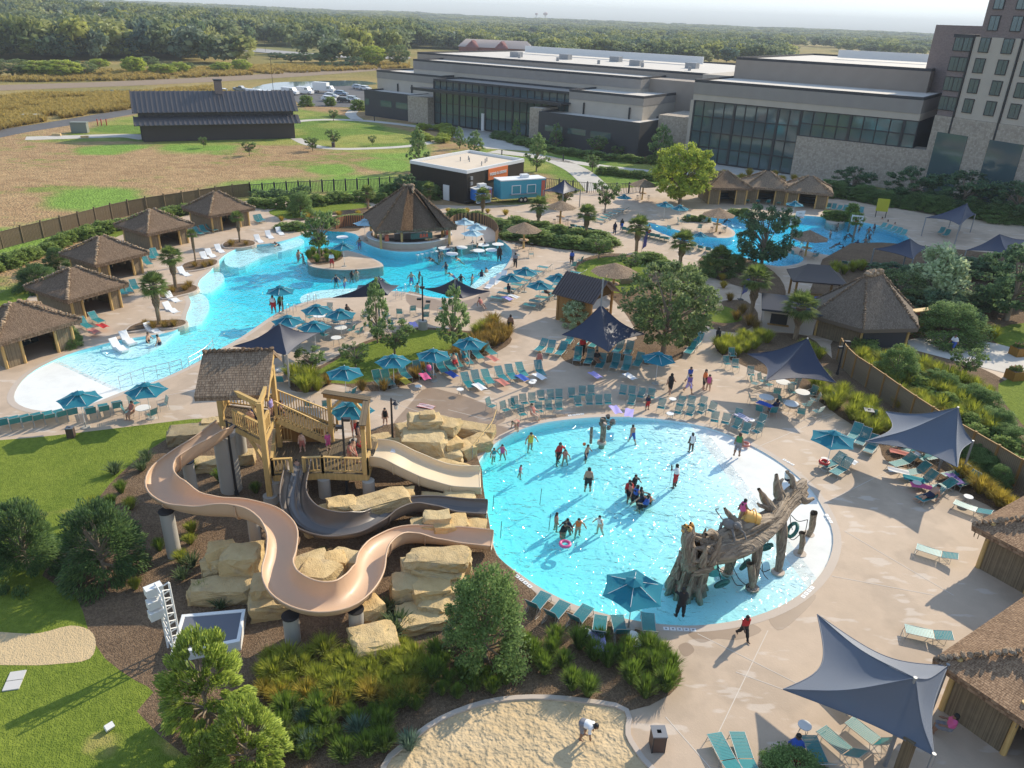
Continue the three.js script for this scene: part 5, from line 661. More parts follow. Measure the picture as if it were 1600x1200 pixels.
// hedges: one planted mass each, joined clumps of foliage
function hedge(label, s, n, w, h, kind = 'bush', tone) { const c = new THREE.CatmullRomCurve3(gp(s), false, 'centripetal'), t = thing('hedge', label, 'hedge', V(0, 0, 0)), R = mul(n * 13 + s.length), g = KIND[kind]; for (let i = 0; i < n; i++) { const q = c.getPointAt((i + 0.5) / n), m = part(t, 'hedge_plant', g[i % g.length].g, M.leaf); m.position.set(q.x + (R() - 0.5) * w * 0.4, 0, q.z + (R() - 0.5) * w * 0.4); const k = w * (0.8 + 0.5 * R()); m.scale.set(k, h * (0.75 + 0.5 * R()), k); m.rotation.y = R() * 6; } }
hedge('dark clipped hedge inside the board fence behind the cabanas', '-40,432 20,416 80,390 130,373 200,354 250,342 300,332', 34, 1.9, 1.2); hedge('hedge row inside the dark picket fence behind the lagoon', '400,322 450,326 500,320 560,314 600,318', 16, 2.2, 1.3); hedge('green hedge left of the rusty lawn on the plaza', '800,352 840,358 880,366 920,374 950,382', 15, 2.6, 1.1); hedge('second hedge row on the plaza nearer the lagoon', '810,372 850,378 890,384 930,390 950,388', 12, 2.8, 1.2); hedge('low planting behind the bar terrace', '700,338 740,342 780,350 800,362 800,374', 12, 2.4, 0.9); hedge('low hedge along the rusty lawn bank', '1000,405 1030,415 1060,428 1085,440', 9, 2.2, 0.9); hedge('planting strip before the convention wing', '810,226 860,236 920,246 980,252 1020,256', 20, 3, 1.3); hedge('golden planting island before the convention entrance', '655,205 670,202 690,204 700,212 690,222 670,220 655,214', 14, 3.2, 1.5, 'yellow'); hedge('shaded planting before the convention entrance', '775,215 800,222 830,228 850,232', 10, 3, 1.6, 'dome'); hedge('low shrubs inside the path fork', '940,272 980,275 1020,280 1060,282 1090,284', 14, 2.6, 1.2); hedge('shaded shrubs behind the basketball pool', '1290,306 1340,312 1400,322 1460,330 1530,340 1600,352', 22, 4, 2.2, 'dome'); hedge('planting left of the lagoon bar behind the island tree', '440,360 480,356 520,348 560,345', 10, 2.2, 0.8); hedge('thin shrubs on the peninsula of the lazy pool', '1072,345 1090,346 1107,347', 5, 1.4, 0.8); hedge('thin shrubs at the right of the lazy pool peninsula', '1142,337 1156,338 1168,341', 5, 1.6, 1.0);
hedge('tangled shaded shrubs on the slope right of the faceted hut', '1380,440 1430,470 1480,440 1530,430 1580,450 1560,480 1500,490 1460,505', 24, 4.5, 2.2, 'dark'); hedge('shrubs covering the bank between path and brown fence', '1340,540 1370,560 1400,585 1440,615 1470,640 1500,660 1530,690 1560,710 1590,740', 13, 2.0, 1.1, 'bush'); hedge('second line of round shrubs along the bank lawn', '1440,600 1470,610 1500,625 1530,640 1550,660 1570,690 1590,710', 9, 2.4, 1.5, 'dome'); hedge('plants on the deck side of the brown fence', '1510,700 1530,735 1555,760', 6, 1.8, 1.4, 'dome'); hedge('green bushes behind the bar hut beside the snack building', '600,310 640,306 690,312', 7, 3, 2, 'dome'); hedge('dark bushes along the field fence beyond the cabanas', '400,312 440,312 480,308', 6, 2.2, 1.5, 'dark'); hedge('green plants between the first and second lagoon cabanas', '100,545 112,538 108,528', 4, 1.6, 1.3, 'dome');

// ---------- far woods and rolling land ----------
const hillAt = (x, z) => { const D = Math.hypot(x, z), az = Math.atan2(x, -z); return 9 * Math.exp(-Math.pow((az + 0.62) / 0.3, 2)) * sst(460, 900, D) + 13 * sst(1600, 4200, D) * (0.55 + 0.45 * vn(az * 9 + 20, D / 1500, 999, 5)) * (1 - 0.35 * sst(0.1, 0.5, az)) - 0.3; };
struct('hills', grid(60, 26, (u, v) => { const az = lerp(-0.85, 0.85, u), D = 440 * Math.pow(11, v), x = sin(az) * D, z = -cos(az) * D, p = V(x, v === 0 ? -0.3 : hillAt(x, z), z); p.u = x; p.v = -z; return p; }), up(mat([0.62, 0.72, 0.5], 0.95, { map: T.dry })));
{
  const clump = (s) => { const R = mul(s), c = []; for (let i = 0; i < 12; i++) c.push([V((R() - 0.5) * 0.9, 0.45 + 0.4 * R(), (R() - 0.5) * 0.9), 0.2 + 0.16 * R()]); return leaves(420, (r) => { const [q, rr] = c[Math.floor(r() * 12)], u = r() * 2 - 1, f = r() * 6.283, k = Math.sqrt(1 - u * u), d = V(k * cos(f), u * 0.85, k * sin(f)), p = q.clone().addScaledVector(d, rr * Math.pow(r(), 0.3)); p.y = Math.max(0, p.y); return { p, dir: d }; }, 0.17, R, { c0: [0.65, 0.65, 0.65], c1: [1, 1, 1], slim: 0.75 }); };
  const im = new THREE.InstancedMesh(clump(3), M.leaf, 7600), R = mul(44), c = new THREE.Color(), m = new THREE.Matrix4(); let n = 0, guard = 0;
  while (n < 7600 && guard++ < 60000) {
    const az = lerp(-0.78, 0.78, R()), D = 432 * Math.pow(10, R() * 0.98), x = sin(az) * D, z = -cos(az) * D, edge = az < -0.12 ? 440 + 14 * sin(az * 40) : az < 0.05 ? 520 : 600;
    if (D < edge) continue; if (az > -0.14 && az < 0.03 && D < 660) continue; if (az > 0.30 && D > 600 && D < 1010 + 80 * sin(az * 30)) continue; if (az < -0.1 && az > -0.62 && D > 540 && D < 560 && R() < 0.8) continue; if (az > -0.36 && az < -0.12 && D < 620 && D > 440 && R() < 0.93) continue; if (vn(x / 160, z / 160, 9999, 3) < 0.34 && D > 640) continue;
    const big = 1 + sst(900, 3000, D) * 2.2, w = (11 + 9 * R()) * big, h = (az < -0.12 ? 13 + 7 * R() : 10 + 5 * R()) * (D > 1500 ? 0.85 : 1);
    m.compose(V(x, hillAt(x, z) - 0.5, z), new THREE.Quaternion().setFromAxisAngle(V(0, 1, 0), R() * 6.28), V(w, h, w)); im.setMatrixAt(n, m); const t = R(); c.setRGB(lerp(0.06, 0.20, t), lerp(0.095, 0.21, t), lerp(0.045, 0.08, R())); im.setColorAt(n, c); n++;
  }
  im.count = n; im.name = 'far_woods'; im.userData = { kind: 'stuff', label: 'far woods of dark green trees reaching to the horizon', category: 'woods' }; scene.add(im);
}
{ // tall meadow grass beyond the road and short tufts over the dry field: nobody could count them
  const scatter = (name, label, g, poly, n, s0, s1, seed) => { const P = gp(poly), R = mul(seed), xs = P.map((p) => p.x), zs = P.map((p) => p.z), x0 = Math.min(...xs), x1 = Math.max(...xs), z0 = Math.min(...zs), z1 = Math.max(...zs), im = new THREE.InstancedMesh(g, M.leaf, n), m = new THREE.Matrix4(); let k = 0, guard = 0; while (k < n && guard++ < n * 8) { const x = lerp(x0, x1, R()), z = lerp(z0, z1, R()); if (!inside(P, x, z) || (name !== 'lawn_grass' && vn(x / 6, z / 6, 9999, seed) < 0.3)) continue; const s = lerp(s0, s1, R()); m.compose(V(x, -0.03, z), new THREE.Quaternion().setFromAxisAngle(V(0, 1, 0), R() * 6.28), V(s * 1.3, s, s * 1.3)); im.setMatrixAt(k++, m); } im.count = k; im.name = name; im.userData = { kind: 'stuff', label, category: 'grass' }; scene.add(im); };
  const g1 = tuft(91, 46, 0.9, 0.7, [0.34, 0.25, 0.06], [0.56, 0.43, 0.14], 0.03), g2 = tuft(92, 26, 0.3, 0.4, [0.26, 0.20, 0.08], [0.44, 0.34, 0.17], 0.02), g3 = tuft(93, 40, 0.09, 0.09, [0.18, 0.32, 0.03], [0.34, 0.48, 0.05], 0.008);
  scatter('meadow_grass', 'tall golden meadow grass beyond the road', g1, '-60,230 0,203 90,186 205,170 300,158 370,150 330,138 200,148 60,150 -60,160', 5200, 1.1, 2.0, 5);
    scatter('pasture_grass', 'pale pasture grass before the far woods', g1, '-60,130 200,126 420,116 640,106 640,98 420,104 200,112 -60,120', 2600, 1.2, 2.2, 8);
}

// ---------- deck furniture ----------
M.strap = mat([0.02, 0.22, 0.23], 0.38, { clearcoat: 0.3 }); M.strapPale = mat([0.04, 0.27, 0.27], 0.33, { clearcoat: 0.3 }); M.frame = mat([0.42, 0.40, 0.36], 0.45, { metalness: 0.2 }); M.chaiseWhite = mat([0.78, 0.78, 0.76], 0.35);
M.canopy = new THREE.MeshPhysicalMaterial({ color: rgb(0.022, 0.19, 0.26), roughness: 0.9, specularIntensity: 0.3, transmission: 0.2, thickness: 0, side: THREE.DoubleSide, bumpMap: T.fabric, bumpScale: 0.002 });
M.canopyPale = new THREE.MeshPhysicalMaterial({ color: rgb(0.34, 0.52, 0.60), roughness: 0.85, transmission: 0.2, thickness: 0, side: THREE.DoubleSide });
M.navy = new THREE.MeshPhysicalMaterial({ color: rgb(0.024, 0.033, 0.068), roughness: 0.6, transmission: 0.08, thickness: 0, side: THREE.DoubleSide, sheen: 0.35, sheenColor: rgb(0.4, 0.45, 0.55), bumpMap: T.fabric, bumpScale: 0.002 });
M.greySail = new THREE.MeshPhysicalMaterial({ color: rgb(0.10, 0.125, 0.17), roughness: 0.6, transmission: 0.14, thickness: 0, side: THREE.DoubleSide, sheen: 0.6, sheenColor: rgb(0.4, 0.45, 0.55), bumpMap: T.fabric, bumpScale: 0.002 });
function loungerProto(backDeg, strapMat) { // foot end at +z, head at -z; 1.95 m
  const t = thing('sun_lounger', 'pattern', 'sun lounger'), a = backDeg * PI / 180, w = 0.64, h = 0.36, L = 1.25, B = 0.78, hz = -0.35, bp = (s) => V(0, h + sin(a) * s, hz - cos(a) * s);
  const straps = []; for (let i = 0; i < 19; i++) { const z = hz + 0.05 + i * (L - 0.08) / 18; straps.push(bx(w - 0.03, 0.012, 0.05, 0, h + 0.012 - 0.02 * sin(PI * i / 18), z)); } part(t, 'seat_straps', merge(straps), strapMat);
  const bs = []; for (let i = 0; i < 12; i++) { const p = bp(0.05 + i * (B - 0.08) / 11); bs.push(bx(w - 0.03, 0.05, 0.012, 0, p.y, p.z, 0, -(PI / 2 - a))); } part(t, 'back_straps', merge(bs), strapMat);
  const f = []; for (const s of [-1, 1]) { const x = s * w / 2, e = bp(B); f.push(rod(V(x, h, hz + L), V(x, h, hz), 0.016), rod(V(x, h, hz), V(x, e.y, e.z), 0.016), rod(V(x, h, hz + L - 0.12), V(x, 0, hz + L - 0.02), 0.016), rod(V(x, h, hz + 0.1), V(x, 0, hz + 0.02), 0.016), rod(V(x, h, hz - 0.02), V(x, 0.08, hz - 0.45), 0.012), rod(V(x, 0.0, hz + 0.02), V(x, 0.08, hz - 0.45), 0.012)); if (a > 0.2) f.push(rod(V(x, 0.08, hz - 0.45), V(x, bp(B * 0.6).y, bp(B * 0.6).z), 0.010)); }
  f.push(rod(V(-w / 2, h, hz + L), V(w / 2, h, hz + L), 0.016), rod(V(-w / 2, bp(B).y, bp(B).z), V(w / 2, bp(B).y, bp(B).z), 0.016), rod(V(-w / 2, 0.0, hz + L - 0.02), V(w / 2, 0, hz + L - 0.02), 0.014)); part(t, 'frame', merge(f), M.frame); return unplaced(t);
}
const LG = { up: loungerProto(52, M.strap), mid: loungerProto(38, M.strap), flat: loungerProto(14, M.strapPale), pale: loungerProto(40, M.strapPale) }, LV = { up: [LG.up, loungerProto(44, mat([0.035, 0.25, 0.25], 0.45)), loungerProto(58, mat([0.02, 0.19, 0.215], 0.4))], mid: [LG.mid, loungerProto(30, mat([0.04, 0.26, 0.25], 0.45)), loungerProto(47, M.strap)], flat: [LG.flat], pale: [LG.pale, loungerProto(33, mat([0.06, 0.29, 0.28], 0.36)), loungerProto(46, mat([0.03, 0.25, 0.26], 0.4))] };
function layL(kind, foot, head, label, group) { const d = V().subVectors(foot, head), yaw = Math.atan2(d.x, d.z); const vs = LV[kind]; return dup(vs[Math.floor(hsh(Math.round(foot.x * 13), Math.round(foot.z * 29), 7) * vs.length)], label, foot.clone().add(head).multiplyScalar(0.5), yaw + (hsh(Math.round(foot.x * 31), Math.round(foot.z * 17), 3) - 0.5) * 0.22, 1, group); }
function rowL(kind, n, f0, f1, h0, h1, where, group = 'sun loungers') { for (let i = 0; i < n; i++) { const t = n > 1 ? i / (n - 1) : 0; layL(kind, G(lerp(f0[0], f1[0], t), lerp(f0[1], f1[1], t)), G(lerp(h0[0], h1[0], t), lerp(h0[1], h1[1], t)), ORD[i] + ' teal strap lounger from the left ' + where, group); } }
function listL(kind, s, where, group = 'sun loungers') { s.trim().split(/\s*;\s*/).forEach((q, i) => { const [f, h] = gp(q); layL(kind, f, h, ORD[i] + ' teal strap lounger from the left ' + where, group); }); }
rowL('up', 7, [2, 656], [108, 641], [12, 682], [120, 664], 'in the row along the front lawn'); rowL('up', 3, [138, 640], [180, 631], [148, 662], [190, 653], 'right of the lawn row umbrella');
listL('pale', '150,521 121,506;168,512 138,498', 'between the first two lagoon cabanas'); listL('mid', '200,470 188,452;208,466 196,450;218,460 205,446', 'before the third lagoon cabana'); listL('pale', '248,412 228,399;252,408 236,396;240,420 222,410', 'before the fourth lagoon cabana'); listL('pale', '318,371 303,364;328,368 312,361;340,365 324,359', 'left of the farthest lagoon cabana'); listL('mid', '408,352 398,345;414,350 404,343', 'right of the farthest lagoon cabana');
listL('up', '600,612 586,592;613,610 600,592;640,602 625,580;664,598 647,576', 'under the left lawn umbrellas'); listL('mid', '680,597 664,574;700,592 681,570;713,587 694,568;722,582 706,564;740,579 720,558', 'under the middle lawn umbrellas'); listL('pale', '757,571 735,549;778,565 752,543', 'by the rusty grass tip');
listL('mid', '739,617 723,592;755,614 738,590;771,611 754,586;792,606 776,583;807,603 791,580;824,599 807,575;851,598 836,574', 'in the sunny row above the boulders');
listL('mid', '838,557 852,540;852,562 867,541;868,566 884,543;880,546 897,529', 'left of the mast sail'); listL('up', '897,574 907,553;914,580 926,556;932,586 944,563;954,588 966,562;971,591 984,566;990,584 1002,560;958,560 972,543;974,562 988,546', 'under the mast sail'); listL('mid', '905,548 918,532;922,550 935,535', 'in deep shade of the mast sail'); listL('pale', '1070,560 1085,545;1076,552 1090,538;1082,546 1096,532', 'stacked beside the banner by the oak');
rowL('mid', 8, [764, 468], [838, 420], [796, 473], [866, 425], 'in the near row beyond the lifeguard umbrellas'); rowL('mid', 9, [816, 480], [888, 428], [848, 485], [917, 434], 'in the second row beside the brown metal roof');
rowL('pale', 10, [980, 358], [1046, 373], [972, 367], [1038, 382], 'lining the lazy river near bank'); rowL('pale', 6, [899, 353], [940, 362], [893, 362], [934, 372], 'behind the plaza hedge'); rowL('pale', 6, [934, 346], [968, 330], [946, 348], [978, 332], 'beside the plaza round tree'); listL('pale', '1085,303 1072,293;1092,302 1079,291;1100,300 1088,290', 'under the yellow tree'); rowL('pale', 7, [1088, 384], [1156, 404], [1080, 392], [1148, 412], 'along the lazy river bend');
rowL('mid', 10, [1322, 410], [1424, 418], [1318, 421], [1420, 428], 'in the shaded row by the basketball pool'); rowL('mid', 7, [1290, 331], [1342, 338], [1296, 324], [1348, 330], 'in the shaded row beyond the basketball pool'); rowL('pale', 5, [1370, 360], [1404, 372], [1384, 356], [1416, 366], 'on the shaded shelf of the basketball pool'); listL('pale', '1460,370 1478,362;1468,374 1486,366;1548,405 1562,396', 'under the shaded far sails'); rowL('mid', 5, [1165, 314], [1230, 318], [1168, 320], [1232, 326], 'before the far cabanas');
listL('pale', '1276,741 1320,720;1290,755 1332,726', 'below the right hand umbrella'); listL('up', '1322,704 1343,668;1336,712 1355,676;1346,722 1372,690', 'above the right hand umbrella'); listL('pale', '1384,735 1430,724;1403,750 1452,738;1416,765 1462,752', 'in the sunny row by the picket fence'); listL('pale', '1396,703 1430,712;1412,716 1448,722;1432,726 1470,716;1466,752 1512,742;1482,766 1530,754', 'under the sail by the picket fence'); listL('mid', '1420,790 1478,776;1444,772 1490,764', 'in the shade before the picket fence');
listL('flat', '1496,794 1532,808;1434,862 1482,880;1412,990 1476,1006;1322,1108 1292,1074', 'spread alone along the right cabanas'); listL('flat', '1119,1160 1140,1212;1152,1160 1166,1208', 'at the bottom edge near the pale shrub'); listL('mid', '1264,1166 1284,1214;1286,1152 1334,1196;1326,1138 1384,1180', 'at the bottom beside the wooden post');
listL('up', '852,936 826,968;880,949 856,984;916,956 893,990', 'in the angled trio at the near pool edge'); listL('up', '935,973 936,1010;966,974 969,1009;1012,970 1013,1006', 'in the straight trio by the near umbrella');
// white moulded chaises standing in the shallow ledges
{
  const prof = [[0.95, 0.30], [0.55, 0.22], [0.25, 0.30], [0.0, 0.38], [-0.3, 0.30], [-0.45, 0.32], [-0.95, 0.86]], c = new THREE.CatmullRomCurve3(prof.map(([z, y]) => V(0, y, z))), top = c.getPoints(28), sh = new THREE.Shape(); top.forEach((p, i) => (i ? sh.lineTo(p.z, p.y) : sh.moveTo(p.z, p.y))); sh.lineTo(-0.92, 0.72); sh.lineTo(-0.5, 0.05); sh.lineTo(0.0, 0.05); sh.lineTo(0.0, 0.22); sh.lineTo(0.3, 0.05); sh.lineTo(0.8, 0.05); sh.lineTo(0.95, 0.22);
  const g = new THREE.ExtrudeGeometry(sh, { depth: 0.62, bevelEnabled: true, bevelSize: 0.02, bevelThickness: 0.02, bevelSegments: 2 }); g.translate(0, 0, -0.31).rotateY(-PI / 2);
  '203,551 171,536;215,541 187,524;259,523 224,512;283,491 254,479;286,474 257,463;302,434 276,423;330,409 314,400;339,404 322,395;352,397 337,388;412,381 399,373;428,375 416,366;446,370 431,360'.split(';').forEach((q, i) => { const [f, h] = gp(q), d = V().subVectors(f, h); single('ledge_chaise', g, M.chaiseWhite, ORD[i] + ' white moulded chaise counted along the lagoon ledge from the left', 'chaise', f.clone().add(h).multiplyScalar(0.5).setY(-0.24), Math.atan2(d.x, d.z), 'white chaises on the lagoon ledge'); });
  '758,452 772,442;768,446 782,436;776,440 790,430'.split(';').forEach((q, i) => { const [f, h] = gp(q), d = V().subVectors(f, h); single('ledge_chaise', g, M.chaiseWhite, ORD[i] + ' white chaise on the ledge at the right lagoon end', 'chaise', f.clone().add(h).multiplyScalar(0.5).setY(-0.24), Math.atan2(d.x, d.z), 'white chaises on the lagoon ledge'); });
}
function chairProto(m) { // upright armchair of straps, facing +z
  const t = thing('deck_chair', 'pattern', 'chair'), w = 0.54, s = [], b = [], f = []; for (let i = 0; i < 7; i++) s.push(bx(w - 0.03, 0.012, 0.05, 0, 0.42 - 0.006 * i, 0.22 - i * 0.068)); for (let i = 0; i < 8; i++) b.push(bx(w - 0.03, 0.05, 0.012, 0, 0.45 + i * 0.066, -0.24 - i * 0.024, 0, -0.3)); part(t, 'seat_straps', merge(s), m); part(t, 'back_straps', merge(b), m);
  for (const k of [-1, 1]) { const x = k * w / 2; f.push(rod(V(x, 0.42, 0.25), V(x, 0.4, -0.23), 0.014), rod(V(x, 0.4, -0.23), V(x, 0.97, -0.43), 0.014), rod(V(x, 0.63, 0.25), V(x, 0, 0.28), 0.014), rod(V(x, 0.63, 0.25), V(x, 0.64, -0.3), 0.016), rod(V(x, 0.64, -0.3), V(x, 0, -0.34), 0.014)); } f.push(rod(V(-w / 2, 0.97, -0.43), V(w / 2, 0.97, -0.43), 0.014), rod(V(-w / 2, 0.42, 0.25), V(w / 2, 0.42, 0.25), 0.014)); part(t, 'frame', merge(f), M.frame); return unplaced(t);
}
const CH = chairProto(M.strap);
function chairs(s, to, where) { const c = to ? G(...to) : null; pts(s).sort((a, b) => a[0] - b[0]).forEach(([px, py, yaw], i) => { const p = G(px, py), y = yaw !== undefined ? yaw * PI / 180 : Math.atan2(c.x - p.x, c.z - p.z); dup(CH, ORD[i % 20] + ' teal armchair from the left ' + where, p, y + (hsh(px, py, 5) - 0.5) * 0.35, 1, 'teal armchairs'); }); }
chairs('806,641 819,637 832,635 846,631 860,630 873,629', [930, 760], 'in the back row at the upper left pool edge'); chairs('790,648 803,644 842,650 857,646 873,646 816,655', [930, 760], 'in the front row at the upper left pool edge'); chairs('768,642', [1000, 740], 'standing alone above the boulders'); chairs('893,627 909,624 923,623 972,622 986,624 1000,627 1016,628', [960, 760], 'in the back row above the pool head'); chairs('903,640 920,638 935,638 949,637 985,638 1032,644', [960, 760], 'in the front row above the pool head'); chairs('1058,652 1076,655 1093,652 1110,649 1062,640 1078,640 1095,640', [1000, 760], 'in the pair of rows at the pool shoulder'); chairs('1115,665 1132,668 1148,675 1163,683 1180,682 1186,668 1150,660', [1050, 780], 'in the row ending at the pool beach');
function roundTable(label, px, py, r = 0.55, h = 0.72, m = M.whiteDull, grp = 'round white tables') { const t = thing(r < 0.4 ? 'side_table' : 'round_table', label, 'table', G(px, py), px, grp); part(t, 'table_top', cyl(r, r, 0.035, 0, h, 0, 28), m); for (let i = 0; i < 4; i++) { const a = i * PI / 2 + 0.4; part(t, 'leg', rod(V(cos(a) * r * 0.55, h, sin(a) * r * 0.55), V(cos(a) * r * 0.8, 0, sin(a) * r * 0.8), 0.014), M.frame); } return t; }
roundTable('round white table under the standing sail, farthest right of its mast', 1221, 610); roundTable('round white table under the standing sail beside its mast post', 1251, 626); roundTable('round white table half in shade below the standing sail', 1233, 644); roundTable('round table with blue towels left below the standing sail', 1195, 634); roundTable('pale round table among the chairs by the lagoon umbrellas', 533, 524); roundTable('small white table before the central lawn path', 526, 540, 0.45); roundTable('round white table behind the tower roof', 443, 590); roundTable('round table under the second lawn row umbrella', 226, 652, 0.5); roundTable('round table near the left lagoon umbrella', 455, 522); roundTable('round table beside the right lagoon umbrella', 500, 505);
for (const [px, py, lb] of [[914, 1000, 'round side table left of the near umbrella'], [987, 1004, 'round side table at the foot of the near umbrella'], [992, 1016, 'cream side table below the near umbrella'], [1254, 1146, 'cream side table at the bottom near two loungers'], [719, 617, 'white side table at the left of the sunny row'], [833, 603, 'white side table at the right of the sunny row'], [1046, 655, 'white side table among the pool head chairs'], [1050, 632, 'second white side table among the pool head chairs'], [1430, 764, 'white side table in the row by the picket fence'], [1287, 727, 'white side table with red towel by the right umbrella'], [1433, 716, 'white side table under the sail by the fence'], [1510, 786, 'round white table with dark rim by the cabana roof'], [654, 612, 'low side table under the left lawn umbrellas'], [1172, 665, 'white side table beside the striped towel'], [831, 606, 'second low table by the sunny row']]) roundTable(lb, px, py, 0.27, 0.45, M.whiteDull, 'side tables');
chairs('1178,606 1190,602 1200,608 1212,620 1240,606 1206,598', [1210, 612], 'under the left half of the standing sail'); chairs('1236,620 1258,640 1270,632 1275,650 1250,652 1266,622 1290,630 1222,634', [1245, 630], 'round the tables right of the standing sail mast'); chairs('1176,632 1205,650 1186,648 1215,640', [1195, 634], 'round the towel table'); chairs('1135,575 1148,580 1172,592 1143,562', [1190, 640], 'left of the standing sail in the grass edge'); chairs('515,520 548,522 525,510 545,512 560,525 575,515 590,520 600,505 570,500 508,530', [533, 520], 'round the pale lagoon table'); chairs('440,520 470,518 462,530 448,512', [455, 522], 'under the left lagoon umbrellas'); chairs('485,502 512,500 498,514 515,490', [500, 505], 'under the right lagoon umbrellas'); chairs('605,500 625,495 645,490 665,488 690,488 612,512 630,510 665,500', [640, 470], 'between the two slender lawn trees'); chairs('428,585 455,586 440,602 460,600', [443, 590], 'behind the tower roof'); chairs('203,652 238,655 255,640 212,638', [226, 650], 'under the second lawn row umbrella'); chairs('484,640 535,628 510,640 548,622', [510, 610], 'behind the slide pergola'); chairs('1350,655 1362,662', [1320, 700], 'near the planted fence edge'); chairs('895,420 905,412 808,404 830,402', [857, 402], 'round the plaza parasols'); chairs('1046,362 1062,350 1092,360 1130,362 1075,346 1100,350', [1080, 352], 'on the lazy pool peninsula'); chairs('1240,402 1272,405', [1258, 400], 'beside the basketball parasol');
// umbrellas: six cloth panels on ribs
function umbProto(pm) {
  const t = thing('umbrella', 'pattern', 'umbrella'), R = 1.42, top = 2.62, eave = 2.12, n = 6, P = (i, r, y) => V(cos(i * PI / 3) * r, y, sin(i * PI / 3) * r);
  for (let i = 0; i < n; i++) { const a = P(i, R, eave), b = P(i + 1, R, eave); part(t, 'canopy_panel', grid(6, 8, (u, v) => { const e = a.clone().lerp(b, u), k = e.lerp(V(0, top, 0), v); k.y -= 0.10 * sin(PI * v) * (0.4 + 0.6 * sin(PI * u)); const s = 1 - 0.05 * sin(PI * u) * (1 - v); k.x *= s; k.z *= s; k.u = u * 1.4; k.v = v * 1.5; return k; }), pm); part(t, 'rib', rod(P(i, 0.05, top - 0.02), P(i, R - 0.02, eave - 0.03).add(V(0, 0, 0)), 0.011, 5), M.whiteDull); }
  const vent = []; for (let i = 0; i < n; i++) { const a = P(i, 0.42, top - 0.04), b = P(i + 1, 0.42, top - 0.04); vent.push(custom([a.x, a.y, a.z, b.x, b.y, b.z, 0, top + 0.12, 0], [0, 2, 1])); } part(t, 'vent_cap', merge(vent), pm);
  part(t, 'pole', cyl(0.024, 0.02, top + 0.08, 0, 0, 0, 8), M.whiteDull); part(t, 'finial', put(new THREE.SphereGeometry(0.045, 8, 6), 0, top + 0.16, 0), M.whiteDull); part(t, 'base', merge([cyl(0.3, 0.27, 0.07, 0, 0, 0, 20), cyl(0.045, 0.045, 0.35, 0, 0.07, 0, 10)]), M.concrete); return unplaced(t);
}
const UM = umbProto(M.canopy), UMP = umbProto(M.canopyPale);
function umbrella(px, py, label, o = {}) { const p = G(px, py, (o.y ?? 0) + 2.78); p.y = o.y ?? 0; return dup(o.pale ? UMP : UM, label, p, o.turn ?? px * 0.21, o.s ?? 1, 'teal umbrellas'); }
for (const [px, py, lb, o] of [[121, 610, 'teal umbrella left of the pair above the front lawn loungers'], [226, 597, 'teal umbrella right of the pair above the front lawn loungers'], [437, 445, 'teal umbrella over two lifeguards at the lagoon edge'], [536, 378, 'teal umbrella on the lagoon island'], [494, 474, 'teal umbrella, farthest of the lagoon table cluster'], [449, 491, 'teal umbrella, leftmost of the lagoon table cluster'], [531, 481, 'teal umbrella, rightmost of the lagoon table cluster'], [490, 500, 'teal umbrella, nearest of the lagoon table cluster'], [538, 571, 'teal umbrella behind the tower stair beside the big grass'], [614, 553, 'teal umbrella left of three behind the central lawn'], [677, 544, 'teal umbrella middle of three behind the central lawn'], [734, 526, 'teal umbrella at the rusty grass tip'], [549, 627, 'teal umbrella on the slide deck inside the pergola', { y: 1.6 }], [799, 426, 'teal umbrella left of four beyond the lagoon end'], [821, 416, 'teal umbrella farthest of four beyond the lagoon end'], [844, 437, 'teal umbrella nearest of four beyond the lagoon end'], [873, 426, 'teal umbrella right of four beside the brown metal roof'], [991, 909, 'teal umbrella at the near edge of the round pool', { s: 1.08, turn: 0.3 }], [1304, 675, 'teal umbrella between round pool and picket fence sail', { s: 1.05, turn: 0.1 }], [1030, 549, 'teal umbrella under the live oak beside the banner'], [1040, 314, 'teal umbrella far left on the lazy pool deck'], [1063, 319, 'teal umbrella next to it on the lazy pool deck'], [1243, 313, 'teal umbrella behind the basketball hoops'], [1096, 355, 'low teal umbrella at the peninsula water edge', { s: 0.8 }], [569, 341, 'pale umbrella left of the bar hut', { pale: 1 }], [726, 340, 'pale umbrella behind on the bar terrace', { pale: 1 }], [745, 348, 'pale umbrella right on the bar terrace', { pale: 1 }], [738, 357, 'pale umbrella in front on the bar terrace', { pale: 1 }], [976, 300, 'teal umbrella behind the plaza tree', { s: 0.9 }]]) umbrella(px, py, lb, o);

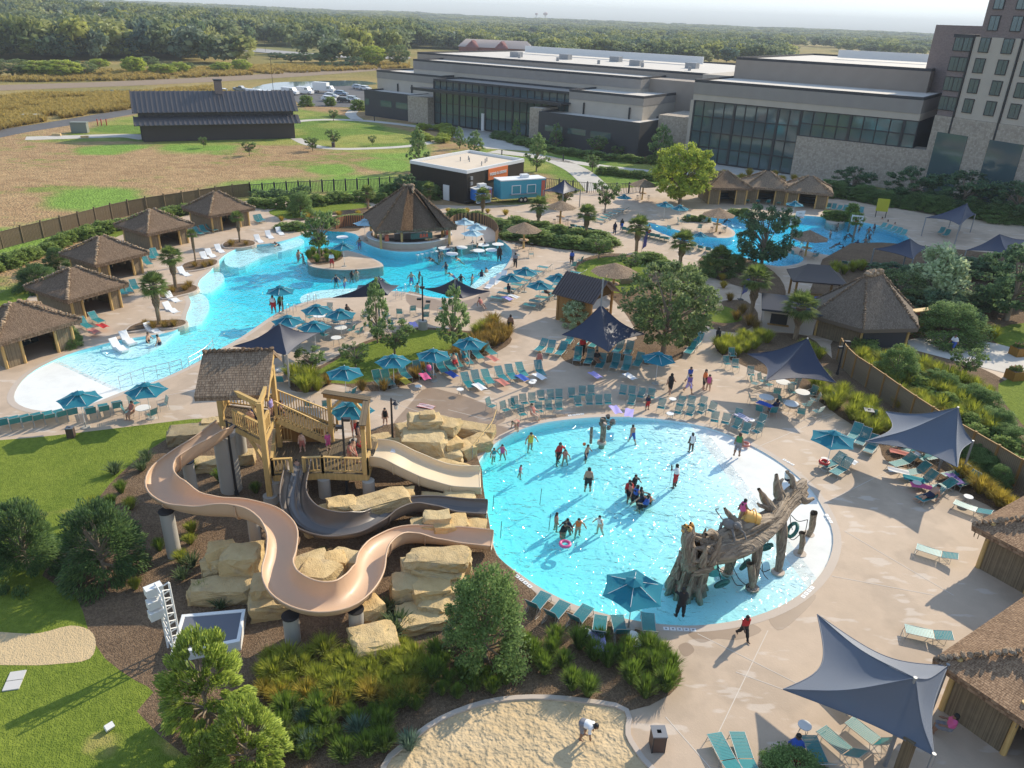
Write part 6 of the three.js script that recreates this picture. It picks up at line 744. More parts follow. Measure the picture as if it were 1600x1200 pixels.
// shade sails: four cloth faces pulled down from one high point
function sail(label, cs, ap, o = {}) {
  const hc = o.hc ?? 2.6, ha = o.ha ?? 4.3, m = o.m ?? M.navy, A = G(ap[0], ap[1], ha), C = cs.map(([x, y, h]) => G(x, y, h ?? hc)), mid = C.reduce((s, c) => s.add(c), V()).multiplyScalar(1 / C.length), t = thing('shade_sail', label, 'shade sail', V(mid.x, 0, mid.z)), o0 = V(mid.x, 0, mid.z), n = C.length;
  for (let i = 0; i < n; i++) { const a = C[i].clone().sub(o0), b = C[(i + 1) % n].clone().sub(o0), p = A.clone().sub(o0), g = p.clone().setY((a.y + b.y) / 2); part(t, 'cloth_panel', grid(14, 10, (u, v) => { const e = a.clone().lerp(b, u), s = 4 * u * (1 - u); e.lerp(g, 0.22 * s); e.y -= 0.05 * s; const k = e.clone().lerp(p, v); k.y -= (p.y - e.y) * 0.16 * sin(PI * v); k.u = u * 5; k.v = v * 4; return k; }), m); const hem = []; for (let k = 0; k <= 14; k++) { const u = k / 14, e = a.clone().lerp(b, u), s = 4 * u * (1 - u); e.lerp(g, 0.22 * s); e.y -= 0.05 * s; hem.push(e); } part(t, 'hem', tube(hem, 0.028, 5, 28), m); part(t, 'seam', tube([a.clone(), a.clone().lerp(p, 0.5).add(V(0, -(p.y - a.y) * 0.16, 0)), p.clone().add(V(0, 0.01, 0))], 0.022, 5, 12), m); }
  if (o.posts !== 0) for (const c of (o.posts ?? C.map((_, i) => i)).map((i) => C[i])) part(t, 'corner_post', rod(V(c.x - o0.x, 0, c.z - o0.z), V(c.x - o0.x, c.y + 0.08, c.z - o0.z), 0.075, 10), o.pm ?? M.greyMetal);
  part(t, 'mast', rod(V(A.x - o0.x, 0, A.z - o0.z), V(A.x - o0.x, (o.mast ?? ha) + 0.05, A.z - o0.z), 0.09, 10, 0.07), M.greyMetal); return t;
}
sail('navy shade sail behind the slide tower roof', [[364, 541], [448, 555], [498, 520], [428, 508]], [437, 506], { pm: M.concrete, posts: [1] }); sail('navy shade sail left of the pair at the lagoon edge', [[520, 465], [606, 461], [623, 446], [560, 446]], [590, 434], { posts: [] }); sail('navy shade sail right of the pair at the lagoon edge', [[662, 451], [723, 466], [765, 455], [712, 442]], [711, 436], { posts: [] });
sail('steep navy sail on a tall mast in the middle of the deck', [[878, 523], [951, 550], [1008, 522], [940, 500]], [939, 477], { ha: 4.8, mast: 7.0, posts: [] }); sail('blue grey standing sail over dining tables beside the yellow grass', [[1168, 553], [1196, 595], [1306, 598], [1268, 560]], [1262, 529], { ha: 4.6, posts: [] }); sail('blue grey shade sail beside the picket fence', [[1351, 690], [1496, 730], [1520, 690], [1384, 643]], [1497, 637], { ha: 4.6, m: M.greySail, posts: [2] });
sail('large grey shade sail at the bottom right corner', [[1277, 960], [1224, 1077], [1459, 1180], [1481, 1040]], [1430, 1060], { ha: 4.6, m: M.greySail, posts: [2, 3] }); sail('shaded dark sail by the basketball pool', [[1366, 389], [1427, 405], [1452, 386], [1420, 378]], [1422, 373], { ha: 4 }); sail('shaded dark sail farther back near the hotel', [[1447, 340], [1500, 352], [1524, 335], [1490, 328]], [1511, 318], { ha: 4 }); sail('shaded dark sail at the right edge', [[1510, 391], [1575, 396], [1612, 375], [1560, 372]], [1562, 366], { ha: 4 }); sail('small black sail beside the food trailer', [[849, 298], [880, 303], [907, 297], [885, 291]], [882, 281], { ha: 4 });
{ const p = G(1396, 1232); const t = thing('timber_post', 'square timber post in front of the grey sail at the bottom', 'post', p, 0.5); part(t, 'shaft', bx(0.34, 2.6, 0.34, 0, 1.3, 0), M.greyWood); part(t, 'cap', bx(0.38, 0.06, 0.38, 0, 2.63, 0), M.greyWood); }

// ---------- slide tower, slides, boulders, driftwood play log ----------
const DECK1 = 1.65, DECK2 = 4.1;
M.tan = mat([0.58, 0.385, 0.245], 0.5, { clearcoat: 0.08, clearcoatRoughness: 0.25 }); M.cream = mat([0.70, 0.56, 0.37], 0.4, { clearcoat: 0.15, clearcoatRoughness: 0.25 }); M.brown = mat([0.15, 0.115, 0.09], 0.38, { clearcoat: 0.4, clearcoatRoughness: 0.25 }); M.slideWater = mat([0.12, 0.11, 0.105], 0.12);
function slide(name, label, path, o) { // trough swept along rim points [px, py, rimHeight, leftWall, rightWall]
  const rim = path.map(([x, y, h]) => G(x, y, h)), c = new THREE.CatmullRomCurve3(rim, false, 'centripetal'), N = 96, fr = [], t = thing(name, label, 'water slide', V(0, 0, 0)), w = o.w / 2, K = o.flat ? 14 : 16;
  const wallAt = (u, k) => { const f = u * (path.length - 1), i = Math.min(path.length - 2, Math.floor(f)); return lerp(path[i][k] ?? 0.5, path[i + 1][k] ?? 0.5, sst(0, 1, f - i)); };
  for (let i = 0; i <= N; i++) { const u = i / N, p = c.getPointAt(u), g = c.getTangentAt(u), s = V(-g.z, 0, g.x).normalize().multiplyScalar(-1); fr.push({ p, s, g, l: wallAt(u, 3), r: wallAt(u, 4) }); }
  const prof = (f, th) => { const q = []; for (let k = 0; k <= K; k++) { const a = lerp(-1, 1, k / K), side = a < 0 ? f.l : f.r; let x, y; if (o.flat) { const e = Math.abs(a); x = Math.sign(a) * Math.min(1, e * 1.25) * w; y = e > 0.8 ? (e - 0.8) / 0.2 * side : 0; y -= 0.45; } else { x = sin(a * PI / 2) * w; y = -0.5 * cos(a * PI / 2) + Math.pow(Math.abs(a), 4) * (side - 0.5) + 0.0; } const nx = o.flat ? (Math.abs(a) > 0.8 ? Math.sign(a) : 0) : sin(a * PI / 2), ny = o.flat ? (Math.abs(a) > 0.8 ? -0.3 : -1) : -cos(a * PI / 2); q.push([x + nx * th, y + ny * th]); } return q; };
  const pt = (f, [x, y]) => f.p.clone().addScaledVector(f.s, x).add(V(0, y, 0)), sec = o.sections ?? 6;
  for (let s = 0; s < sec; s++) { const i0 = Math.round(s * N / sec), i1 = Math.round((s + 1) * N / sec), n = i1 - i0, sk = (th) => grid(K, n, (u, v) => { const f = fr[i0 + Math.round(v * n)], q = prof(f, th)[Math.round(u * K)], k = pt(f, q); k.u = u; k.v = v; return k; }); const rims = []; for (const e of [0, K]) { const l = []; for (let i = i0; i <= i1; i++) { const a = prof(fr[i], 0.03)[e]; l.push(pt(fr[i], a).add(V(0, 0.015, 0))); } rims.push(tube(l, 0.05, 6, n)); } part(t, 'trough_section', merge([sk(0), sk(0.06), ...rims]), dbl(o.m)); if (s) { const f = fr[i0], l = prof(f, 0.1).map((q) => pt(f, q)); part(t, 'joint_flange', tube(l, 0.045, 6, K), o.fm ?? o.m); } }
  { const f = fr[N], l = prof(f, 0.03).map((q) => pt(f, q)); part(t, 'end_lip', tube(l, 0.06, 6, K), o.m); }
  if (o.wet) part(t, 'running_water', grid(8, N, (u, v) => { const f = fr[Math.round(v * N)], x = (u - 0.5) * o.w * 0.5, k = f.p.clone().addScaledVector(f.s, x).add(V(0, -0.5 * cos(x / w * PI / 2) + 0.02, 0)); return k; }), dbl(M.slideWater));
  for (const [px, py, r, th] of o.columns ?? []) { const b = G(px, py), q = part(t, 'column', cyl(r, r * 0.97, th, b.x, 0, b.z, 20), M.concrete); part(q, 'column_cap', cyl(r * 1.1, r * 1.1, 0.06, b.x, th, b.z, 20), M.darkMetal); }
  return t;
}
slide('tan_slide', 'long winding tan flume slide from the tower to the round pool', [[352, 662, 4.6, 0.5, 0.6], [318, 688, 4.3, 0.5, 0.9], [283, 710, 4.0, 0.5, 1.0], [256, 733, 3.7, 0.5, 1.1], [252, 758, 3.5, 0.5, 1.1], [278, 777, 3.4, 0.5, 1.0], [325, 787, 3.3, 0.7, 0.5], [375, 790, 3.2, 1.0, 0.4], [415, 803, 3.0, 1.0, 0.4], [440, 830, 2.8, 0.9, 0.5], [440, 862, 2.6, 0.6, 0.6], [434, 890, 2.45, 0.5, 0.7], [443, 914, 2.3, 0.5, 0.9], [468, 932, 2.15, 0.5, 1.0], [502, 940, 2.05, 0.5, 1.0], [536, 935, 1.95, 0.5, 1.0], [560, 918, 1.85, 0.5, 0.9], [577, 892, 1.7, 0.6, 0.6], [583, 866, 1.55, 0.9, 0.5], [600, 846, 1.4, 1.0, 0.4], [632, 832, 1.2, 0.9, 0.4], [680, 832, 1.0, 0.6, 0.4], [730, 837, 0.95, 0.5, 0.5], [768, 841, 0.9, 0.5, 0.5]], { w: 1.35, m: M.tan, sections: 9, columns: [[273, 868, 0.36, 2.75], [305, 792, 0.33, 3.0], [458, 1000, 0.36, 1.4], [558, 987, 0.35, 1.3], [400, 850, 0.3, 2.2]] });
slide('brown_slide', 'dark brown curved flume slide between the boulders', [[467, 716, 2.2, 0.5, 0.5], [462, 738, 2.1, 0.5, 0.5], [458, 765, 1.95, 0.5, 0.6], [462, 790, 1.8, 0.5, 0.9], [480, 812, 1.65, 0.4, 1.0], [512, 823, 1.5, 0.4, 1.0], [548, 822, 1.4, 0.5, 0.9], [580, 812, 1.3, 0.7, 0.6], [606, 798, 1.2, 0.9, 0.5], [638, 786, 1.1, 0.9, 0.4], [680, 784, 1.0, 0.7, 0.4], [720, 789, 0.95, 0.5, 0.45], [760, 792, 0.9, 0.5, 0.5]], { w: 1.35, m: M.brown, sections: 5, wet: true });
slide('wide_slide', 'wide cream slide with a flat bed beside the boulders', [[582, 703, DECK1 + 0.55, 0.75, 0.45], [606, 706, DECK1 + 0.5, 0.75, 0.45], [640, 722, 1.6, 0.75, 0.45], [680, 738, 1.1, 0.7, 0.45], [712, 745, 0.85, 0.6, 0.45], [750, 746, 0.8, 0.55, 0.45]], { w: 2.5, m: M.cream, sections: 4, flat: true });
{ // timber tower with thatched saltbox roof, lower deck, stair and pergola
  const t = thing('slide_tower', 'timber slide tower with thatched roof, stair, lower deck and pergola', 'slide tower', V(0, 0, 0)), P = (x, y, h) => G(x, y, h), flat = (p, h) => p.clone().setY(h);
  // upper deck corners on plan
  const fl = P(347, 655, DECK2), frr = P(412, 689, DECK2), bl = P(355, 632, DECK2), br = P(432, 642, DECK2);
  const deckBoards = (name, A, B, Cc, D, h, n) => { for (let i = 0; i < n; i++) { const a0 = A.clone().lerp(B, (i + 0.04) / n), a1 = A.clone().lerp(B, (i + 0.96) / n), d0 = D.clone().lerp(Cc, (i + 0.04) / n), d1 = D.clone().lerp(Cc, (i + 0.96) / n); part(t, name, slab([a0, a1, d1, d0], h - 0.05, h), M.greyWood); } part(t, 'joist_frame', merge([[A, B], [B, Cc], [Cc, D], [D, A]].map(([p, q]) => beam(flat(p, h - 0.22), flat(q, h - 0.22), 0.1, 0.32))), M.wood); };
  deckBoards('floor_board', fl, frr, br, bl, DECK2, 22);
  const post = (p, y0, y1, w = 0.26) => part(t, 'post', bx(w, y1 - y0, w, p.x, (y0 + y1) / 2, p.z), M.wood), foot = (p, h, r = 0.42) => part(t, 'footing', cyl(r, r, h, p.x, 0, p.z, 16), M.concrete);
  const eave = 6.5; post(fl, DECK2 - 0.4, eave); post(frr, 0.5, eave, 0.3); post(bl, 0.3, eave + 0.6); post(br, 0.3, eave + 0.6); foot(frr, 0.5); foot(P(362, 765, 0), DECK2 - 0.4, 0.62); foot(P(378, 722, 0), DECK2 - 0.5, 0.42);
  // saltbox roof
  const r = 8.1, e1 = P(303, 620, 6.35), e2 = P(418, 617, 6.35), k2 = P(427, 546, r), k1 = P(317, 550, r), back = V().subVectors(k1, e1).setY(0).multiplyScalar(0.7), b1 = k1.clone().add(back).setY(6.9), b2 = k2.clone().add(back).setY(6.9);
  const plane = (A, B, C, D) => grid(14, 12, (u, v) => { const k = A.clone().lerp(B, u).lerp(D.clone().lerp(C, u), v); k.y += 0.02 * (hsh(Math.round(u * 14), Math.round(v * 12), 4) - 0.5); k.u = u * A.distanceTo(B); k.v = v * A.distanceTo(D); return k; }), low = (p) => p.clone().add(V(0, -0.28, 0));
  const rf = part(t, 'thatch_roof', merge([plane(e1, e2, k2, k1), plane(b2, b1, k1, k2), plane(low(e1), low(e2), e2, e1), plane(low(e2), low(k2), k2, e2), plane(low(k2), low(b2), b2, k2), plane(low(k1), low(e1), e1, k1), plane(low(e1), low(k1), low(k2), low(e2))]), dbl(M.thatchGrey)); part(rf, 'ridge_roll', ridgeRoll([k1.clone().add(V(0, 0.03, 0)), k2.clone().add(V(0, 0.03, 0))], 0.14), M.thatch);
  part(t, 'roof_plate', merge([beam(flat(fl, eave - 0.1), flat(frr, eave - 0.1), 0.18, 0.28), beam(flat(frr, eave - 0.1), flat(br, eave + 0.2), 0.18, 0.28), beam(flat(br, eave + 0.3), flat(bl, eave + 0.3), 0.18, 0.28), beam(flat(e2.clone().lerp(e1, 0.02), 6.0), flat(k2.clone().lerp(k1, 0.02), 7.75), 0.16, 0.26)]), M.wood);
  for (const [p, q] of [[frr, fl], [fl, frr], [frr, br]]) part(t, 'knee_brace', beam(flat(p, eave - 1.2), flat(p.clone().lerp(q, 0.9 / p.distanceTo(q)), eave - 0.15), 0.12, 0.16), M.wood);
  part(t, 'knee_brace', beam(flat(frr, 2.6), flat(frr.clone().lerp(fl, 0.35), DECK2 - 0.3), 0.14, 0.18), M.wood);
  const balW = 0.05; function rail(A, B, hA, hB, name = 'railing', hh = 1.05) { const n = Math.max(3, Math.round(A.distanceTo(B) / 0.2)), a = flat(A, hA), b = flat(B, hB), g = part(t, name, merge([beam(a.clone().setY(hA + hh), b.clone().setY(hB + hh), 0.16, 0.06), beam(a.clone().setY(hA + 0.14), b.clone().setY(hB + 0.14), 0.05, 0.09)]), M.wood); for (let i = 0; i < n; i++) { const p = a.clone().lerp(b, (i + 0.5) / n); part(g, 'baluster', bx(balW, hh - 0.19, balW, p.x, p.y + 0.14 + (hh - 0.19) / 2 + 0.03, p.z), M.wood); } for (const e of [a, b]) part(g, 'newel', bx(0.12, hh + 0.08, 0.12, e.x, e.y + hh / 2, e.z), M.wood); }
  rail(fl.clone().lerp(frr, 0.32), frr, DECK2, DECK2); rail(bl, br.clone().lerp(bl, 0.05), DECK2, DECK2); rail(bl, fl, DECK2, DECK2); rail(frr, br.clone().lerp(frr, 0.55), DECK2, DECK2);
  // lower deck
  const L = [P(427, 742, DECK1), P(505, 738, DECK1), P(575, 741, DECK1), P(590, 690, DECK1), P(520, 685, DECK1), P(432, 692, DECK1)];
  deckBoards('floor_board', L[1], L[2], L[3], L[4], DECK1, 18); deckBoards('floor_board', L[0], L[1].clone().lerp(L[0], 0.01), L[4].clone().lerp(L[5], 0.01), L[5], DECK1, 18);
  part(t, 'fascia', merge([beam(flat(L[0], DECK1 - 0.25), flat(L[1], DECK1 - 0.25), 0.08, 0.42), beam(flat(L[1], DECK1 - 0.25), flat(L[2], DECK1 - 0.25), 0.08, 0.42)]), M.wood);
  for (const p of [L[0], L[1], L[2], L[3], L[4], L[5]]) foot(p.clone().setY(0), DECK1 - 0.42, 0.36);
  rail(L[0], L[0].clone().lerp(L[1], 0.38), DECK1, DECK1); rail(L[0].clone().lerp(L[1], 0.62), L[1], DECK1, DECK1); rail(L[1], L[2], DECK1, DECK1); rail(L[0], L[5], DECK1, DECK1); rail(L[4].clone().lerp(L[5], 0.4), L[5], DECK1, DECK1); rail(L[2], L[2].clone().lerp(L[3], 0.2), DECK1, DECK1);
  // stair from the upper deck down to the lower deck
  const s0 = P(432, 652, DECK2), s1 = P(516, 690, DECK1), q0 = P(436, 634, DECK2), q1 = P(528, 668, DECK1), n = 14;
  for (let i = 0; i < n; i++) { const u = (i + 0.5) / n, a = s0.clone().lerp(s1, u), b = q0.clone().lerp(q1, u); part(t, 'tread', beam(flat(a, lerp(DECK2, DECK1, (i + 1) / (n + 1))), flat(b, lerp(DECK2, DECK1, (i + 1) / (n + 1))), 0.29, 0.045), M.greyWood); }
  part(t, 'stringer', merge([beam(flat(s0, DECK2 - 0.2), flat(s1, DECK1 - 0.1), 0.08, 0.34), beam(flat(q0, DECK2 - 0.2), flat(q1, DECK1 - 0.1), 0.08, 0.34)]), M.wood); rail(s0, s1, DECK2, DECK1, 'stair_railing'); rail(q0, q1, DECK2, DECK1, 'stair_railing'); part(t, 'under_screen', beam(flat(P(440, 690, DECK1), 2.3), flat(P(505, 690, DECK1), 2.0), 0.06, 1.1), M.woodDark);
  // pergola
  const pf = P(571, 741, DECK1), pb = P(577, 700, DECK1), pl = P(519, 690, DECK1), H = DECK1 + 3.1; for (const p of [pf, pb, pl]) post(p, DECK1, H, 0.24);
  part(t, 'pergola_beam', merge([beam(flat(pl.clone().lerp(pb, -0.12), H + 0.14), flat(pb.clone().lerp(pl, -0.06), H + 0.14), 0.3, 0.3), beam(flat(pb, H + 0.12), flat(pf.clone().lerp(pb, -0.08), H + 0.12), 0.28, 0.26)]), M.woodDark); part(t, 'pergola_cap', beam(flat(pl.clone().lerp(pb, -0.14), H + 0.32), flat(pb.clone().lerp(pl, -0.08), H + 0.32), 0.5, 0.06), M.greyWood); part(t, 'pergola_cap', beam(flat(pb, H + 0.28), flat(pf.clone().lerp(pb, -0.1), H + 0.28), 0.4, 0.05), M.greyWood);
  for (const [p, q] of [[pl, pb], [pb, pl]]) part(t, 'knee_brace', beam(flat(p, H - 0.9), flat(p.clone().lerp(q, 0.85 / p.distanceTo(q)), H), 0.12, 0.14), M.wood);
}
function lampPost(label, px, py, pyTop, o = {}) { const f = G(px, py), h = heightAt(px, pyTop, f), t = thing('lamp_post', label, 'lamp post', f); part(t, 'pole', cyl(0.08, 0.06, h, 0, 0, 0, 10), M.darkMetal); part(t, 'base', cyl(o.pot ? 0.45 : 0.14, o.pot ? 0.4 : 0.12, o.pot ? 0.8 : 0.25, 0, 0, 0, 16), o.pot ? M.concrete : M.darkMetal); if (o.lantern) { part(t, 'lantern', cyl(0.12, 0.16, 0.34, 0.3, h - 0.75, 0, 6), M.whiteDull); part(t, 'hood', put(new THREE.ConeGeometry(0.26, 0.24, 6), 0.3, h - 0.28, 0), M.darkMetal); part(t, 'bracket', rod(V(0, h - 0.1, 0), V(0.3, h - 0.16, 0), 0.03), M.darkMetal); } else for (const [x, y] of o.heads ?? [[0.25, 0], [-0.2, -0.5]]) part(t, 'lamp_head', bx(0.4, 0.16, 0.26, x, h + y - 0.1, 0), M.darkMetal); return t; }
lampPost('tall dark pole with lantern beside the tan slide start', 370, 773, 655, { lantern: 1 }); lampPost('dark pole standing before the slide deck railing', 543, 775, 652); lampPost('pole with pale lantern behind the boulders', 614, 702, 622, { lantern: 1 }); lampPost('lamp post in concrete pot by the lagoon sails', 661, 514, 432, { pot: 1, heads: [[0.5, -2.2], [-0.3, -2.0], [0, -0.9]] }); lampPost('tall parking lot light pole before the pond', 428, 152, 90);
lampPost('highway light pole, first from the left', 415, 82, 52); lampPost('highway light pole, second from the left', 476, 85, 56); lampPost('highway light pole, third from the left', 525, 86, 58); lampPost('pale pole behind the brown picket fence', 1308, 585, 530); lampPost('short dark bollard pole by the plaza path', 888, 368, 354);

// boulders of split limestone
function boulderGeo(seed, sx, sy, sz) {
  const R = mul(seed), P = []; for (let i = 0; i < 26; i++) { const p = V(R() * 2 - 1, R() * 2 - 1, R() * 2 - 1), k = Math.max(Math.abs(p.x), Math.abs(p.y), Math.abs(p.z)); p.divideScalar(k); const cor = Math.abs(p.x) + Math.abs(p.y) + Math.abs(p.z); p.multiplyScalar(1 - 0.10 * Math.max(0, cor - 2.0) - 0.10 * R() * 0.6); P.push(V(p.x * sx / 2, p.y * sy / 2, p.z * sz / 2)); }
  for (const a of [-1, 1]) for (const b of [-1, 1]) for (const c of [-1, 1]) if (R() < 0.85) P.push(V(a * sx * (0.40 + 0.07 * R()), b * sy * (0.42 + 0.06 * R()), c * sz * (0.40 + 0.07 * R())));
  let g = new ConvexGeometry(P); g = g.index ? g.toNonIndexed() : g; // split faces and roughen
  for (let it = 0; it < 2; it++) { const s = g.attributes.position.array, o = new Float32Array(s.length * 4); let w = 0; const pushv = (p) => { o[w++] = p.x; o[w++] = p.y; o[w++] = p.z; }; for (let i = 0; i < s.length; i += 9) { const a = V(s[i], s[i + 1], s[i + 2]), b = V(s[i + 3], s[i + 4], s[i + 5]), c = V(s[i + 6], s[i + 7], s[i + 8]), ab = a.clone().lerp(b, 0.5), bc = b.clone().lerp(c, 0.5), ca = c.clone().lerp(a, 0.5); for (const q of [a, ab, ca, ab, b, bc, ca, bc, c, ab, bc, ca]) pushv(q); } g = new THREE.BufferGeometry(); g.setAttribute('position', new THREE.BufferAttribute(o, 3)); }
  const p = g.attributes.position; for (let i = 0; i < p.count; i++) { const x = p.getX(i), y = p.getY(i), z = p.getZ(i), d = 0.09 * Math.min(1, (sx + sy + sz) / 4); p.setXYZ(i, x + d * (vn(y * 5 + seed, z * 4, 9999, 1) - 0.5) * 2, y + d * (vn(x * 2.4 + seed, z * 2.4, 9999, 2) - 0.5), z + d * (vn(x * 4 + seed, y * 5, 9999, 3) - 0.5) * 2); }
  g = toCreasedNormals(g, 0.3); const q = g.attributes.position, nn = g.attributes.normal, uv = new Float32Array(q.count * 2); for (let i = 0; i < q.count; i++) { const ax = Math.abs(nn.getX(i)), ay = Math.abs(nn.getY(i)), az = Math.abs(nn.getZ(i)); if (ay > ax && ay > az) { uv[2 * i] = q.getX(i); uv[2 * i + 1] = q.getZ(i); } else if (ax > az) { uv[2 * i] = q.getZ(i); uv[2 * i + 1] = q.getY(i) * 1.3 + 1; } else { uv[2 * i] = q.getX(i); uv[2 * i + 1] = q.getY(i) * 1.3 + 2; } } g.setAttribute('uv', new THREE.BufferAttribute(uv, 2)); return g;
}
let bSeed = 300; const RT = [[1, 1, 1], [0.92, 0.89, 0.86], [1.06, 0.98, 0.86], [1.0, 0.97, 0.92]].map((c) => { const k = M.rock.clone(); k.color = rgb(...c); return k; });
// px, py of the top face centre; height of that face; width, height, depth in metres; turn
function boulders(where, list, m = M.rock) { list.forEach(([px, py, top, w, h, d, turn = 0, tilt = 0], i) => { const p = G(px, py, top); single('boulder', boulderGeo(bSeed++, w, h, d), m === M.rock ? RT[Math.floor(hsh(bSeed, 3, 5) * 4)] : m, ORD[i] + ' limestone boulder counted ' + where, 'boulder', V(p.x, top - h / 2, p.z), turn).rotation.z = tilt; }); }
boulders('from the left in the pile between slide and pool top', [[596, 682, 1.0, 1.5, 1.2, 1.3, 0.4], [622, 690, 0.9, 1.3, 1.0, 1.2, 0.2], [625, 712, 0.6, 0.9, 0.9, 0.9, 0], [637, 664, 1.3, 1.6, 1.4, 1.3, 0.5], [664, 650, 2.35, 2.5, 0.7, 1.7, 0.12], [667, 643, 2.7, 1.1, 0.4, 0.9, 0.2], [696, 657, 2.1, 1.9, 0.8, 1.5, -0.3], [662, 676, 1.85, 3.1, 1.9, 2.2, 0.06], [704, 684, 1.3, 1.3, 1.4, 1.8, 0.5], [702, 706, 0.85, 1.8, 0.9, 1.2, 0.1], [727, 694, 0.9, 1.2, 1.0, 1.3, 0.7], [660, 716, 0.6, 1.6, 0.7, 0.9, 0], [704, 720, 0.7, 2.8, 0.8, 1.0, -0.1]]);
boulders('beside the pool rail above the wide slide', [[744, 665, 0.8, 2.7, 0.8, 1.2, -0.2], [744, 684, 0.75, 1.9, 0.9, 1.6, 0.5]]);
boulders('from the left on the mound between cream and brown slides', [[500, 800, 1.0, 2.2, 1.1, 1.8, 0.5], [533, 782, 1.55, 1.7, 0.8, 1.2, 0.3], [540, 790, 1.2, 3.4, 0.9, 1.4, 0.5], [592, 776, 1.5, 3.6, 0.8, 1.5, 0.52], [545, 812, 0.75, 1.7, 0.7, 1.0, 0.4], [636, 766, 1.1, 0.9, 1.0, 1.1, 0.2], [683, 775, 0.7, 2.2, 0.8, 1.0, -0.05], [717, 773, 0.75, 2.0, 0.8, 1.1, 0.02]]);
boulders('from the left between brown and tan slide ends', [[662, 815, 0.9, 1.6, 1.0, 1.2, 0.1], [683, 803, 1.35, 1.6, 0.9, 1.0, 0.1], [703, 812, 1.0, 2.2, 0.9, 1.4, 0.2], [737, 816, 0.8, 1.7, 0.8, 1.0, -0.05]]);
boulders('from the left inside the lower tan loop', [[478, 876, 1.3, 2.3, 1.3, 1.8, 0.5], [498, 888, 1.5, 2.2, 1.6, 1.8, -0.2], [522, 868, 1.3, 1.2, 1.3, 1.2, 0.3], [543, 866, 1.1, 1.8, 1.1, 1.2, -0.2], [512, 918, 0.8, 1.6, 0.9, 1.2, 0.6], [540, 905, 0.9, 1.2, 1.0, 1.0, 0.1]]);
boulders('from the left in the pile left of the lower loop', [[344, 852, 1.8, 1.4, 1.6, 1.3, 0.3], [336, 868, 1.35, 1.3, 1.3, 1.1, 0], [375, 858, 1.9, 2.1, 1.9, 1.7, 0.15], [352, 908, 0.9, 3.6, 1.0, 1.6, 0.1], [302, 927, 0.45, 0.7, 0.6, 0.7, 0.4], [412, 905, 1.5, 1.2, 1.6, 1.6, 0.2], [424, 930, 0.9, 2.4, 1.1, 1.6, 0.3]]);
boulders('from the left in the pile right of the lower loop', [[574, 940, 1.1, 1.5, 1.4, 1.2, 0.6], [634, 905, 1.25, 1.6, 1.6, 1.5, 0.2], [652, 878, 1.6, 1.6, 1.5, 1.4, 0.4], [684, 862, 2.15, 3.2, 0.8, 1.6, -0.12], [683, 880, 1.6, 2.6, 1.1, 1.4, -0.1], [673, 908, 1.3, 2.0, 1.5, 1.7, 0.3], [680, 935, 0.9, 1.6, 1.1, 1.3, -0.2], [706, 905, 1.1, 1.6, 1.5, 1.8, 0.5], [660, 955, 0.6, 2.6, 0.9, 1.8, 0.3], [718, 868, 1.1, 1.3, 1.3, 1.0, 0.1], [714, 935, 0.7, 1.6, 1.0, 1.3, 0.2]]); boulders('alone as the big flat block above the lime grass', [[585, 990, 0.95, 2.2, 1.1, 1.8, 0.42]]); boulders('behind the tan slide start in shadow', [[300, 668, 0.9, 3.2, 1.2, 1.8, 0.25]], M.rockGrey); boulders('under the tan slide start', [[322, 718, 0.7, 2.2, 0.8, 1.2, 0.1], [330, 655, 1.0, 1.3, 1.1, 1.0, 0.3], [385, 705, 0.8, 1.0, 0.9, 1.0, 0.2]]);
boulders('in the meadow beside the white slab path', [[88, 208, 0.5, 1.8, 0.6, 1.0, 0.2], [132, 212, 0.4, 1.6, 0.5, 0.8, 0.3]]);

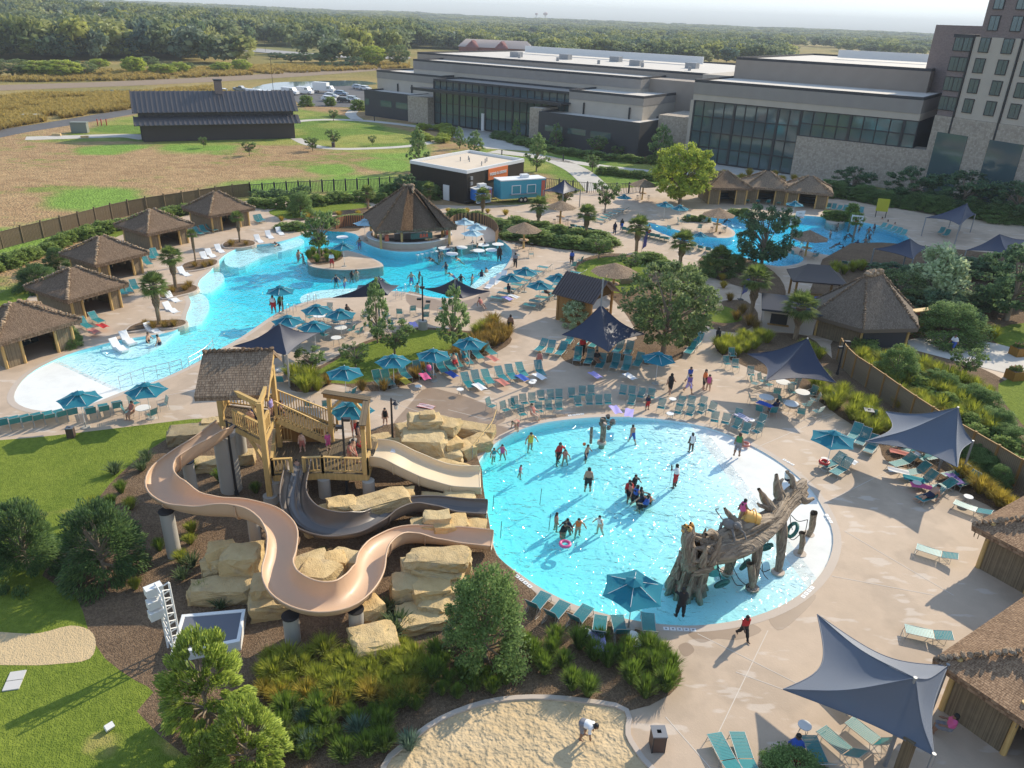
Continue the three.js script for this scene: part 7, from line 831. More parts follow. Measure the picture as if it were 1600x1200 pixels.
{ // driftwood play log across the pool: fallen trunk on legs, torn stump at its thick end
  const t = thing('play_log', 'huge weathered driftwood log on legs with a torn stump in the pool', 'play structure', V(0, 0, 0)), W0 = WATER, P = (x, y, h) => G(x, y, h), R = mul(9);
  M.drift = mat([1.08, 1.04, 1.0], 0.75, { map: T.bark, bumpMap: T.barkB, bumpScale: 0.06 });
  const gnarl = (path, rad, seed, nu = 40, nv = 30, amp = 0.2) => { const c = new THREE.CatmullRomCurve3(path), fr = c.computeFrenetFrames(nv, false); return mergeVertices(grid(nu, nv, (u, v) => { const p = c.getPointAt(v), i = Math.round(v * nv), a = u * 2 * PI, rr = rad(v), k = rr * (1 + amp * (2 * vn(u * 9, v * 5 + seed, 9, seed) - 1) + amp * 0.7 * (2 * Math.abs(vn(u * 24, v * 3 + seed, 24, seed + 3) - 0.5) - 0.5)), q = p.addScaledVector(fr.normals[i], cos(a) * k).addScaledVector(fr.binormals[i], sin(a) * k); q.u = u * 2 * PI * rr; q.v = v * c.getLength(); return q; }), 1e-4); };
  // stump
  const sb = P(1074, 914, W0), st = P(1094, 864, 2.5), stump = [sb.clone().setY(-1.0), sb.clone().add(V(0, 0.5, 0)), sb.clone().lerp(st, 0.5).setY(1.4), st];
  part(t, 'stump', gnarl(stump, (v) => 0.82 * (1 - 0.28 * v) + 0.26 * Math.pow(1 - v, 4), 3, 72, 40, 0.3), M.drift);
  for (let i = 0; i < 11; i++) { const a = i / 11 * 2 * PI, r = 0.82 + 0.22 * R(); part(t, 'root_fin', gnarl([V(sb.x + cos(a) * r * 1.2, -0.9, sb.z + sin(a) * r * 1.2), V(sb.x + cos(a) * r * 0.95, 0.2, sb.z + sin(a) * r * 0.95), V(sb.x + cos(a) * 0.8 + (st.x - sb.x) * 0.4, 1.2 + R() * 0.5, sb.z + sin(a) * 0.8 + (st.z - sb.z) * 0.4)], (v) => 0.2 * (1 - 0.75 * v), i, 12, 12, 0.4), M.drift); }
  for (let i = 0; i < 9; i++) { const a = i / 9 * 2 * PI + 0.2, r = 0.72, h = 0.45 + 0.7 * R(); part(t, 'torn_splinter', gnarl([V(st.x + cos(a) * r, 2.3, st.z + sin(a) * r), V(st.x + cos(a) * r * 1.1, 2.5 + h * 0.5, st.z + sin(a) * r * 1.1), V(st.x + cos(a) * r * 1.15, 2.6 + h, st.z + sin(a) * r * 1.15)], (v) => 0.24 * (1 - 0.85 * v), i + 20, 10, 8, 0.35), M.drift); }
  part(t, 'torn_spire', gnarl([st.clone().add(V(-0.5, -0.3, 0.2)), P(1074, 850, 3.2), P(1076, 822, 4.0)], (v) => 0.42 - 0.14 * v, 31, 18, 14, 0.3), M.drift); for (const [x, y] of [[1070, 820], [1079, 817], [1076, 824]]) { const a = P(x, y + 10, 3.75); part(t, 'spire_tip', gnarl([a, a.clone().add(V(0.02, 0.25, 0)), P(x, y, 4.35)], (v) => 0.17 * (1 - 0.7 * v), x, 10, 8, 0.3), mat([0.62, 0.36, 0.12], 0.8)); }
  part(t, 'side_spur', gnarl([P(1058, 905, 0.6), P(1062, 880, 1.4), P(1064, 860, 1.9)], (v) => 0.17 * (1 - 0.4 * v), 41, 10, 10, 0.3), M.drift);
  // trunk
  const trunk = [P(1092, 866, 2.2), P(1130, 853, 2.4), P(1170, 835, 2.6), P(1205, 815, 2.7), P(1222, 792, 2.75), P(1238, 775, 2.75), P(1250, 760, 2.7)];
  part(t, 'trunk', gnarl(trunk, (v) => 0.68 - 0.22 * v + 0.06 * sin(v * 9), 7, 84, 130, 0.42), M.drift);
  for (let i = 0; i < 10; i++) { const a = i * 0.63, q = trunk[0]; part(t, 'broken_edge', gnarl([q.clone().add(V(0.5, cos(a) * 0.6, sin(a) * 0.6)), q.clone().add(V(0.1, cos(a) * 0.85, sin(a) * 0.85)), q.clone().add(V(-0.35 - 0.3 * R(), cos(a) * 1.05, sin(a) * 1.05))], (v) => 0.26 * (1 - 0.8 * v), i + 60, 10, 8, 0.35), M.drift); }
  const br = (pp, r0, seed, m = M.drift) => part(t, 'branch', gnarl(pp, (v) => r0 * (1 - 0.72 * v), seed, 12, 14, 0.25), m);
  br([P(1120, 842, 2.9), P(1112, 832, 3.5), P(1103, 835, 3.7)], 0.3, 71, M.drift); br([P(1155, 826, 3.2), P(1142, 808, 3.7), P(1132, 794, 4.2)], 0.26, 72); br([P(1160, 820, 3.2), P(1150, 812, 3.6), P(1146, 806, 3.7)], 0.26, 73); br([P(1205, 795, 3.2), P(1194, 778, 3.8), P(1185, 764, 4.5)], 0.28, 74); br([P(1200, 792, 3.3), P(1188, 790, 3.5), P(1183, 786, 3.6)], 0.2, 75); br([P(1218, 778, 3.2), P(1214, 760, 3.9), P(1213, 741, 4.6)], 0.3, 76); br([P(1222, 775, 3.2), P(1218, 755, 3.8), P(1224, 748, 4.0)], 0.22, 77); br([P(1240, 762, 3.3), P(1237, 745, 3.9), P(1228, 736, 4.2)], 0.2, 78, M.drift); br([P(1246, 770, 2.8), P(1258, 782, 2.4), P(1271, 779, 2.3)], 0.3, 79); br([P(1168, 812, 3.1), P(1178, 806, 3.4), P(1186, 812, 3.0)], 0.2, 80);
  // legs
  const leg = (x0, y0, h0, x1, y1, r0, m = M.drift) => { const a = P(x0, y0, h0), b = P(x1, y1, W0 - 0.3); const l = part(t, 'leg', gnarl([a, a.clone().lerp(b, 0.5).add(V(0.06, 0, 0.05)), b], (v) => 0.8 * r0 * (1 - 0.35 * v), x0, 16, 16, 0.25), m); part(l, 'foot_ring', cyl(0.35, 0.35, 0.1, b.x, W0 - 0.05, b.z, 16), M.coping); };
  leg(1146, 850, 2.2, 1134, 900, 0.36); leg(1184, 838, 2.3, 1174, 926, 0.34); leg(1222, 815, 2.4, 1214, 901, 0.36); leg(1112, 868, 2.2, 1110, 886, 0.22); leg(1254, 832, 1.3, 1248, 872, 0.22, M.drift); leg(1272, 802, 1.9, 1261, 842, 0.24); leg(1172, 880, 1.3, 1174, 926, 0.26, M.drift);
  // rope swings and tyre rings hung below
  const ring = (x, y, h, r = 0.32, turn = 0) => { const c = P(x, y, h), o = single('tyre_swing', put(new THREE.TorusGeometry(r, 0.1, 8, 20), 0, 0, 0, 0.5, turn), mat([0.02, 0.13, 0.11], 0.6), 'dark green ring swing hung under the log ' + ({ 1128: 'beside the stump', 1164: 'in the middle', 1197: 'near the far legs', 1238: 'by the far rope net' })[x], 'ring swing', c); return c; };
  const rope = (a, b, sag = 0.25) => part(t, 'rope', tube([a, a.clone().lerp(b, 0.5).add(V(0, -sag, 0)), b], 0.022, 5, 14), M.black);
  const c1 = ring(1128, 912, 0.4, 0.34, 0.4), c2 = ring(1164, 882, 0.7, 0.3, 1), c3 = ring(1197, 855, 0.8, 0.32, 0.3), c4 = ring(1238, 828, 1.2, 0.4, 1.5); rope(P(1120, 868, 2), c1, 0.1); rope(P(1160, 850, 2.1), c2, 0.1); rope(P(1205, 830, 2.2), c3, 0.1); rope(P(1234, 800, 2.3), c4, 0.1);
  for (const q of [[1118, 872, 2, 1134, 893, 0.9], [1142, 880, 1, 1172, 919, 0.2], [1186, 885, 0.9, 1203, 890, 0.6], [1236, 805, 2.0, 1262, 812, 1.7], [1262, 812, 1.7, 1258, 838, 0.6], [1232, 840, 1.0, 1250, 835, 1.1], [1120, 880, 1.4, 1128, 893, 0.7], [1190, 878, 1.2, 1200, 905, 0.3], [1143, 900, 0.3, 1160, 915, 0.2]]) rope(P(q[0], q[1], q[2]), P(q[3], q[4], q[5]));
  single('yellow_barrel', merge([put(new THREE.CylinderGeometry(0.42, 0.36, 0.85, 16), 0, 0, 0, 0, 0, 1.2), put(new THREE.TorusGeometry(0.42, 0.03, 6, 18), 0.2, 0.05, 0, 0, PI / 2, 0)]), mat([0.72, 0.42, 0.10], 0.5), 'yellow wooden cask lying on top of the driftwood log', 'barrel', P(1172, 809, 3.4)); single('spray_funnel', merge([cyl(0.4, 0.3, 0.35, 0, 0, 0, 18), rod(V(0, 0.1, 0), V(0.8, -0.2, 0.5), 0.06)]), mat([0.06, 0.42, 0.40], 0.4), 'teal spray tub hung beside the stump', 'water toy', P(1112, 894, 0.6));
  { // wooden monkey figure climbing on the log
    const q = P(1138, 826, 3.2), m = thing('monkey_figure', 'grey carved monkey figure climbing on the driftwood log', 'figure', q, -0.9), gm = (m.scale.setScalar(0.78), mat([0.2, 0.185, 0.17], 0.85)), sphere = (r, x, y, z, s = 1) => put(new THREE.SphereGeometry(r, 14, 10), x, y, z, 0, 0, 0, typeof s === 'number' ? s : s);
    part(m, 'body', merge([sphere(0.34, 0, 0.35, 0, V(1.5, 1, 0.95)), sphere(0.25, 0.62, 0.62, 0, V(1, 1, 0.95)), sphere(0.12, 0.84, 0.56, 0), rod(V(0.4, 0.3, 0.2), V(0.75, -0.05, 0.35), 0.09, 8, 0.07), rod(V(0.75, -0.05, 0.35), V(0.85, -0.5, 0.32), 0.07, 8, 0.06), rod(V(0.4, 0.3, -0.2), V(0.95, 0.1, -0.35), 0.09, 8, 0.07), rod(V(0.95, 0.1, -0.35), V(1.2, -0.25, -0.3), 0.07, 8, 0.06), rod(V(-0.4, 0.3, 0.2), V(-0.35, -0.15, 0.4), 0.11, 8, 0.08), rod(V(-0.35, -0.15, 0.4), V(-0.6, -0.5, 0.36), 0.08, 8, 0.06), rod(V(-0.4, 0.3, -0.2), V(-0.3, -0.15, -0.4), 0.11, 8, 0.08), rod(V(-0.3, -0.15, -0.4), V(-0.5, -0.5, -0.36), 0.08, 8, 0.06)]), gm); for (const s of [-1, 1]) part(m, 'ear', sphere(0.09, 0.6, 0.72, s * 0.24), gm); part(m, 'tail', tube([V(-0.5, 0.4, 0), V(-0.9, 0.6, 0), V(-1.1, 0.9, 0.1), V(-0.9, 1.05, 0.1)], 0.04, 6, 14), gm);
  }
}
{ // small spray totem near the pool head
  const f = G(940, 692, WATER), t = thing('spray_totem', 'short driftwood post with a cluster of spray buckets at the pool head', 'water toy', f), gn = [V(0, -0.6, 0), V(0.05, 0.8, 0), V(-0.05, 1.9, 0)]; part(t, 'post', tube(gn, 0.2, 10, 12), M.bark); part(t, 'base', cyl(0.32, 0.3, 0.18, 0, -0.05, 0, 16), M.coping); for (let i = 0; i < 9; i++) { const a = i * 0.7; part(t, 'bucket', put(new THREE.CylinderGeometry(0.16, 0.11, 0.24, 10), 0.25 + cos(a) * 0.42, 1.6 + 0.25 * sin(i * 2.1), sin(a) * 0.4, 0.3 * sin(i), 0, 0.4 * cos(i)), i % 3 ? mat([0.10, 0.085, 0.075], 0.7) : mat([0.26, 0.22, 0.2], 0.7)); part(t, 'rope', rod(V(0, 1.7, 0), V(0.25 + cos(a) * 0.42, 1.7, sin(a) * 0.4), 0.02, 5), M.black); } part(t, 'side_post', tube([V(-0.75, 0, 0.1), V(-0.78, 1.2, 0.1)], 0.1, 8, 6), M.bark);
}

// ---------- people ----------
const rad = PI / 180;
function figure(o) { // joints of a figure facing +z with its feet near y = 0, each bone a tapered capsule
  const B = [], lean = (o.lean ?? 0) * rad, pel = V(0, o.hip ?? 0.93, 0), up1 = V(0, cos(lean), sin(lean)), fw = V(0, -sin(lean), cos(lean)), at = (u, f, x) => pel.clone().addScaledVector(up1, u).addScaledVector(fw, f).add(V(x, 0, 0));
  const b = (n, a, c, r0, r1) => B.push({ n, a, c, r0, r1 });
  for (const s of [-1, 1]) { b('pelvis', at(0, 0, s * 0.06), at(0.12, 0, s * 0.06), 0.115, 0.105); b('waist', at(0.12, 0, s * 0.055), at(0.28, 0, s * 0.06), 0.10, 0.11); b('chest', at(0.28, 0.01, s * 0.065), at(0.45, 0, s * 0.085), 0.115, 0.09); }
  const nk = at(0.5, 0, 0), hd = nk.clone().add(V(0, 0.15 * cos(lean * 0.6), 0.03 + 0.15 * sin(lean * 0.9))); b('neck', at(0.46, 0, 0), hd.clone().add(V(0, -0.06, -0.01)), 0.055, 0.05); b('head', hd.clone().add(V(0, -0.045, 0.02)), hd.clone().add(V(0, 0.045, -0.005)), 0.075, 0.095);
  for (const s of [-1, 1]) {
    const L = s < 0 ? o.legL : o.legR, t = (L?.t ?? 0) * rad, k = (L?.k ?? 0) * rad, sp = (L?.s ?? 3) * rad * s, hp = pel.clone().add(V(s * 0.095, -0.03, 0)), d1 = V(sin(sp) * cos(t), -cos(t) * cos(sp), sin(t)), kn = hp.clone().addScaledVector(d1, 0.43), d2 = V(sin(sp) * 0.6, -cos(t - k), sin(t - k)).normalize(), an = kn.clone().addScaledVector(d2, 0.42), md = hp.clone().lerp(kn, 0.55), toe = V(s * 0.04, o.toe ?? -0.03, 0.17);
    b('thighU', hp, md, 0.088, 0.072); b('thighL', md, kn, 0.072, 0.055); b('shin', kn, kn.clone().lerp(an, 0.35), 0.055, 0.054); b('shin', kn.clone().lerp(an, 0.35), an, 0.054, 0.036); b('foot', an.clone().add(V(0, -0.02, -0.01)), an.clone().add(toe), 0.042, 0.03);
    const A = s < 0 ? o.armL : o.armR, p = (A?.p ?? 0) * rad, a2 = (A?.a ?? 8) * rad, e = (A?.e ?? 12) * rad, sh = at(0.44, 0, s * 0.185), u1 = V(s * sin(a2), -cos(p) * cos(a2), sin(p) * cos(a2)), el = sh.clone().addScaledVector(u1, 0.28), u2 = V(s * sin(a2) * (A?.i ?? 0.6), -cos(p + e), sin(p + e)).normalize(), wr = el.clone().addScaledVector(u2, 0.25), pm = wr.clone().addScaledVector(u2, 0.075);
    b('uarm', sh, el, 0.05, 0.041); b('farm', el, wr, 0.042, 0.028); b('hand', wr, pm, 0.03, 0.032);
    const side = V().crossVectors(u2, V(0, 0, 1)).normalize(); if (side.lengthSq() < 0.1) side.set(1, 0, 0); B.fingers ??= []; const nrm = V().crossVectors(side, u2); for (let f = 0; f < 4; f++) { const q = pm.clone().addScaledVector(side, (f - 1.5) * 0.017), l = [0.07, 0.08, 0.075, 0.058][f], m = q.clone().addScaledVector(u2, l * 0.55).addScaledVector(nrm, 0.006); B.fingers.push(rod(q, m, 0.009, 5, 0.008), rod(m, m.clone().addScaledVector(u2, l * 0.5).addScaledVector(nrm, 0.016), 0.008, 5, 0.006)); } const th = wr.clone().addScaledVector(u2, 0.03).addScaledVector(side, -0.025 * s); B.fingers.push(rod(th, th.clone().addScaledVector(side, -0.03 * s).addScaledVector(u2, 0.045), 0.010, 5, 0.008));
  }
  B.head = hd; B.fw = fw; return B;
}
function meshFigure(o) {
  const B = figure(o), n = 84, lo = V(1e9, 1e9, 1e9), hi = V(-1e9, -1e9, -1e9); for (const b of B) for (const p of [b.a, b.c]) { lo.min(p); hi.max(p); } const size = Math.max(hi.x - lo.x, hi.y - lo.y, hi.z - lo.z) / 2 + 0.2, c = lo.clone().add(hi).multiplyScalar(0.5);
  const mc = new MarchingCubes(n, new THREE.MeshStandardMaterial(), false, false, 60000); mc.isolation = 0; const h = n / 2, f = mc.field; f.fill(-1); const nb = B.length, K = 0.035; for (const b of B) { b.d = V().subVectors(b.c, b.a); b.dd = b.d.lengthSq() || 1e-6; }
  const dist = (b, x, y, z) => { const t = clamp(((x - b.a.x) * b.d.x + (y - b.a.y) * b.d.y + (z - b.a.z) * b.d.z) / b.dd, 0, 1), dx = x - b.a.x - b.d.x * t, dy = y - b.a.y - b.d.y * t, dz = z - b.a.z - b.d.z * t; return Math.sqrt(dx * dx + dy * dy + dz * dz) - lerp(b.r0, b.r1, t); };
  for (let k = 0; k < n; k++) for (let j = 0; j < n; j++) for (let i = 0; i < n; i++) { const x = (i - h) / h * size + c.x, y = (j - h) / h * size + c.y, z = (k - h) / h * size + c.z; let s = 0, m = 9; for (const b of B) { const d = dist(b, x, y, z); if (d < m) m = d; if (d < 0.2) s += Math.exp(-d / K); } f[i + j * n + k * n * n] = s > 0 ? K * Math.log(s) : -m; }
  mc.update(); const cnt = mc.count ?? mc.geometry.drawRange.count, P = mc.positionArray.slice(0, cnt * 3), N = mc.normalArray.slice(0, cnt * 3), lab = new Array(cnt); for (let i = 0; i < cnt; i++) { const x = P[3 * i] = P[3 * i] * size + c.x, y = P[3 * i + 1] = P[3 * i + 1] * size + c.y, z = P[3 * i + 2] = P[3 * i + 2] * size + c.z; const L = Math.hypot(N[3 * i], N[3 * i + 1], N[3 * i + 2]) || 1; N[3 * i] /= L; N[3 * i + 1] /= L; N[3 * i + 2] /= L; let m = 9; for (const b of B) { const d = dist(b, x, y, z); if (d < m) { m = d; lab[i] = b.n; } } }
  const pick = (test, push) => { const p = [], q = []; for (let t = 0; t < cnt; t += 3) { let k = 0; for (let v = t; v < t + 3; v++) if (test(lab[v], P[3 * v], P[3 * v + 1], P[3 * v + 2])) k++; if (k < 2) continue; for (let v = t; v < t + 3; v++) for (let a = 0; a < 3; a++) { p.push(P[3 * v + a] + N[3 * v + a] * push); q.push(N[3 * v + a]); } } const g = new THREE.BufferGeometry(); g.setAttribute('position', new THREE.BufferAttribute(new Float32Array(p), 3)); g.setAttribute('normal', new THREE.BufferAttribute(new Float32Array(q), 3)); return p.length ? mergeVertices(g, 1e-4) : null; };
  const H = B.head, is = (...a) => (l) => a.includes(l), body0 = pick(() => true, 0), nose = put(new THREE.ConeGeometry(0.014, 0.04, 5), H.x, H.y - 0.02, H.z + 0.105, 1.2), body = merge([body0, ...B.fingers, nose, ...[-1, 1].map((s) => put(new THREE.SphereGeometry(0.024, 6, 5), s * 0.092, H.y - 0.01, H.z, 0, 0, 0, V(0.5, 1.2, 0.8)))]);
  return { body, trunks: pick(is('pelvis', 'thighU', 'thighL'), 0.016), brief: pick(is('pelvis'), 0.010), shirt: pick(is('waist', 'chest', 'uarm'), 0.016), tank: pick(is('waist', 'chest'), 0.012), suit: pick(is('waist', 'chest', 'pelvis'), 0.010), top: pick((l) => l === 'chest', 0.010), pants: pick(is('pelvis', 'thighU', 'thighL', 'shin'), 0.014), hair: pick((l, x, y, z) => l === 'head' && (y > H.y + 0.045 || z < H.z - 0.02), 0.014), long: pick((l, x, y, z) => (l === 'head' && (y > H.y + 0.045 || z < H.z)) || (l === 'neck' && z < H.z - 0.01) || (l === 'chest' && z < -0.06 + B.fw.z * 0 && y > H.y - 0.33 && Math.abs(x) < 0.09), 0.02), eyes: merge([-1, 1].map((s) => put(new THREE.SphereGeometry(0.011, 6, 5), s * 0.033, H.y + 0.012, H.z + 0.088))), mouth: put(new THREE.SphereGeometry(0.02, 6, 4), 0, H.y - 0.055, H.z + 0.088, 0, 0, 0, V(1.1, 0.3, 0.4)) };
}
const POSE = {
  stand: meshFigure({ armL: { p: 5, a: 10, e: 15 }, armR: { p: -4, a: 12, e: 20 }, legL: { t: 3, k: 2, s: 5 }, legR: { t: -4, k: 4, s: 6 } }), walk: meshFigure({ lean: 5, armL: { p: 28, a: 8, e: 25 }, armR: { p: -26, a: 8, e: 12 }, legL: { t: -22, k: 18 }, legR: { t: 24, k: 6 }, hip: 0.91 }),
  wade: meshFigure({ lean: 6, armL: { p: 12, a: 42, e: 25 }, armR: { p: 8, a: 48, e: 18 }, legL: { t: 8, k: 10, s: 8 }, legR: { t: -10, k: 12, s: 8 } }), lift: meshFigure({ armL: { p: 5, a: 12, e: 20 }, armR: { p: 80, a: 14, e: 95, i: 0.1 }, legL: { s: 6 }, legR: { t: 5, k: 4, s: 6 } }),
  sit: meshFigure({ hip: 0.52, lean: -12, armL: { p: 30, a: 12, e: 40 }, armR: { p: 35, a: 10, e: 45 }, legL: { t: 82, k: 75, s: 6 }, legR: { t: 78, k: 70, s: 8 } }), recline: meshFigure({ hip: 0.50, lean: -48, armL: { p: -20, a: 14, e: 40 }, armR: { p: -15, a: 14, e: 60 }, legL: { t: 86, k: 10, s: 5 }, legR: { t: 100, k: 45, s: 5 } }),
  bend: meshFigure({ lean: 82, hip: 0.86, armL: { p: 8, a: 6, e: 4 }, armR: { p: -6, a: 14, e: 8 }, legL: { t: 12, k: 20, s: 7 }, legR: { t: 16, k: 24, s: 7 } }), swim: meshFigure({ lean: 55, hip: 0.35, armL: { p: 95, a: 30, e: 10 }, armR: { p: 70, a: 40, e: 20 }, legL: { t: -50, k: 8 }, legR: { t: -42, k: 20 } }),
};
const SK = { a: [0.60, 0.38, 0.27], b: [0.45, 0.26, 0.17], c: [0.26, 0.14, 0.085], d: [0.11, 0.058, 0.038] }, CLR = { red: [0.48, 0.02, 0.02], navy: [0.012, 0.018, 0.05], black: [0.012, 0.012, 0.014], white: [0.74, 0.74, 0.74], blue: [0.03, 0.09, 0.38], teal: [0.02, 0.26, 0.30], pink: [0.62, 0.10, 0.26], orange: [0.72, 0.17, 0.04], yellow: [0.68, 0.50, 0.05], grey: [0.2, 0.2, 0.22], violet: [0.17, 0.11, 0.32], green: [0.04, 0.22, 0.07], coral: [0.50, 0.17, 0.13], lilac: [0.42, 0.36, 0.7] }, mc_ = {};
const cm = (k, r) => (mc_[k + r] ??= mat(CLR[k] ?? SK[k] ?? k, r)), HAIR = { k: mat([0.014, 0.011, 0.01], 0.6), n: mat([0.07, 0.038, 0.02], 0.6), y: mat([0.32, 0.2, 0.08], 0.6) };
// who: pose, px, py of the feet, facing (degrees, 0 toward the viewer), size, skin, hair, clothes, label
function person(pose, px, py, face, size, skin, hair, clothes, label, o = {}) {
  const h0 = o.y ?? 0, p = G(px, py, h0), t = thing('person', label, 'person', p, face * rad, o.group), g = POSE[pose]; t.scale.setScalar(size); part(t, 'body', g.body, cm(skin, 0.6)); part(t, 'eyes', g.eyes, M.black); part(t, 'mouth', g.mouth, cm('coral', 0.6));
  const hl = hair.length > 1; if (g[hl ? 'long' : 'hair']) part(t, 'hair', g[hl ? 'long' : 'hair'], HAIR[hair[0]]); for (const q of clothes.trim().split(/\s+/).filter(Boolean)) { const [k, c] = q.split(':'); if (g[k]) part(t, { trunks: 'swim_trunks', brief: 'swim_brief', shirt: 'shirt', tank: 'tank_top', suit: 'swimsuit', top: 'bikini_top', pants: 'trousers' }[k], g[k], cm(c, 0.75)); } return t;
}
const W1 = WATER - 0.35, W2 = WATER - 0.55, W3 = WATER - 0.9; // feet under water: shallow, middle, deep
person('lift', 1054, 762, -120, 1, 'd', 'k', 'shirt:white trunks:red', 'lifeguard in white shirt and red shorts with a pole in the shallow pool', { y: WATER - 0.15 }); { const q = G(1046, 758, WATER - 0.15), t = single('rescue_pole', rod(V(0, 0, 0), V(0.05, 1.5, 0.05), 0.02), M.steel, 'thin pole held upright by the lifeguard in red shorts', 'pole', q); }
person('stand', 918, 768, 170, 1, 'b', 'k', 'trunks:black', 'bare chested man in dark trunks standing in the pool middle', { y: W1 }); person('wade', 828, 706, 20, 0.9, 'b', 'kk', 'suit:yellow', 'girl in a yellow swimsuit wading at the upper left', { y: W2 }); person('wade', 872, 726, 40, 1, 'c', 'k', 'shirt:red trunks:black', 'person in a dark red shirt wading with a child', { y: W2 }); person('wade', 882, 728, -20, 0.75, 'b', 'kk', 'tank:coral', 'small child in coral beside the dark red shirt', { y: W2 }); person('wade', 915, 724, 60, 0.85, 'b', 'k', 'trunks:navy', 'boy alone wading right of the dark red shirt', { y: W2 });
person('walk', 987, 693, 200, 0.85, 'b', 'k', 'trunks:blue', 'boy in blue trunks walking near the pool head', { y: W1 }); person('stand', 1079, 706, 190, 0.85, 'd', 'k', 'suit:white', 'child in a white suit walking up the beach', { y: WATER - 0.1 }); person('stand', 1151, 712, 150, 1.0, 'c', 'n', 'tank:green trunks:grey', 'woman in olive standing on the white beach'); person('wade', 812, 748, 90, 0.6, 'b', 'k', 'top:pink brief:violet', 'toddler with pink arm bands in the left water', { y: WATER - 0.45 }); person('wade', 771, 724, 30, 0.7, 'b', 'k', 'top:teal brief:white', 'small child at the pool wall, left of two holding hands', { y: W2 }); person('wade', 785, 720, -30, 0.75, 'b', 'kk', 'suit:pink', 'small child at the pool wall, right of two holding hands', { y: W2 });
const grp = [[982, 772, 'c', 'shirt:red', 'with red shirt at the upper left'], [989, 766, 'b', 'shirt:black', 'in black at the top'], [1002, 779, 'c', 'shirt:black', 'in black at the centre'], [991, 788, 'b', 'tank:blue', 'in a blue vest at the left'], [1012, 788, 'b', 'tank:orange', 'in an orange vest at the right'], [1000, 797, 'b', 'suit:navy', 'in navy at the front'], [1007, 794, 'a', 'shirt:blue', 'in bright blue at the front right'], [984, 780, 'b', 'top:coral', 'bare armed at the left edge']]; grp.forEach(([x, y, s, c, l], i) => person(i % 2 ? 'wade' : 'sit', x, y + 6, 40 * i, i % 3 ? 0.85 : 0.95, s, i % 2 ? 'kk' : 'k', c + ' trunks:black', 'bather ' + l + ' of the huddle in the pool', { y: WATER - (i % 2 ? 0.55 : 0.35) }));
person('stand', 868, 830, 100, 0.75, 'b', 'kk', 'suit:coral', 'girl in coral holding a spray stick at the left', { y: W2 }); person('wade', 879, 852, 40, 0.95, 'c', 'k', 'shirt:black', 'adult in black wading behind the pink float', { y: W3 }); person('wade', 886, 842, -40, 0.85, 'c', 'k', 'shirt:navy', 'youth in navy beside the adult in black', { y: W3 }); person('wade', 902, 840, 10, 0.8, 'b', 'kk', 'tank:orange', 'girl in orange wading toward the splash', { y: W2 }); person('wade', 936, 836, -60, 0.8, 'a', 'k', 'tank:white', 'child in white splashing in the pool', { y: W2 });
person('lift', 1062, 964, 190, 1.02, 'd', 'k', 'shirt:black pants:black', 'man in black carrying a pack at the near pool edge'); person('walk', 1160, 998, 15, 0.86, 'd', 'k', 'shirt:red pants:black', 'child in red shirt walking on the near deck'); person('bend', 908, 1150, 60, 0.9, 'c', 'kk', 'shirt:white trunks:grey', 'person in white bending down in the sand pit', { y: 0.03 });
person('stand', 428, 489, 0, 1.02, 'c', 'k', 'tank:white trunks:red', 'lifeguard in red shorts under the lagoon umbrella, left of two'); person('lift', 440, 487, 10, 1.0, 'd', 'k', 'tank:green trunks:black', 'lifeguard in dark clothes under the lagoon umbrella, right of two'); person('stand', 519, 418, 0, 1.0, 'b', 'k', 'shirt:white trunks:red', 'lifeguard in red shorts on the lagoon island', { y: 0.02 }); person('stand', 1013, 371, 10, 1.0, 'b', 'k', 'shirt:white trunks:red', 'lifeguard in red shorts beside the lazy river'); person('stand', 780, 408, 0, 1.05, 'd', 'k', 'shirt:black pants:black', 'person in black standing at the right lagoon corner');
person('stand', 797, 520, 175, 1.02, 'c', 'k', 'trunks:black', 'bare backed man in black shorts by the rusty grass'); person('walk', 893, 414, 180, 1.0, 'd', 'k', 'shirt:blue trunks:navy', 'man in blue shirt walking on the plaza'); person('walk', 805, 418, 180, 1.0, 'c', 'k', 'shirt:grey pants:black', 'person in grey near the lagoon end umbrellas'); person('walk', 1120, 541, 200, 1.05, 'd', 'k', 'shirt:black trunks:black', 'man in a black cap walking beside the oak'); person('stand', 842, 577, 180, 0.95, 'a', 'y', 'suit:coral', 'woman in a coral suit beside the sunny loungers'); person('stand', 909, 556, 0, 1.0, 'c', 'k', 'shirt:red pants:black', 'person in a red shirt under the mast sail');
person('walk', 1046, 615, 150, 1.0, 'b', 'kk', 'tank:black trunks:black', 'woman in black walking above the pool head'); person('walk', 1075, 614, 30, 0.95, 'b', 'k', 'shirt:violet trunks:lilac', 'child in violet shirt walking above the pool'); person('stand', 1099, 608, 60, 1.0, 'b', 'k', 'shirt:orange trunks:black', 'man in orange shirt above the pool'); person('stand', 1106, 610, -30, 0.8, 'b', 'kk', 'suit:pink', 'child in pink beside the orange shirt'); person('stand', 1011, 640, 10, 0.7, 'c', 'k', 'shirt:navy trunks:red', 'small child in navy at the pool head chairs'); person('walk', 1076, 600, 20, 0.9, 'c', 'k', 'shirt:blue trunks:white', 'youth in blue behind the violet shirt');
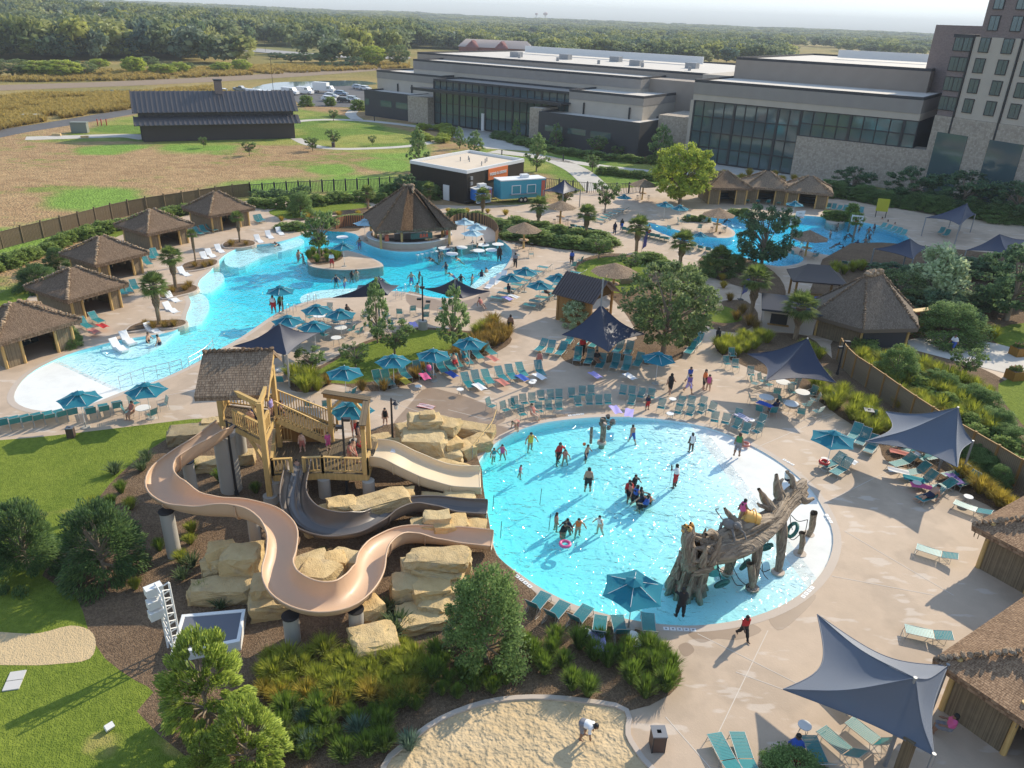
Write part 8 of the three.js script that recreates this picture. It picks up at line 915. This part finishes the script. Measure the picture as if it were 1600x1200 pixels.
person('stand', 602, 664, 15, 0.78, 'a', 'kk', 'suit:black', 'girl in a dark suit beside the pale lantern pole'); person('bend', 808, 672, -40, 0.8, 'b', 'n', 'trunks:coral', 'child bending at the upper left pool edge'); person('sit', 832, 656, 60, 1.0, 'a', 'n', 'suit:coral', 'woman seated at the upper left pool edge'); person('walk', 960, 366, 170, 0.95, 'c', 'k', 'shirt:navy pants:navy', 'person in navy, left of the pair on the far plaza'); person('walk', 971, 360, 170, 0.95, 'c', 'k', 'shirt:black pants:blue', 'person in black, right of the pair on the far plaza'); person('walk', 1487, 550, -60, 1.0, 'c', 'k', 'shirt:white trunks:blue', 'person in pale blue walking on the right hand path', { y: 0.03 });
person('stand', 393, 672, 20, 0.8, 'b', 'n', '', 'bare chested boy on the upper tower deck', { y: DECK2 }); person('wade', 404, 666, -30, 0.8, 'b', 'k', 'shirt:blue trunks:navy', 'child in blue on the upper tower deck', { y: DECK2 }); person('stand', 424, 652, 60, 0.8, 'a', 'kk', 'suit:lilac', 'child in lilac at the top of the stair', { y: DECK2 - 0.1 }); person('walk', 440, 655, 80, 0.75, 'b', 'k', 'tank:violet trunks:navy', 'child in violet coming up the stair', { y: DECK2 - 0.5 });
person('stand', 513, 702, 40, 0.7, 'a', 'n', 'shirt:pink trunks:pink', 'small child in pink on the lower slide deck', { y: DECK1 }); person('walk', 547, 725, 90, 0.9, 'b', 'kk', 'suit:coral', 'girl at the head of the wide slide, left of two', { y: DECK1 }); person('walk', 552, 722, 60, 0.95, 'b', 'k', 'trunks:coral', 'boy at the head of the wide slide, right of two', { y: DECK1 }); person('stand', 561, 698, 100, 1.0, 'b', 'kk', 'suit:navy', 'woman in navy under the pergola umbrella', { y: DECK1 }); person('stand', 554, 680, 40, 0.85, 'b', 'n', 'trunks:red', 'boy under the pergola umbrella', { y: DECK1 }); person('stand', 473, 705, 0, 0.75, 'a', 'n', 'trunks:coral', 'child waiting behind the brown slide', { y: DECK1 }); person('recline', 464, 741, 10, 0.75, 'b', 'k', 'trunks:green', 'child sliding down the brown slide', { y: 1.2 });
person('walk', 1157, 815, 110, 0.8, 'c', 'kk', 'suit:pink', 'girl stepping along the top of the driftwood log', { y: 3.25 }); person('sit', 1228, 758, 120, 0.75, 'c', 'k', 'shirt:white trunks:navy', 'child in white seated at the far end of the log', { y: 3.0 });
person('wade', 234, 548, 90, 1.0, 'b', 'n', 'trunks:black', 'bather at the left of the pair in the lagoon shallows', { y: W3 }); person('wade', 252, 552, -80, 1.0, 'b', 'k', 'trunks:navy', 'bather at the right of the pair in the lagoon shallows', { y: W3 }); person('wade', 467, 412, 60, 1, 'b', 'k', 'trunks:red', 'bather left of the lagoon island', { y: W3 - 0.25 }); person('wade', 475, 416, -60, 0.9, 'c', 'k', '', 'second bather left of the lagoon island', { y: W3 - 0.25 });
[[526, 449], [539, 451], [550, 441], [558, 439], [600, 440], [643, 444], [655, 441], [652, 462, 1], [697, 428], [708, 432], [720, 446], [737, 446], [752, 442], [760, 436], [677, 408], [690, 408], [686, 412], [700, 400], [713, 402], [718, 408], [738, 392], [745, 396], [752, 388], [758, 394], [437, 385], [562, 388], [600, 396], [610, 398], [642, 396]].forEach(([x, y], i) => person(i % 5 === 4 ? 'swim' : 'wade', x, y + 3, (i * 73) % 360, 0.85 + 0.15 * hsh(i, 3, 1), 'abcb'[i % 4], i % 3 ? 'k' : 'nn', i % 4 === 0 ? 'suit:navy' : i % 4 === 1 ? 'trunks:blue' : i % 4 === 2 ? 'suit:black' : '', ORD[i % 20] + (i >= 20 ? ' more' : '') + ' bather counted from the island side across the main lagoon', { y: i % 5 === 4 ? WATER - 0.5 : W3 - 0.2, group: 'lagoon bathers' }));
[[1289, 345], [1306, 361], [1313, 358], [1330, 370], [1341, 362], [1355, 369], [1364, 364], [1318, 390], [1332, 392], [1337, 389], [1296, 372], [1320, 372], [1356, 380], [1350, 385], [1252, 382], [1132, 346], [1143, 346], [1167, 342], [1123, 376], [1304, 384], [1375, 352], [1385, 356], [1395, 360]].forEach(([x, y], i) => person(i % 4 === 3 ? 'swim' : 'wade', x, y + 3, (i * 97) % 360, 0.85 + 0.15 * hsh(i, 5, 1), 'bcbd'[i % 4], 'k', i % 3 === 0 ? 'suit:navy' : i % 3 === 1 ? 'trunks:black' : '', ORD[i % 20] + (i >= 20 ? ' more' : '') + ' bather counted from the left in the basketball pool', { y: i % 4 === 3 ? WATER - 0.5 : W3 - 0.2, group: 'basketball pool bathers' }));
person('recline', 1450, 785, -70, 1.08, 'b', 'k', 'trunks:navy', 'bare chested man lying in the shade before the picket fence', { y: -0.08 }); person('recline', 672, 588, 30, 0.95, 'b', 'n', 'suit:pink', 'sunbather on a pink towel under the middle lawn umbrella', { y: -0.06 }); person('recline', 711, 575, 20, 1.05, 'b', 'k', 'trunks:red', 'heavy man sunbathing under the middle lawn umbrella', { y: -0.06 }); person('recline', 727, 568, 25, 0.95, 'b', 'kk', 'suit:teal', 'sunbather in teal beside the heavy man', { y: -0.06 }); person('sit', 932, 570, 20, 1.0, 'c', 'kk', 'shirt:black', 'person in black seated under the mast sail'); person('sit', 208, 652, -20, 0.95, 'b', 'k', 'suit:coral', 'person seated at the table under the lawn umbrella'); person('sit', 1209, 648, 200, 1.05, 'c', 'k', 'shirt:navy trunks:orange', 'person in navy shirt and orange shorts at the towel table'); person('recline', 1240, 1192, -20, 1.0, 'd', 'k', 'shirt:blue trunks:red', 'person in blue lying at the bottom edge by the pale shrub', { y: -0.08 }); person('sit', 1478, 1150, 240, 1.0, 'c', 'kk', 'shirt:pink trunks:grey', 'person in pink seated beside the corner cabana'); person('recline', 1405, 706, -60, 0.95, 'c', 'k', 'suit:coral', 'sunbather in coral under the sail by the picket fence', { y: -0.06 }); person('recline', 1430, 720, -60, 0.95, 'b', 'n', 'trunks:white', 'sunbather in white under the sail by the picket fence', { y: -0.06 });
person('sit', 795, 462, 60, 1.0, 'c', 'k', 'shirt:navy', 'person in navy seated in the near row beyond the lagoon'); person('sit', 852, 462, 60, 1.0, 'd', 'k', 'shirt:black', 'person in black seated in the second row by the pavilion'); person('sit', 544, 496, 60, 1.0, 'c', 'k', 'shirt:black', 'person in black at the lagoon tables'); person('recline', 752, 482, 30, 0.95, 'b', 'k', 'suit:coral', 'sunbather behind the full young lawn tree', { y: -0.06 });

// ---------- remaining things ----------
function bin(label, px, py, s = 1, turn = 0.1) { const t = thing('litter_bin', label, 'litter bin', G(px, py), turn, 'litter bins'), rs = mat([0.075, 0.045, 0.035], 0.6), w = 0.54 * s, h = 0.86 * s; for (const [x, z, a] of [[0, w / 2 - 0.02, 0], [0, -w / 2 + 0.02, 0], [w / 2 - 0.02, 0, 1], [-w / 2 + 0.02, 0, 1]]) part(t, 'side_panel', bx(a ? 0.035 : w - 0.08, h - 0.06, a ? w - 0.08 : 0.035, x, h / 2, z), rs); for (const x of [-1, 1]) for (const z of [-1, 1]) part(t, 'corner_strip', bx(0.05, h, 0.05, x * (w / 2 - 0.025), h / 2, z * (w / 2 - 0.025)), M.darkMetal); const k = 0.17 * s, l = w + 0.04; part(t, 'lid', merge([bx(l, 0.05, (l - k) / 2, 0, h + 0.025, (l + k) / 4), bx(l, 0.05, (l - k) / 2, 0, h + 0.025, -(l + k) / 4), bx((l - k) / 2, 0.05, k, (l + k) / 4, h + 0.025, 0), bx((l - k) / 2, 0.05, k, -(l + k) / 4, h + 0.025, 0)]), mat([0.16, 0.17, 0.19], 0.45, { metalness: 0.3 })); part(t, 'liner', bx(w - 0.1, 0.02, w - 0.1, 0, h - 0.25, 0), M.black); }
bin('brown square litter bin beside the sand pit', 1026, 1168, 1, 0.05); bin('dark litter bin at the edge of the yellow grass', 1353, 660, 1.15, -0.2); bin('black utility bin in the planting beside the picket fence sail', 1516, 702, 1, 0.6); bin('small dark bin on the lawn edge below the loungers', 112, 683, 0.8, 0.2); bin('dark bin on the path by the oval lawn', 521, 230, 1.1, 0);
function planter(label, px, py) { const t = thing('planter_box', label, 'planter', G(px, py), 0.25, 'timber planter boxes'); part(t, 'box', slab([V(-0.6, 0, 0.5), V(0.6, 0, 0.5), V(0.6, 0, -0.5), V(-0.6, 0, -0.5)], 0, 0.8, 0.02), mat([0.46, 0.34, 0.10], 0.7, { map: T.wood })); part(t, 'soil', bx(1.1, 0.04, 0.9, 0, 0.8, 0), M.mulch); for (let i = 0; i < 5; i++) { const m = part(t, 'flower', put(KIND.bush[i % 2].g.clone(), -0.4 + i * 0.2, 0.8, (i % 2) * 0.3 - 0.15, 0, i, 0, V(0.4, 0.35, 0.4)), M.leaf); } const f = []; for (let i = 0; i < 14; i++) f.push(put(new THREE.IcosahedronGeometry(0.04, 0), -0.5 + hsh(i, 1, 2), 1.1 + 0.1 * hsh(i, 2, 2), -0.4 + 0.8 * hsh(i, 3, 2))); part(t, 'blossom', merge(f), mat([0.65, 0.18, 0.14], 0.7)); }
planter('yellow timber planter box above the right hand path', 1590, 555); planter('yellow timber planter box below the right hand path', 1584, 592);
function banner(label, px, py, col, tilt) { const t = thing('feather_banner', label, 'banner', G(px, py), tilt, 'feather banners'); part(t, 'pole', tube([V(0, 0, 0), V(0.05, 1.6, 0), V(0.3, 2.9, 0), V(0.75, 3.2, 0)], 0.02, 6, 16), M.darkMetal); part(t, 'flag', grid(6, 14, (u, v) => { const y = 0.5 + 2.55 * v; return V(0.06 + 0.25 * v * v + (0.62 - 0.25 * v) * u * sst(0, 0.12, v + 0.02), y + u * 0.12, 0.05 * sin(u * 5 + v * 3)); }), new THREE.MeshPhysicalMaterial({ color: rgb(...col), roughness: 0.7, side: THREE.DoubleSide, transmission: 0.15, thickness: 0 })); part(t, 'base', bx(0.5, 0.06, 0.5, 0, 0.03, 0), M.black); }
banner('blue feather banner beside the lazy river palmetto', 1002, 396, [0.05, 0.06, 0.22], 0.4); banner('blue feather banner beside the live oak', 1076, 545, [0.05, 0.07, 0.24], 0.3); banner('blue feather banner beside the palmetto bed', 1157, 468, [0.12, 0.12, 0.32], 0.2);
{ // low flat roofed pump pit with white rim, white truss sign beside it
  const q = [G(266, 1024, 0.5), G(375, 1003, 0.5), G(384, 952, 0.5), G(284, 961, 0.5)], t = thing('flat_pad', 'low flat grey pad with a white rim behind the juniper', 'pad', V(0, 0, 0)); part(t, 'top', slab(offset(q, -0.25), 0.3, 0.5), mat([0.13, 0.14, 0.17], 0.6)); part(t, 'rim', slab(q, 0, 0.54, 0.02, [offset(q, -0.25)]), M.white);
  const f = G(263, 1012), s = thing('white_truss', 'white lattice sign truss with box lights beside the grey panel', 'sign truss', f, 0.35), h = 3.6; for (const [x, z] of [[0, 0], [0.55, 0.1], [0.3, 0.6]]) part(s, 'upright', rod(V(x, 0, z), V(x, h, z), 0.05, 8), M.white); for (let i = 0; i < 8; i++) { const y = 0.3 + i * 0.42; part(s, 'lattice_bar', merge([rod(V(0, y, 0), V(0.55, y + 0.4, 0.1), 0.028, 6), rod(V(0.55, y, 0.1), V(0.3, y + 0.4, 0.6), 0.028, 6), rod(V(0.3, y, 0.6), V(0, y + 0.4, 0), 0.028, 6)]), M.white); } for (const [y, z] of [[2.2, 0.2], [2.7, 0.1], [3.3, 0]]) part(s, 'box_light', bx(0.7, 0.4, 0.4, -0.1, y, z, 0.4), M.whiteDull);
  single('utility_cover', merge([bx(0.62, 0.05, 0.5, 0, 0.025, 0.27), bx(0.62, 0.05, 0.5, 0, 0.025, -0.27)]), mat([0.55, 0.53, 0.5], 0.8), 'pale double utility cover set in the lawn at the left', 'cover', G(23, 1064, 0.02), 0.25); single('ground_light', merge([bx(0.32, 0.2, 0.24, 0, 0.16, 0, 0.4, 0.5), cyl(0.05, 0.05, 0.12, 0, 0, 0, 8)]), M.whiteDull, 'small white spotlight lying on the dark lawn', 'spotlight', G(172, 1140, 0.02), 0.5);
}
// hand rails in the lagoon entry and at the round pool
{ const t = thing('hand_rail', 'long steel handrail descending the white lagoon entry', 'handrail', V(0, 0, 0)); const line = (s, n) => { const p = new THREE.CatmullRomCurve3(gp(s, 0)); part(t, 'rail', tube(p.getPoints(12).map((q) => q.clone().setY(0.85)), 0.025, 6, 40), M.steel); part(t, 'mid_rail', tube(p.getPoints(12).map((q) => q.clone().setY(0.45)), 0.02, 6, 40), M.steel); for (let i = 0; i <= n; i++) { const q = p.getPointAt(i / n); part(t, 'stanchion', rod(V(q.x, -0.4, q.z), V(q.x, 0.85, q.z), 0.022, 6), M.steel); } }; line('188,605 225,592 262,583 285,577', 5); line('296,574 312,565 325,556 334,546', 3);
  const r = thing('hand_rail', 'curved steel railing from the boulders to the pool wall', 'handrail', V(0, 0, 0)); const p = new THREE.CatmullRomCurve3(gp('775,660 768,680 752,700 738,718', 0)); part(r, 'rail', tube(p.getPoints(10).map((q) => q.clone().setY(1.0)), 0.03, 6, 30), M.wood); for (let i = 0; i <= 5; i++) { const q = p.getPointAt(i / 5); part(r, 'stanchion', rod(V(q.x, 0, q.z), V(q.x, 1, q.z), 0.025, 6), M.frame); }
  for (const [px, py, lb] of [[624, 466, 'left of the lagoon lamp post'], [638, 457, 'in the water before the lagoon lamp post'], [487, 474, 'at the near ledge by the lifeguards'], [455, 490, 'beside the leftmost cluster umbrella']]) { const q = G(px, py); const g = thing('grab_rail', 'pair of curved steel grab rails ' + lb, 'grab rail', q); for (const x of [-0.3, 0.3]) part(g, 'hoop', tube([V(x, -0.5, -0.7), V(x, 0.7, -0.55), V(x, 0.9, 0), V(x, 0.6, 0.3), V(x, 0, 0.35)], 0.028, 6, 20), M.steel); } }
// round white tables and stools standing in the water by the bar
'755,383;748,392;768,391;721,387;706,397;694,388;502,370;535,371;778,382'.split(';').forEach((s, i) => { const [p] = gp(s, WATER + 0.12), t = thing('pool_table', ORD[i] + ' round white drink table standing in the lagoon', 'table', V(p.x, WATER, p.z), 0, 'round drink tables in the water'); part(t, 'top', cyl(0.75, 0.75, 0.07, 0, 0.12, 0, 24), M.white); part(t, 'stem', cyl(0.12, 0.12, 1.2, 0, -1.08, 0, 10), M.white); });
for (let i = 0; i < 9; i++) { const q = G(652 + i * 7.5, 398 - i * 1.4, WATER), t = thing('pool_stool', ORD[i] + ' white underwater stool from the left along the bar counter', 'stool', q, 0, 'stools along the bar counter'); part(t, 'seat', cyl(0.22, 0.22, 0.06, 0, -0.04, 0, 16), M.white); part(t, 'stem', cyl(0.07, 0.07, 1, 0, -1.04, 0, 8), M.white); }
function hoop(label, px, py, turn, n = 1) { const t = thing('basketball_goal', label, 'basketball goal', G(px, py, WATER), turn, 'basketball goals in the pool'); part(t, 'post', tube([V(0, -1, 0), V(0, 1.6, 0), V(0, 2.3, 0.3)], 0.14, 8, 12), M.bark); for (let i = 0; i < n; i++) { const z = 0.35 + i * 0.2, b = part(t, 'backboard', bx(1.5, 1.0, 0.05, i * 0.6 - 0.3 * (n - 1), 2.4 + 0.9 * i, z), M.white); part(b, 'rim', put(new THREE.TorusGeometry(0.24, 0.02, 6, 18), i * 0.6 - 0.3 * (n - 1), 2.1 + 0.9 * i, z + 0.3, PI / 2), mat([0.7, 0.12, 0.03], 0.5)); part(b, 'backboard_mark', merge([bx(0.5, 0.03, 0.01, i * 0.6 - 0.3 * (n - 1), 2.55 + 0.9 * i, z + 0.03), bx(0.5, 0.03, 0.01, i * 0.6 - 0.3 * (n - 1), 2.2 + 0.9 * i, z + 0.03)]), mat([0.05, 0.05, 0.05], 0.6)); } const m = part(t, 'leafy_wrap', KIND.bush[0].g, M.leaf); m.position.set(0, 1.5, -0.1); m.scale.set(1.9, 1.7, 1.4); }
hoop('pair of white basketball backboards on a leafy post', 1236, 372, 0.4, 2); hoop('single white backboard on a leafy post in the pool', 1334, 368, -0.5, 1); hoop('white backboard on a leafy post behind the palm post', 1327, 352, 2.6, 1);
{ const isl = smooth(gp('1292,342 1308,338 1320,341 1318,348 1302,350 1292,347'), 2); struct('planter_kerb', slab(isl, -1.2, 0.1, 0.03), M.coping); const t = thing('round_planting', 'round planted island in the basketball pool', 'planting', G(1306, 344)); for (let i = 0; i < 4; i++) { const m = part(t, 'plant', KIND.bush[i % 2].g, M.leaf); m.position.set(i * 0.7 - 1, 0.1, (i % 2) * 0.6 - 0.3); m.scale.set(2, 1.3, 2); } }
{ const q = G(1375, 340), t = thing('yellow_sign', 'bright yellow rule board beyond the basketball pool', 'sign', q, -0.3); part(t, 'board', bx(1.7, 1.9, 0.08, 0, 1.9, 0), mat([0.45, 0.44, 0.03], 0.6)); part(t, 'leg', bx(0.1, 1, 0.1, -0.7, 0.5, 0), M.darkMetal); part(t, 'leg', bx(0.1, 1, 0.1, 0.7, 0.5, 0), M.darkMetal); }
// depth marker tiles on the coping, towels, bags and small left things
{ const tile = (px, py, i, n) => { const t = thing('depth_marker', ORD[i] + ' strip of pale depth tiles along the round pool rim', 'depth marker', G(px, py, 0.012), 0, 'depth marker strips'); const c = G(1020, 800), q = G(px, py), a = Math.atan2(q.x - c.x, q.z - c.z); t.rotation.y = a; for (let k = 0; k < n; k++) { const m = part(t, 'tile', bx(0.26, 0.012, 0.2, (k - (n - 1) / 2) * 0.32, 0, 0), M.white); part(m, 'digit', bx(0.1, 0.002, 0.1, (k - (n - 1) / 2) * 0.32, 0.0075, 0), M.greyMetal); } }; [[1062, 983, 5], [1262, 925, 4], [1295, 810, 3], [818, 908, 4], [1232, 722, 3], [900, 648, 4], [760, 695, 3]].forEach(([x, y, n], i) => tile(x, y, i, n)); }
function towel(px, py, y, col, label, stripes, turn = 0) { const t = thing('towel', label, 'towel', G(px, py, y), turn), g = grid(10, 8, (u, v) => { const p = V((u - 0.5) * 0.62, 0.03 * sin(u * 7 + v * 4) + 0.02, (v - 0.5) * 1.25); return p; }); part(t, 'cloth', g, dbl(mat(CLR[col], 0.95))); if (stripes) for (let i = 0; i < 4; i++) part(t, 'stripe', grid(2, 8, (u, v) => V((u * 0.07) - 0.25 + i * 0.14, 0.03 * sin((u * 0.07 + 0.06 + i * 0.14) / 0.62 * 7 + v * 4) + 0.028, (v - 0.5) * 1.25)), dbl(mat(CLR[stripes], 0.95))); }
towel(936, 1003, 0.62, 'lilac', 'lilac towel over the first straight lounger', 0, 0.1); towel(1161, 652, 0.66, 'violet', 'violet and white striped towel on a chair in the shade', 'white', 0.6); towel(962, 640, 0.72, 'lilac', 'pale lilac towel over the left chair at the pool head', 0, 0.3); towel(983, 645, 0.72, 'lilac', 'pale lilac towel over the right chair at the pool head', 0, -0.2); towel(664, 588, 0.62, 'pink', 'pink towel on the lounger under the middle lawn umbrella', 0, 0.5); towel(793, 466, 0.75, 'lilac', 'lilac towel hung over the near row loungers', 0, 0.8); towel(803, 463, 0.75, 'white', 'white towel beside the lilac one in the near row', 0, 0.9); towel(646, 507, 0.75, 'lilac', 'lilac sheet on a table behind the lawn tree', 0, 0.4); towel(1196, 632, 0.78, 'blue', 'blue towel spread on the round towel table', 0, 0.9); towel(1492, 748, 0.5, 'violet', 'violet towel on a lounger below the picket fence', 0, 0.2); towel(1406, 707, 0.5, 'coral', 'coral towel under the picket fence sail', 0, 1.2); towel(666, 635, 0.03, 'red', 'red and white striped towel on the ground behind the boulders', 'white', 1.3); towel(608, 700, DECK1 + 0.02, 'white', 'white towel folded beside the wide slide', 0, 0.3); towel(1325, 718, 0.45, 'white', 'white towel on the lounger above the right umbrella', 0, 0.7); towel(984, 588, 0.55, 'white', 'white towel on a lounger under the mast sail', 0, 0.6); towel(930, 586, 0.5, 'lilac', 'lilac towel on a lounger under the mast sail', 0, 0.6);
[[749, 604, 'white', 'third'], [785, 597, 'coral', 'fourth'], [816, 590, 'blue', 'sixth'], [843, 588, 'white', 'last']].forEach(([x, y, c, n]) => towel(x, y, 0.42, c, c + ' towel spread on the ' + n + ' lounger of the sunny row', 0, 0.7)); [[632, 595, 'yellow', 'left lawn'], [706, 585, 'blue', 'middle lawn'], [770, 560, 'coral', 'rusty grass']].forEach(([x, y, c, n]) => towel(x, y, 0.42, c, c + ' towel on a lounger near the ' + n + ' umbrella', 0, 0.7)); [[1404, 736, 'white', 'first'], [1428, 748, 'teal', 'second'], [1440, 760, 'pink', 'third']].forEach(([x, y, c, n]) => towel(x, y, 0.42, c, c + ' towel on the ' + n + ' lounger below the picket fence', 0, 1.3)); [[146, 517, 'coral', 'first'], [160, 509, 'red', 'second']].forEach(([x, y, c, n]) => towel(x, y, 0.42, c, c + ' cloth on the ' + n + ' lounger between the left cabanas', 0, 1.0));
const FL = (px, py, col, label, y = WATER + 0.06) => single('swim_ring', put(new THREE.TorusGeometry(0.27, 0.09, 10, 22), 0, 0, 0, PI / 2), mat(CLR[col], 0.35), label, 'swim ring', G(px, py, y)); FL(883, 850, 'pink', 'pink swim ring beside the adult in black'); FL(1164, 694, 'coral', 'coral swim ring lying on the beach edge', 0.1); FL(566, 694, 'red', 'red swim ring on the slide deck', DECK1 + 0.14); FL(1288, 722, 'red', 'red bag ring on the table by the right umbrella', 0.52); single('beach_ball', new THREE.SphereGeometry(0.12, 12, 8), mat(CLR.orange, 0.4), 'small orange ball floating near the spray totem', 'ball', G(913, 694, WATER + 0.06));
for (const [i, [px, py]] of [[844, 780], [858, 820], [770, 790], [782, 832]].entries()) single('spray_jet', rod(V(0, -0.4, 0), V(0.05, 0.75, 0), 0.02), M.darkMetal, ORD[i] + ' thin dark spray stick standing in the left pool water', 'spray stick', G(px, py, WATER));
// parked vehicles
function vehicle(kind, label, px, py, turn, col) {
  const t = thing(kind, label, { van: 'van', box_truck: 'truck', parked_car: 'car', pickup_truck: 'pickup truck' }[kind], G(px, py), turn, 'vehicles on the parking lot'), m = mat(col, 0.3, { clearcoat: 0.6 }), big = kind === 'van' || kind === 'box_truck', L = kind === 'box_truck' ? 7.5 : big ? 5.6 : 4.6, Wd = big ? 2.0 : 1.8, prof = kind === 'van' ? [[-L / 2, 0.4], [L / 2, 0.4], [L / 2, 1.1], [L / 2 - 0.9, 1.3], [L / 2 - 1.5, 2.2], [-L / 2, 2.25]] : kind === 'box_truck' ? [[L / 2 - 2.2, 0.5], [L / 2, 0.5], [L / 2, 1.3], [L / 2 - 0.6, 1.5], [L / 2 - 1.0, 2.3], [L / 2 - 2.2, 2.3]] : kind === 'pickup_truck' ? [[-L / 2, 0.45], [L / 2, 0.45], [L / 2, 1.05], [L / 2 - 1.1, 1.15], [L / 2 - 1.6, 1.75], [-0.2, 1.75], [-0.4, 1.15], [-L / 2, 1.15]] : [[-L / 2, 0.4], [L / 2, 0.4], [L / 2, 0.85], [L / 2 - 1.1, 0.98], [L / 2 - 1.8, 1.5], [-L / 2 + 0.7, 1.55], [-L / 2, 1.0]];
  const s = new THREE.Shape(prof.map(([x, y]) => new THREE.Vector2(x, y))), g = new THREE.ExtrudeGeometry(s, { depth: Wd - 0.1, bevelEnabled: true, bevelSize: 0.05, bevelThickness: 0.05, bevelSegments: 2 }); part(t, 'body', g.translate(0, 0, -Wd / 2 + 0.05), m); const hy = big ? 1.75 : 1.28; for (const z of [-1, 1]) part(t, 'side_window', bx(big ? 1.1 : 2.2, big ? 0.5 : 0.32, 0.03, big ? L / 2 - 1.9 : -0.1, hy, z * (Wd / 2 + 0.01)), M.glass); part(t, 'windscreen', bx(0.05, big ? 0.85 : 0.55, Wd - 0.35, L / 2 - (big ? 1.18 : 1.42), hy, 0, 0, 0, big ? 0.55 : 0.85), M.glass); if (kind === 'box_truck') part(t, 'cargo_box', bx(5.2, 2.6, 2.3, -1.15, 2.05, 0), M.white);
  for (const x of [-L / 2 + 0.95, L / 2 - 0.95]) for (const z of [-1, 1]) { const w = part(t, 'wheel', put(new THREE.CylinderGeometry(0.36, 0.36, 0.24, 14), x, 0.36, z * (Wd / 2 - 0.08), PI / 2), M.black); part(w, 'rim', put(new THREE.CylinderGeometry(0.2, 0.2, 0.26, 10), x, 0.36, z * (Wd / 2 - 0.07), PI / 2), M.steel); } for (const z of [-1, 1]) part(t, 'headlight', bx(0.06, 0.16, 0.3, L / 2 + 0.04, big ? 0.9 : 0.7, z * (Wd / 2 - 0.3)), M.whiteDull);
}
const wc = [0.78, 0.78, 0.78]; vehicle('van', 'white van left of two in the middle of the parking lot', 454, 148, -0.3, wc); vehicle('van', 'white van right of two in the middle of the parking lot', 477, 147, -0.3, wc); vehicle('box_truck', 'white box truck before the pond', 507, 145, -0.25, wc); vehicle('van', 'white van behind the barn roof, nearest the barn', 418, 153, 0.05, wc); vehicle('van', 'white van behind the barn chimney', 400, 151, 0.05, wc); vehicle('pickup_truck', 'grey pickup truck behind the barn', 376, 143, -0.2, [0.3, 0.33, 0.36]); vehicle('parked_car', 'white trailer car left of the grey pickup', 350, 146, -0.1, wc); vehicle('parked_car', 'silver car parked apart near the convention wing', 560, 139, -0.5, [0.5, 0.55, 0.6]); vehicle('parked_car', 'white car beside the silver one near the wing', 571, 141, -0.6, wc); vehicle('parked_car', 'blue grey car in the front parking row', 533, 149, -0.3, [0.2, 0.28, 0.38]); vehicle('parked_car', 'white car at the left of the front parking row', 514, 158, -0.3, wc); vehicle('parked_car', 'white car behind it in the front parking row', 518, 153, -0.3, [0.6, 0.62, 0.66]); vehicle('parked_car', 'black car in the front parking row', 539, 160, -0.3, [0.03, 0.035, 0.04]); vehicle('parked_car', 'silver car beside the black one', 551, 158, -0.4, [0.45, 0.5, 0.55]); vehicle('parked_car', 'white car on the highway', 382, 73, -0.3, wc);
single('utility_box', merge([bx(3.2, 2.0, 1.6, 0, 1.0, 0), bx(3.4, 0.2, 1.8, 0, 2.1, 0)]), mat([0.20, 0.22, 0.19], 0.7), 'grey green utility cabinet beside the slab path', 'utility cabinet', G(126, 207), 0.2); single('utility_box', merge([bx(4, 0.9, 2.2, 0, 0.45, 0), bx(4.2, 0.2, 2.4, 0, 1.0, 0)]), mat([0.4, 0.4, 0.34], 0.8), 'low pale box in the golden meadow', 'utility cabinet', G(49, 186), 0.1); for (const [i, x] of [153, 159, 167].entries()) single('bollard', merge([cyl(0.12, 0.12, 1.2, 0, 0, 0, 10), cyl(0.15, 0.15, 0.2, 0, 1.2, 0, 10)]), mat([0.45, 0.07, 0.05], 0.6), ORD[i] + ' red bollard from the left on the meadow lawn', 'bollard', G(x, 196), 0, 'red bollards'); for (const [i, [x, y]] of [[784, 243], [585, 189], [652, 199], [880, 251]].entries()) single('path_bollard', merge([cyl(0.12, 0.12, 1.0, 0, 0, 0, 10), cyl(0.16, 0.16, 0.12, 0, 1.0, 0, 10)]), M.darkMetal, ORD[i] + ' dark bollard light along the convention paths', 'bollard', G(x, y), 0, 'dark path bollards'); single('tree_rock', boulderGeo(900, 1.6, 0.8, 1.1), M.rockGrey, 'grey rock in the mulch under the rusty lawn parasol', 'rock', G(980, 438, 0.3)); single('deck_rock', boulderGeo(901, 2.0, 0.6, 1.0), M.rock, 'flat limestone slab at the foot of the lawn tree', 'rock', G(1115, 480, 0.2));
renderer.render(scene, camera);
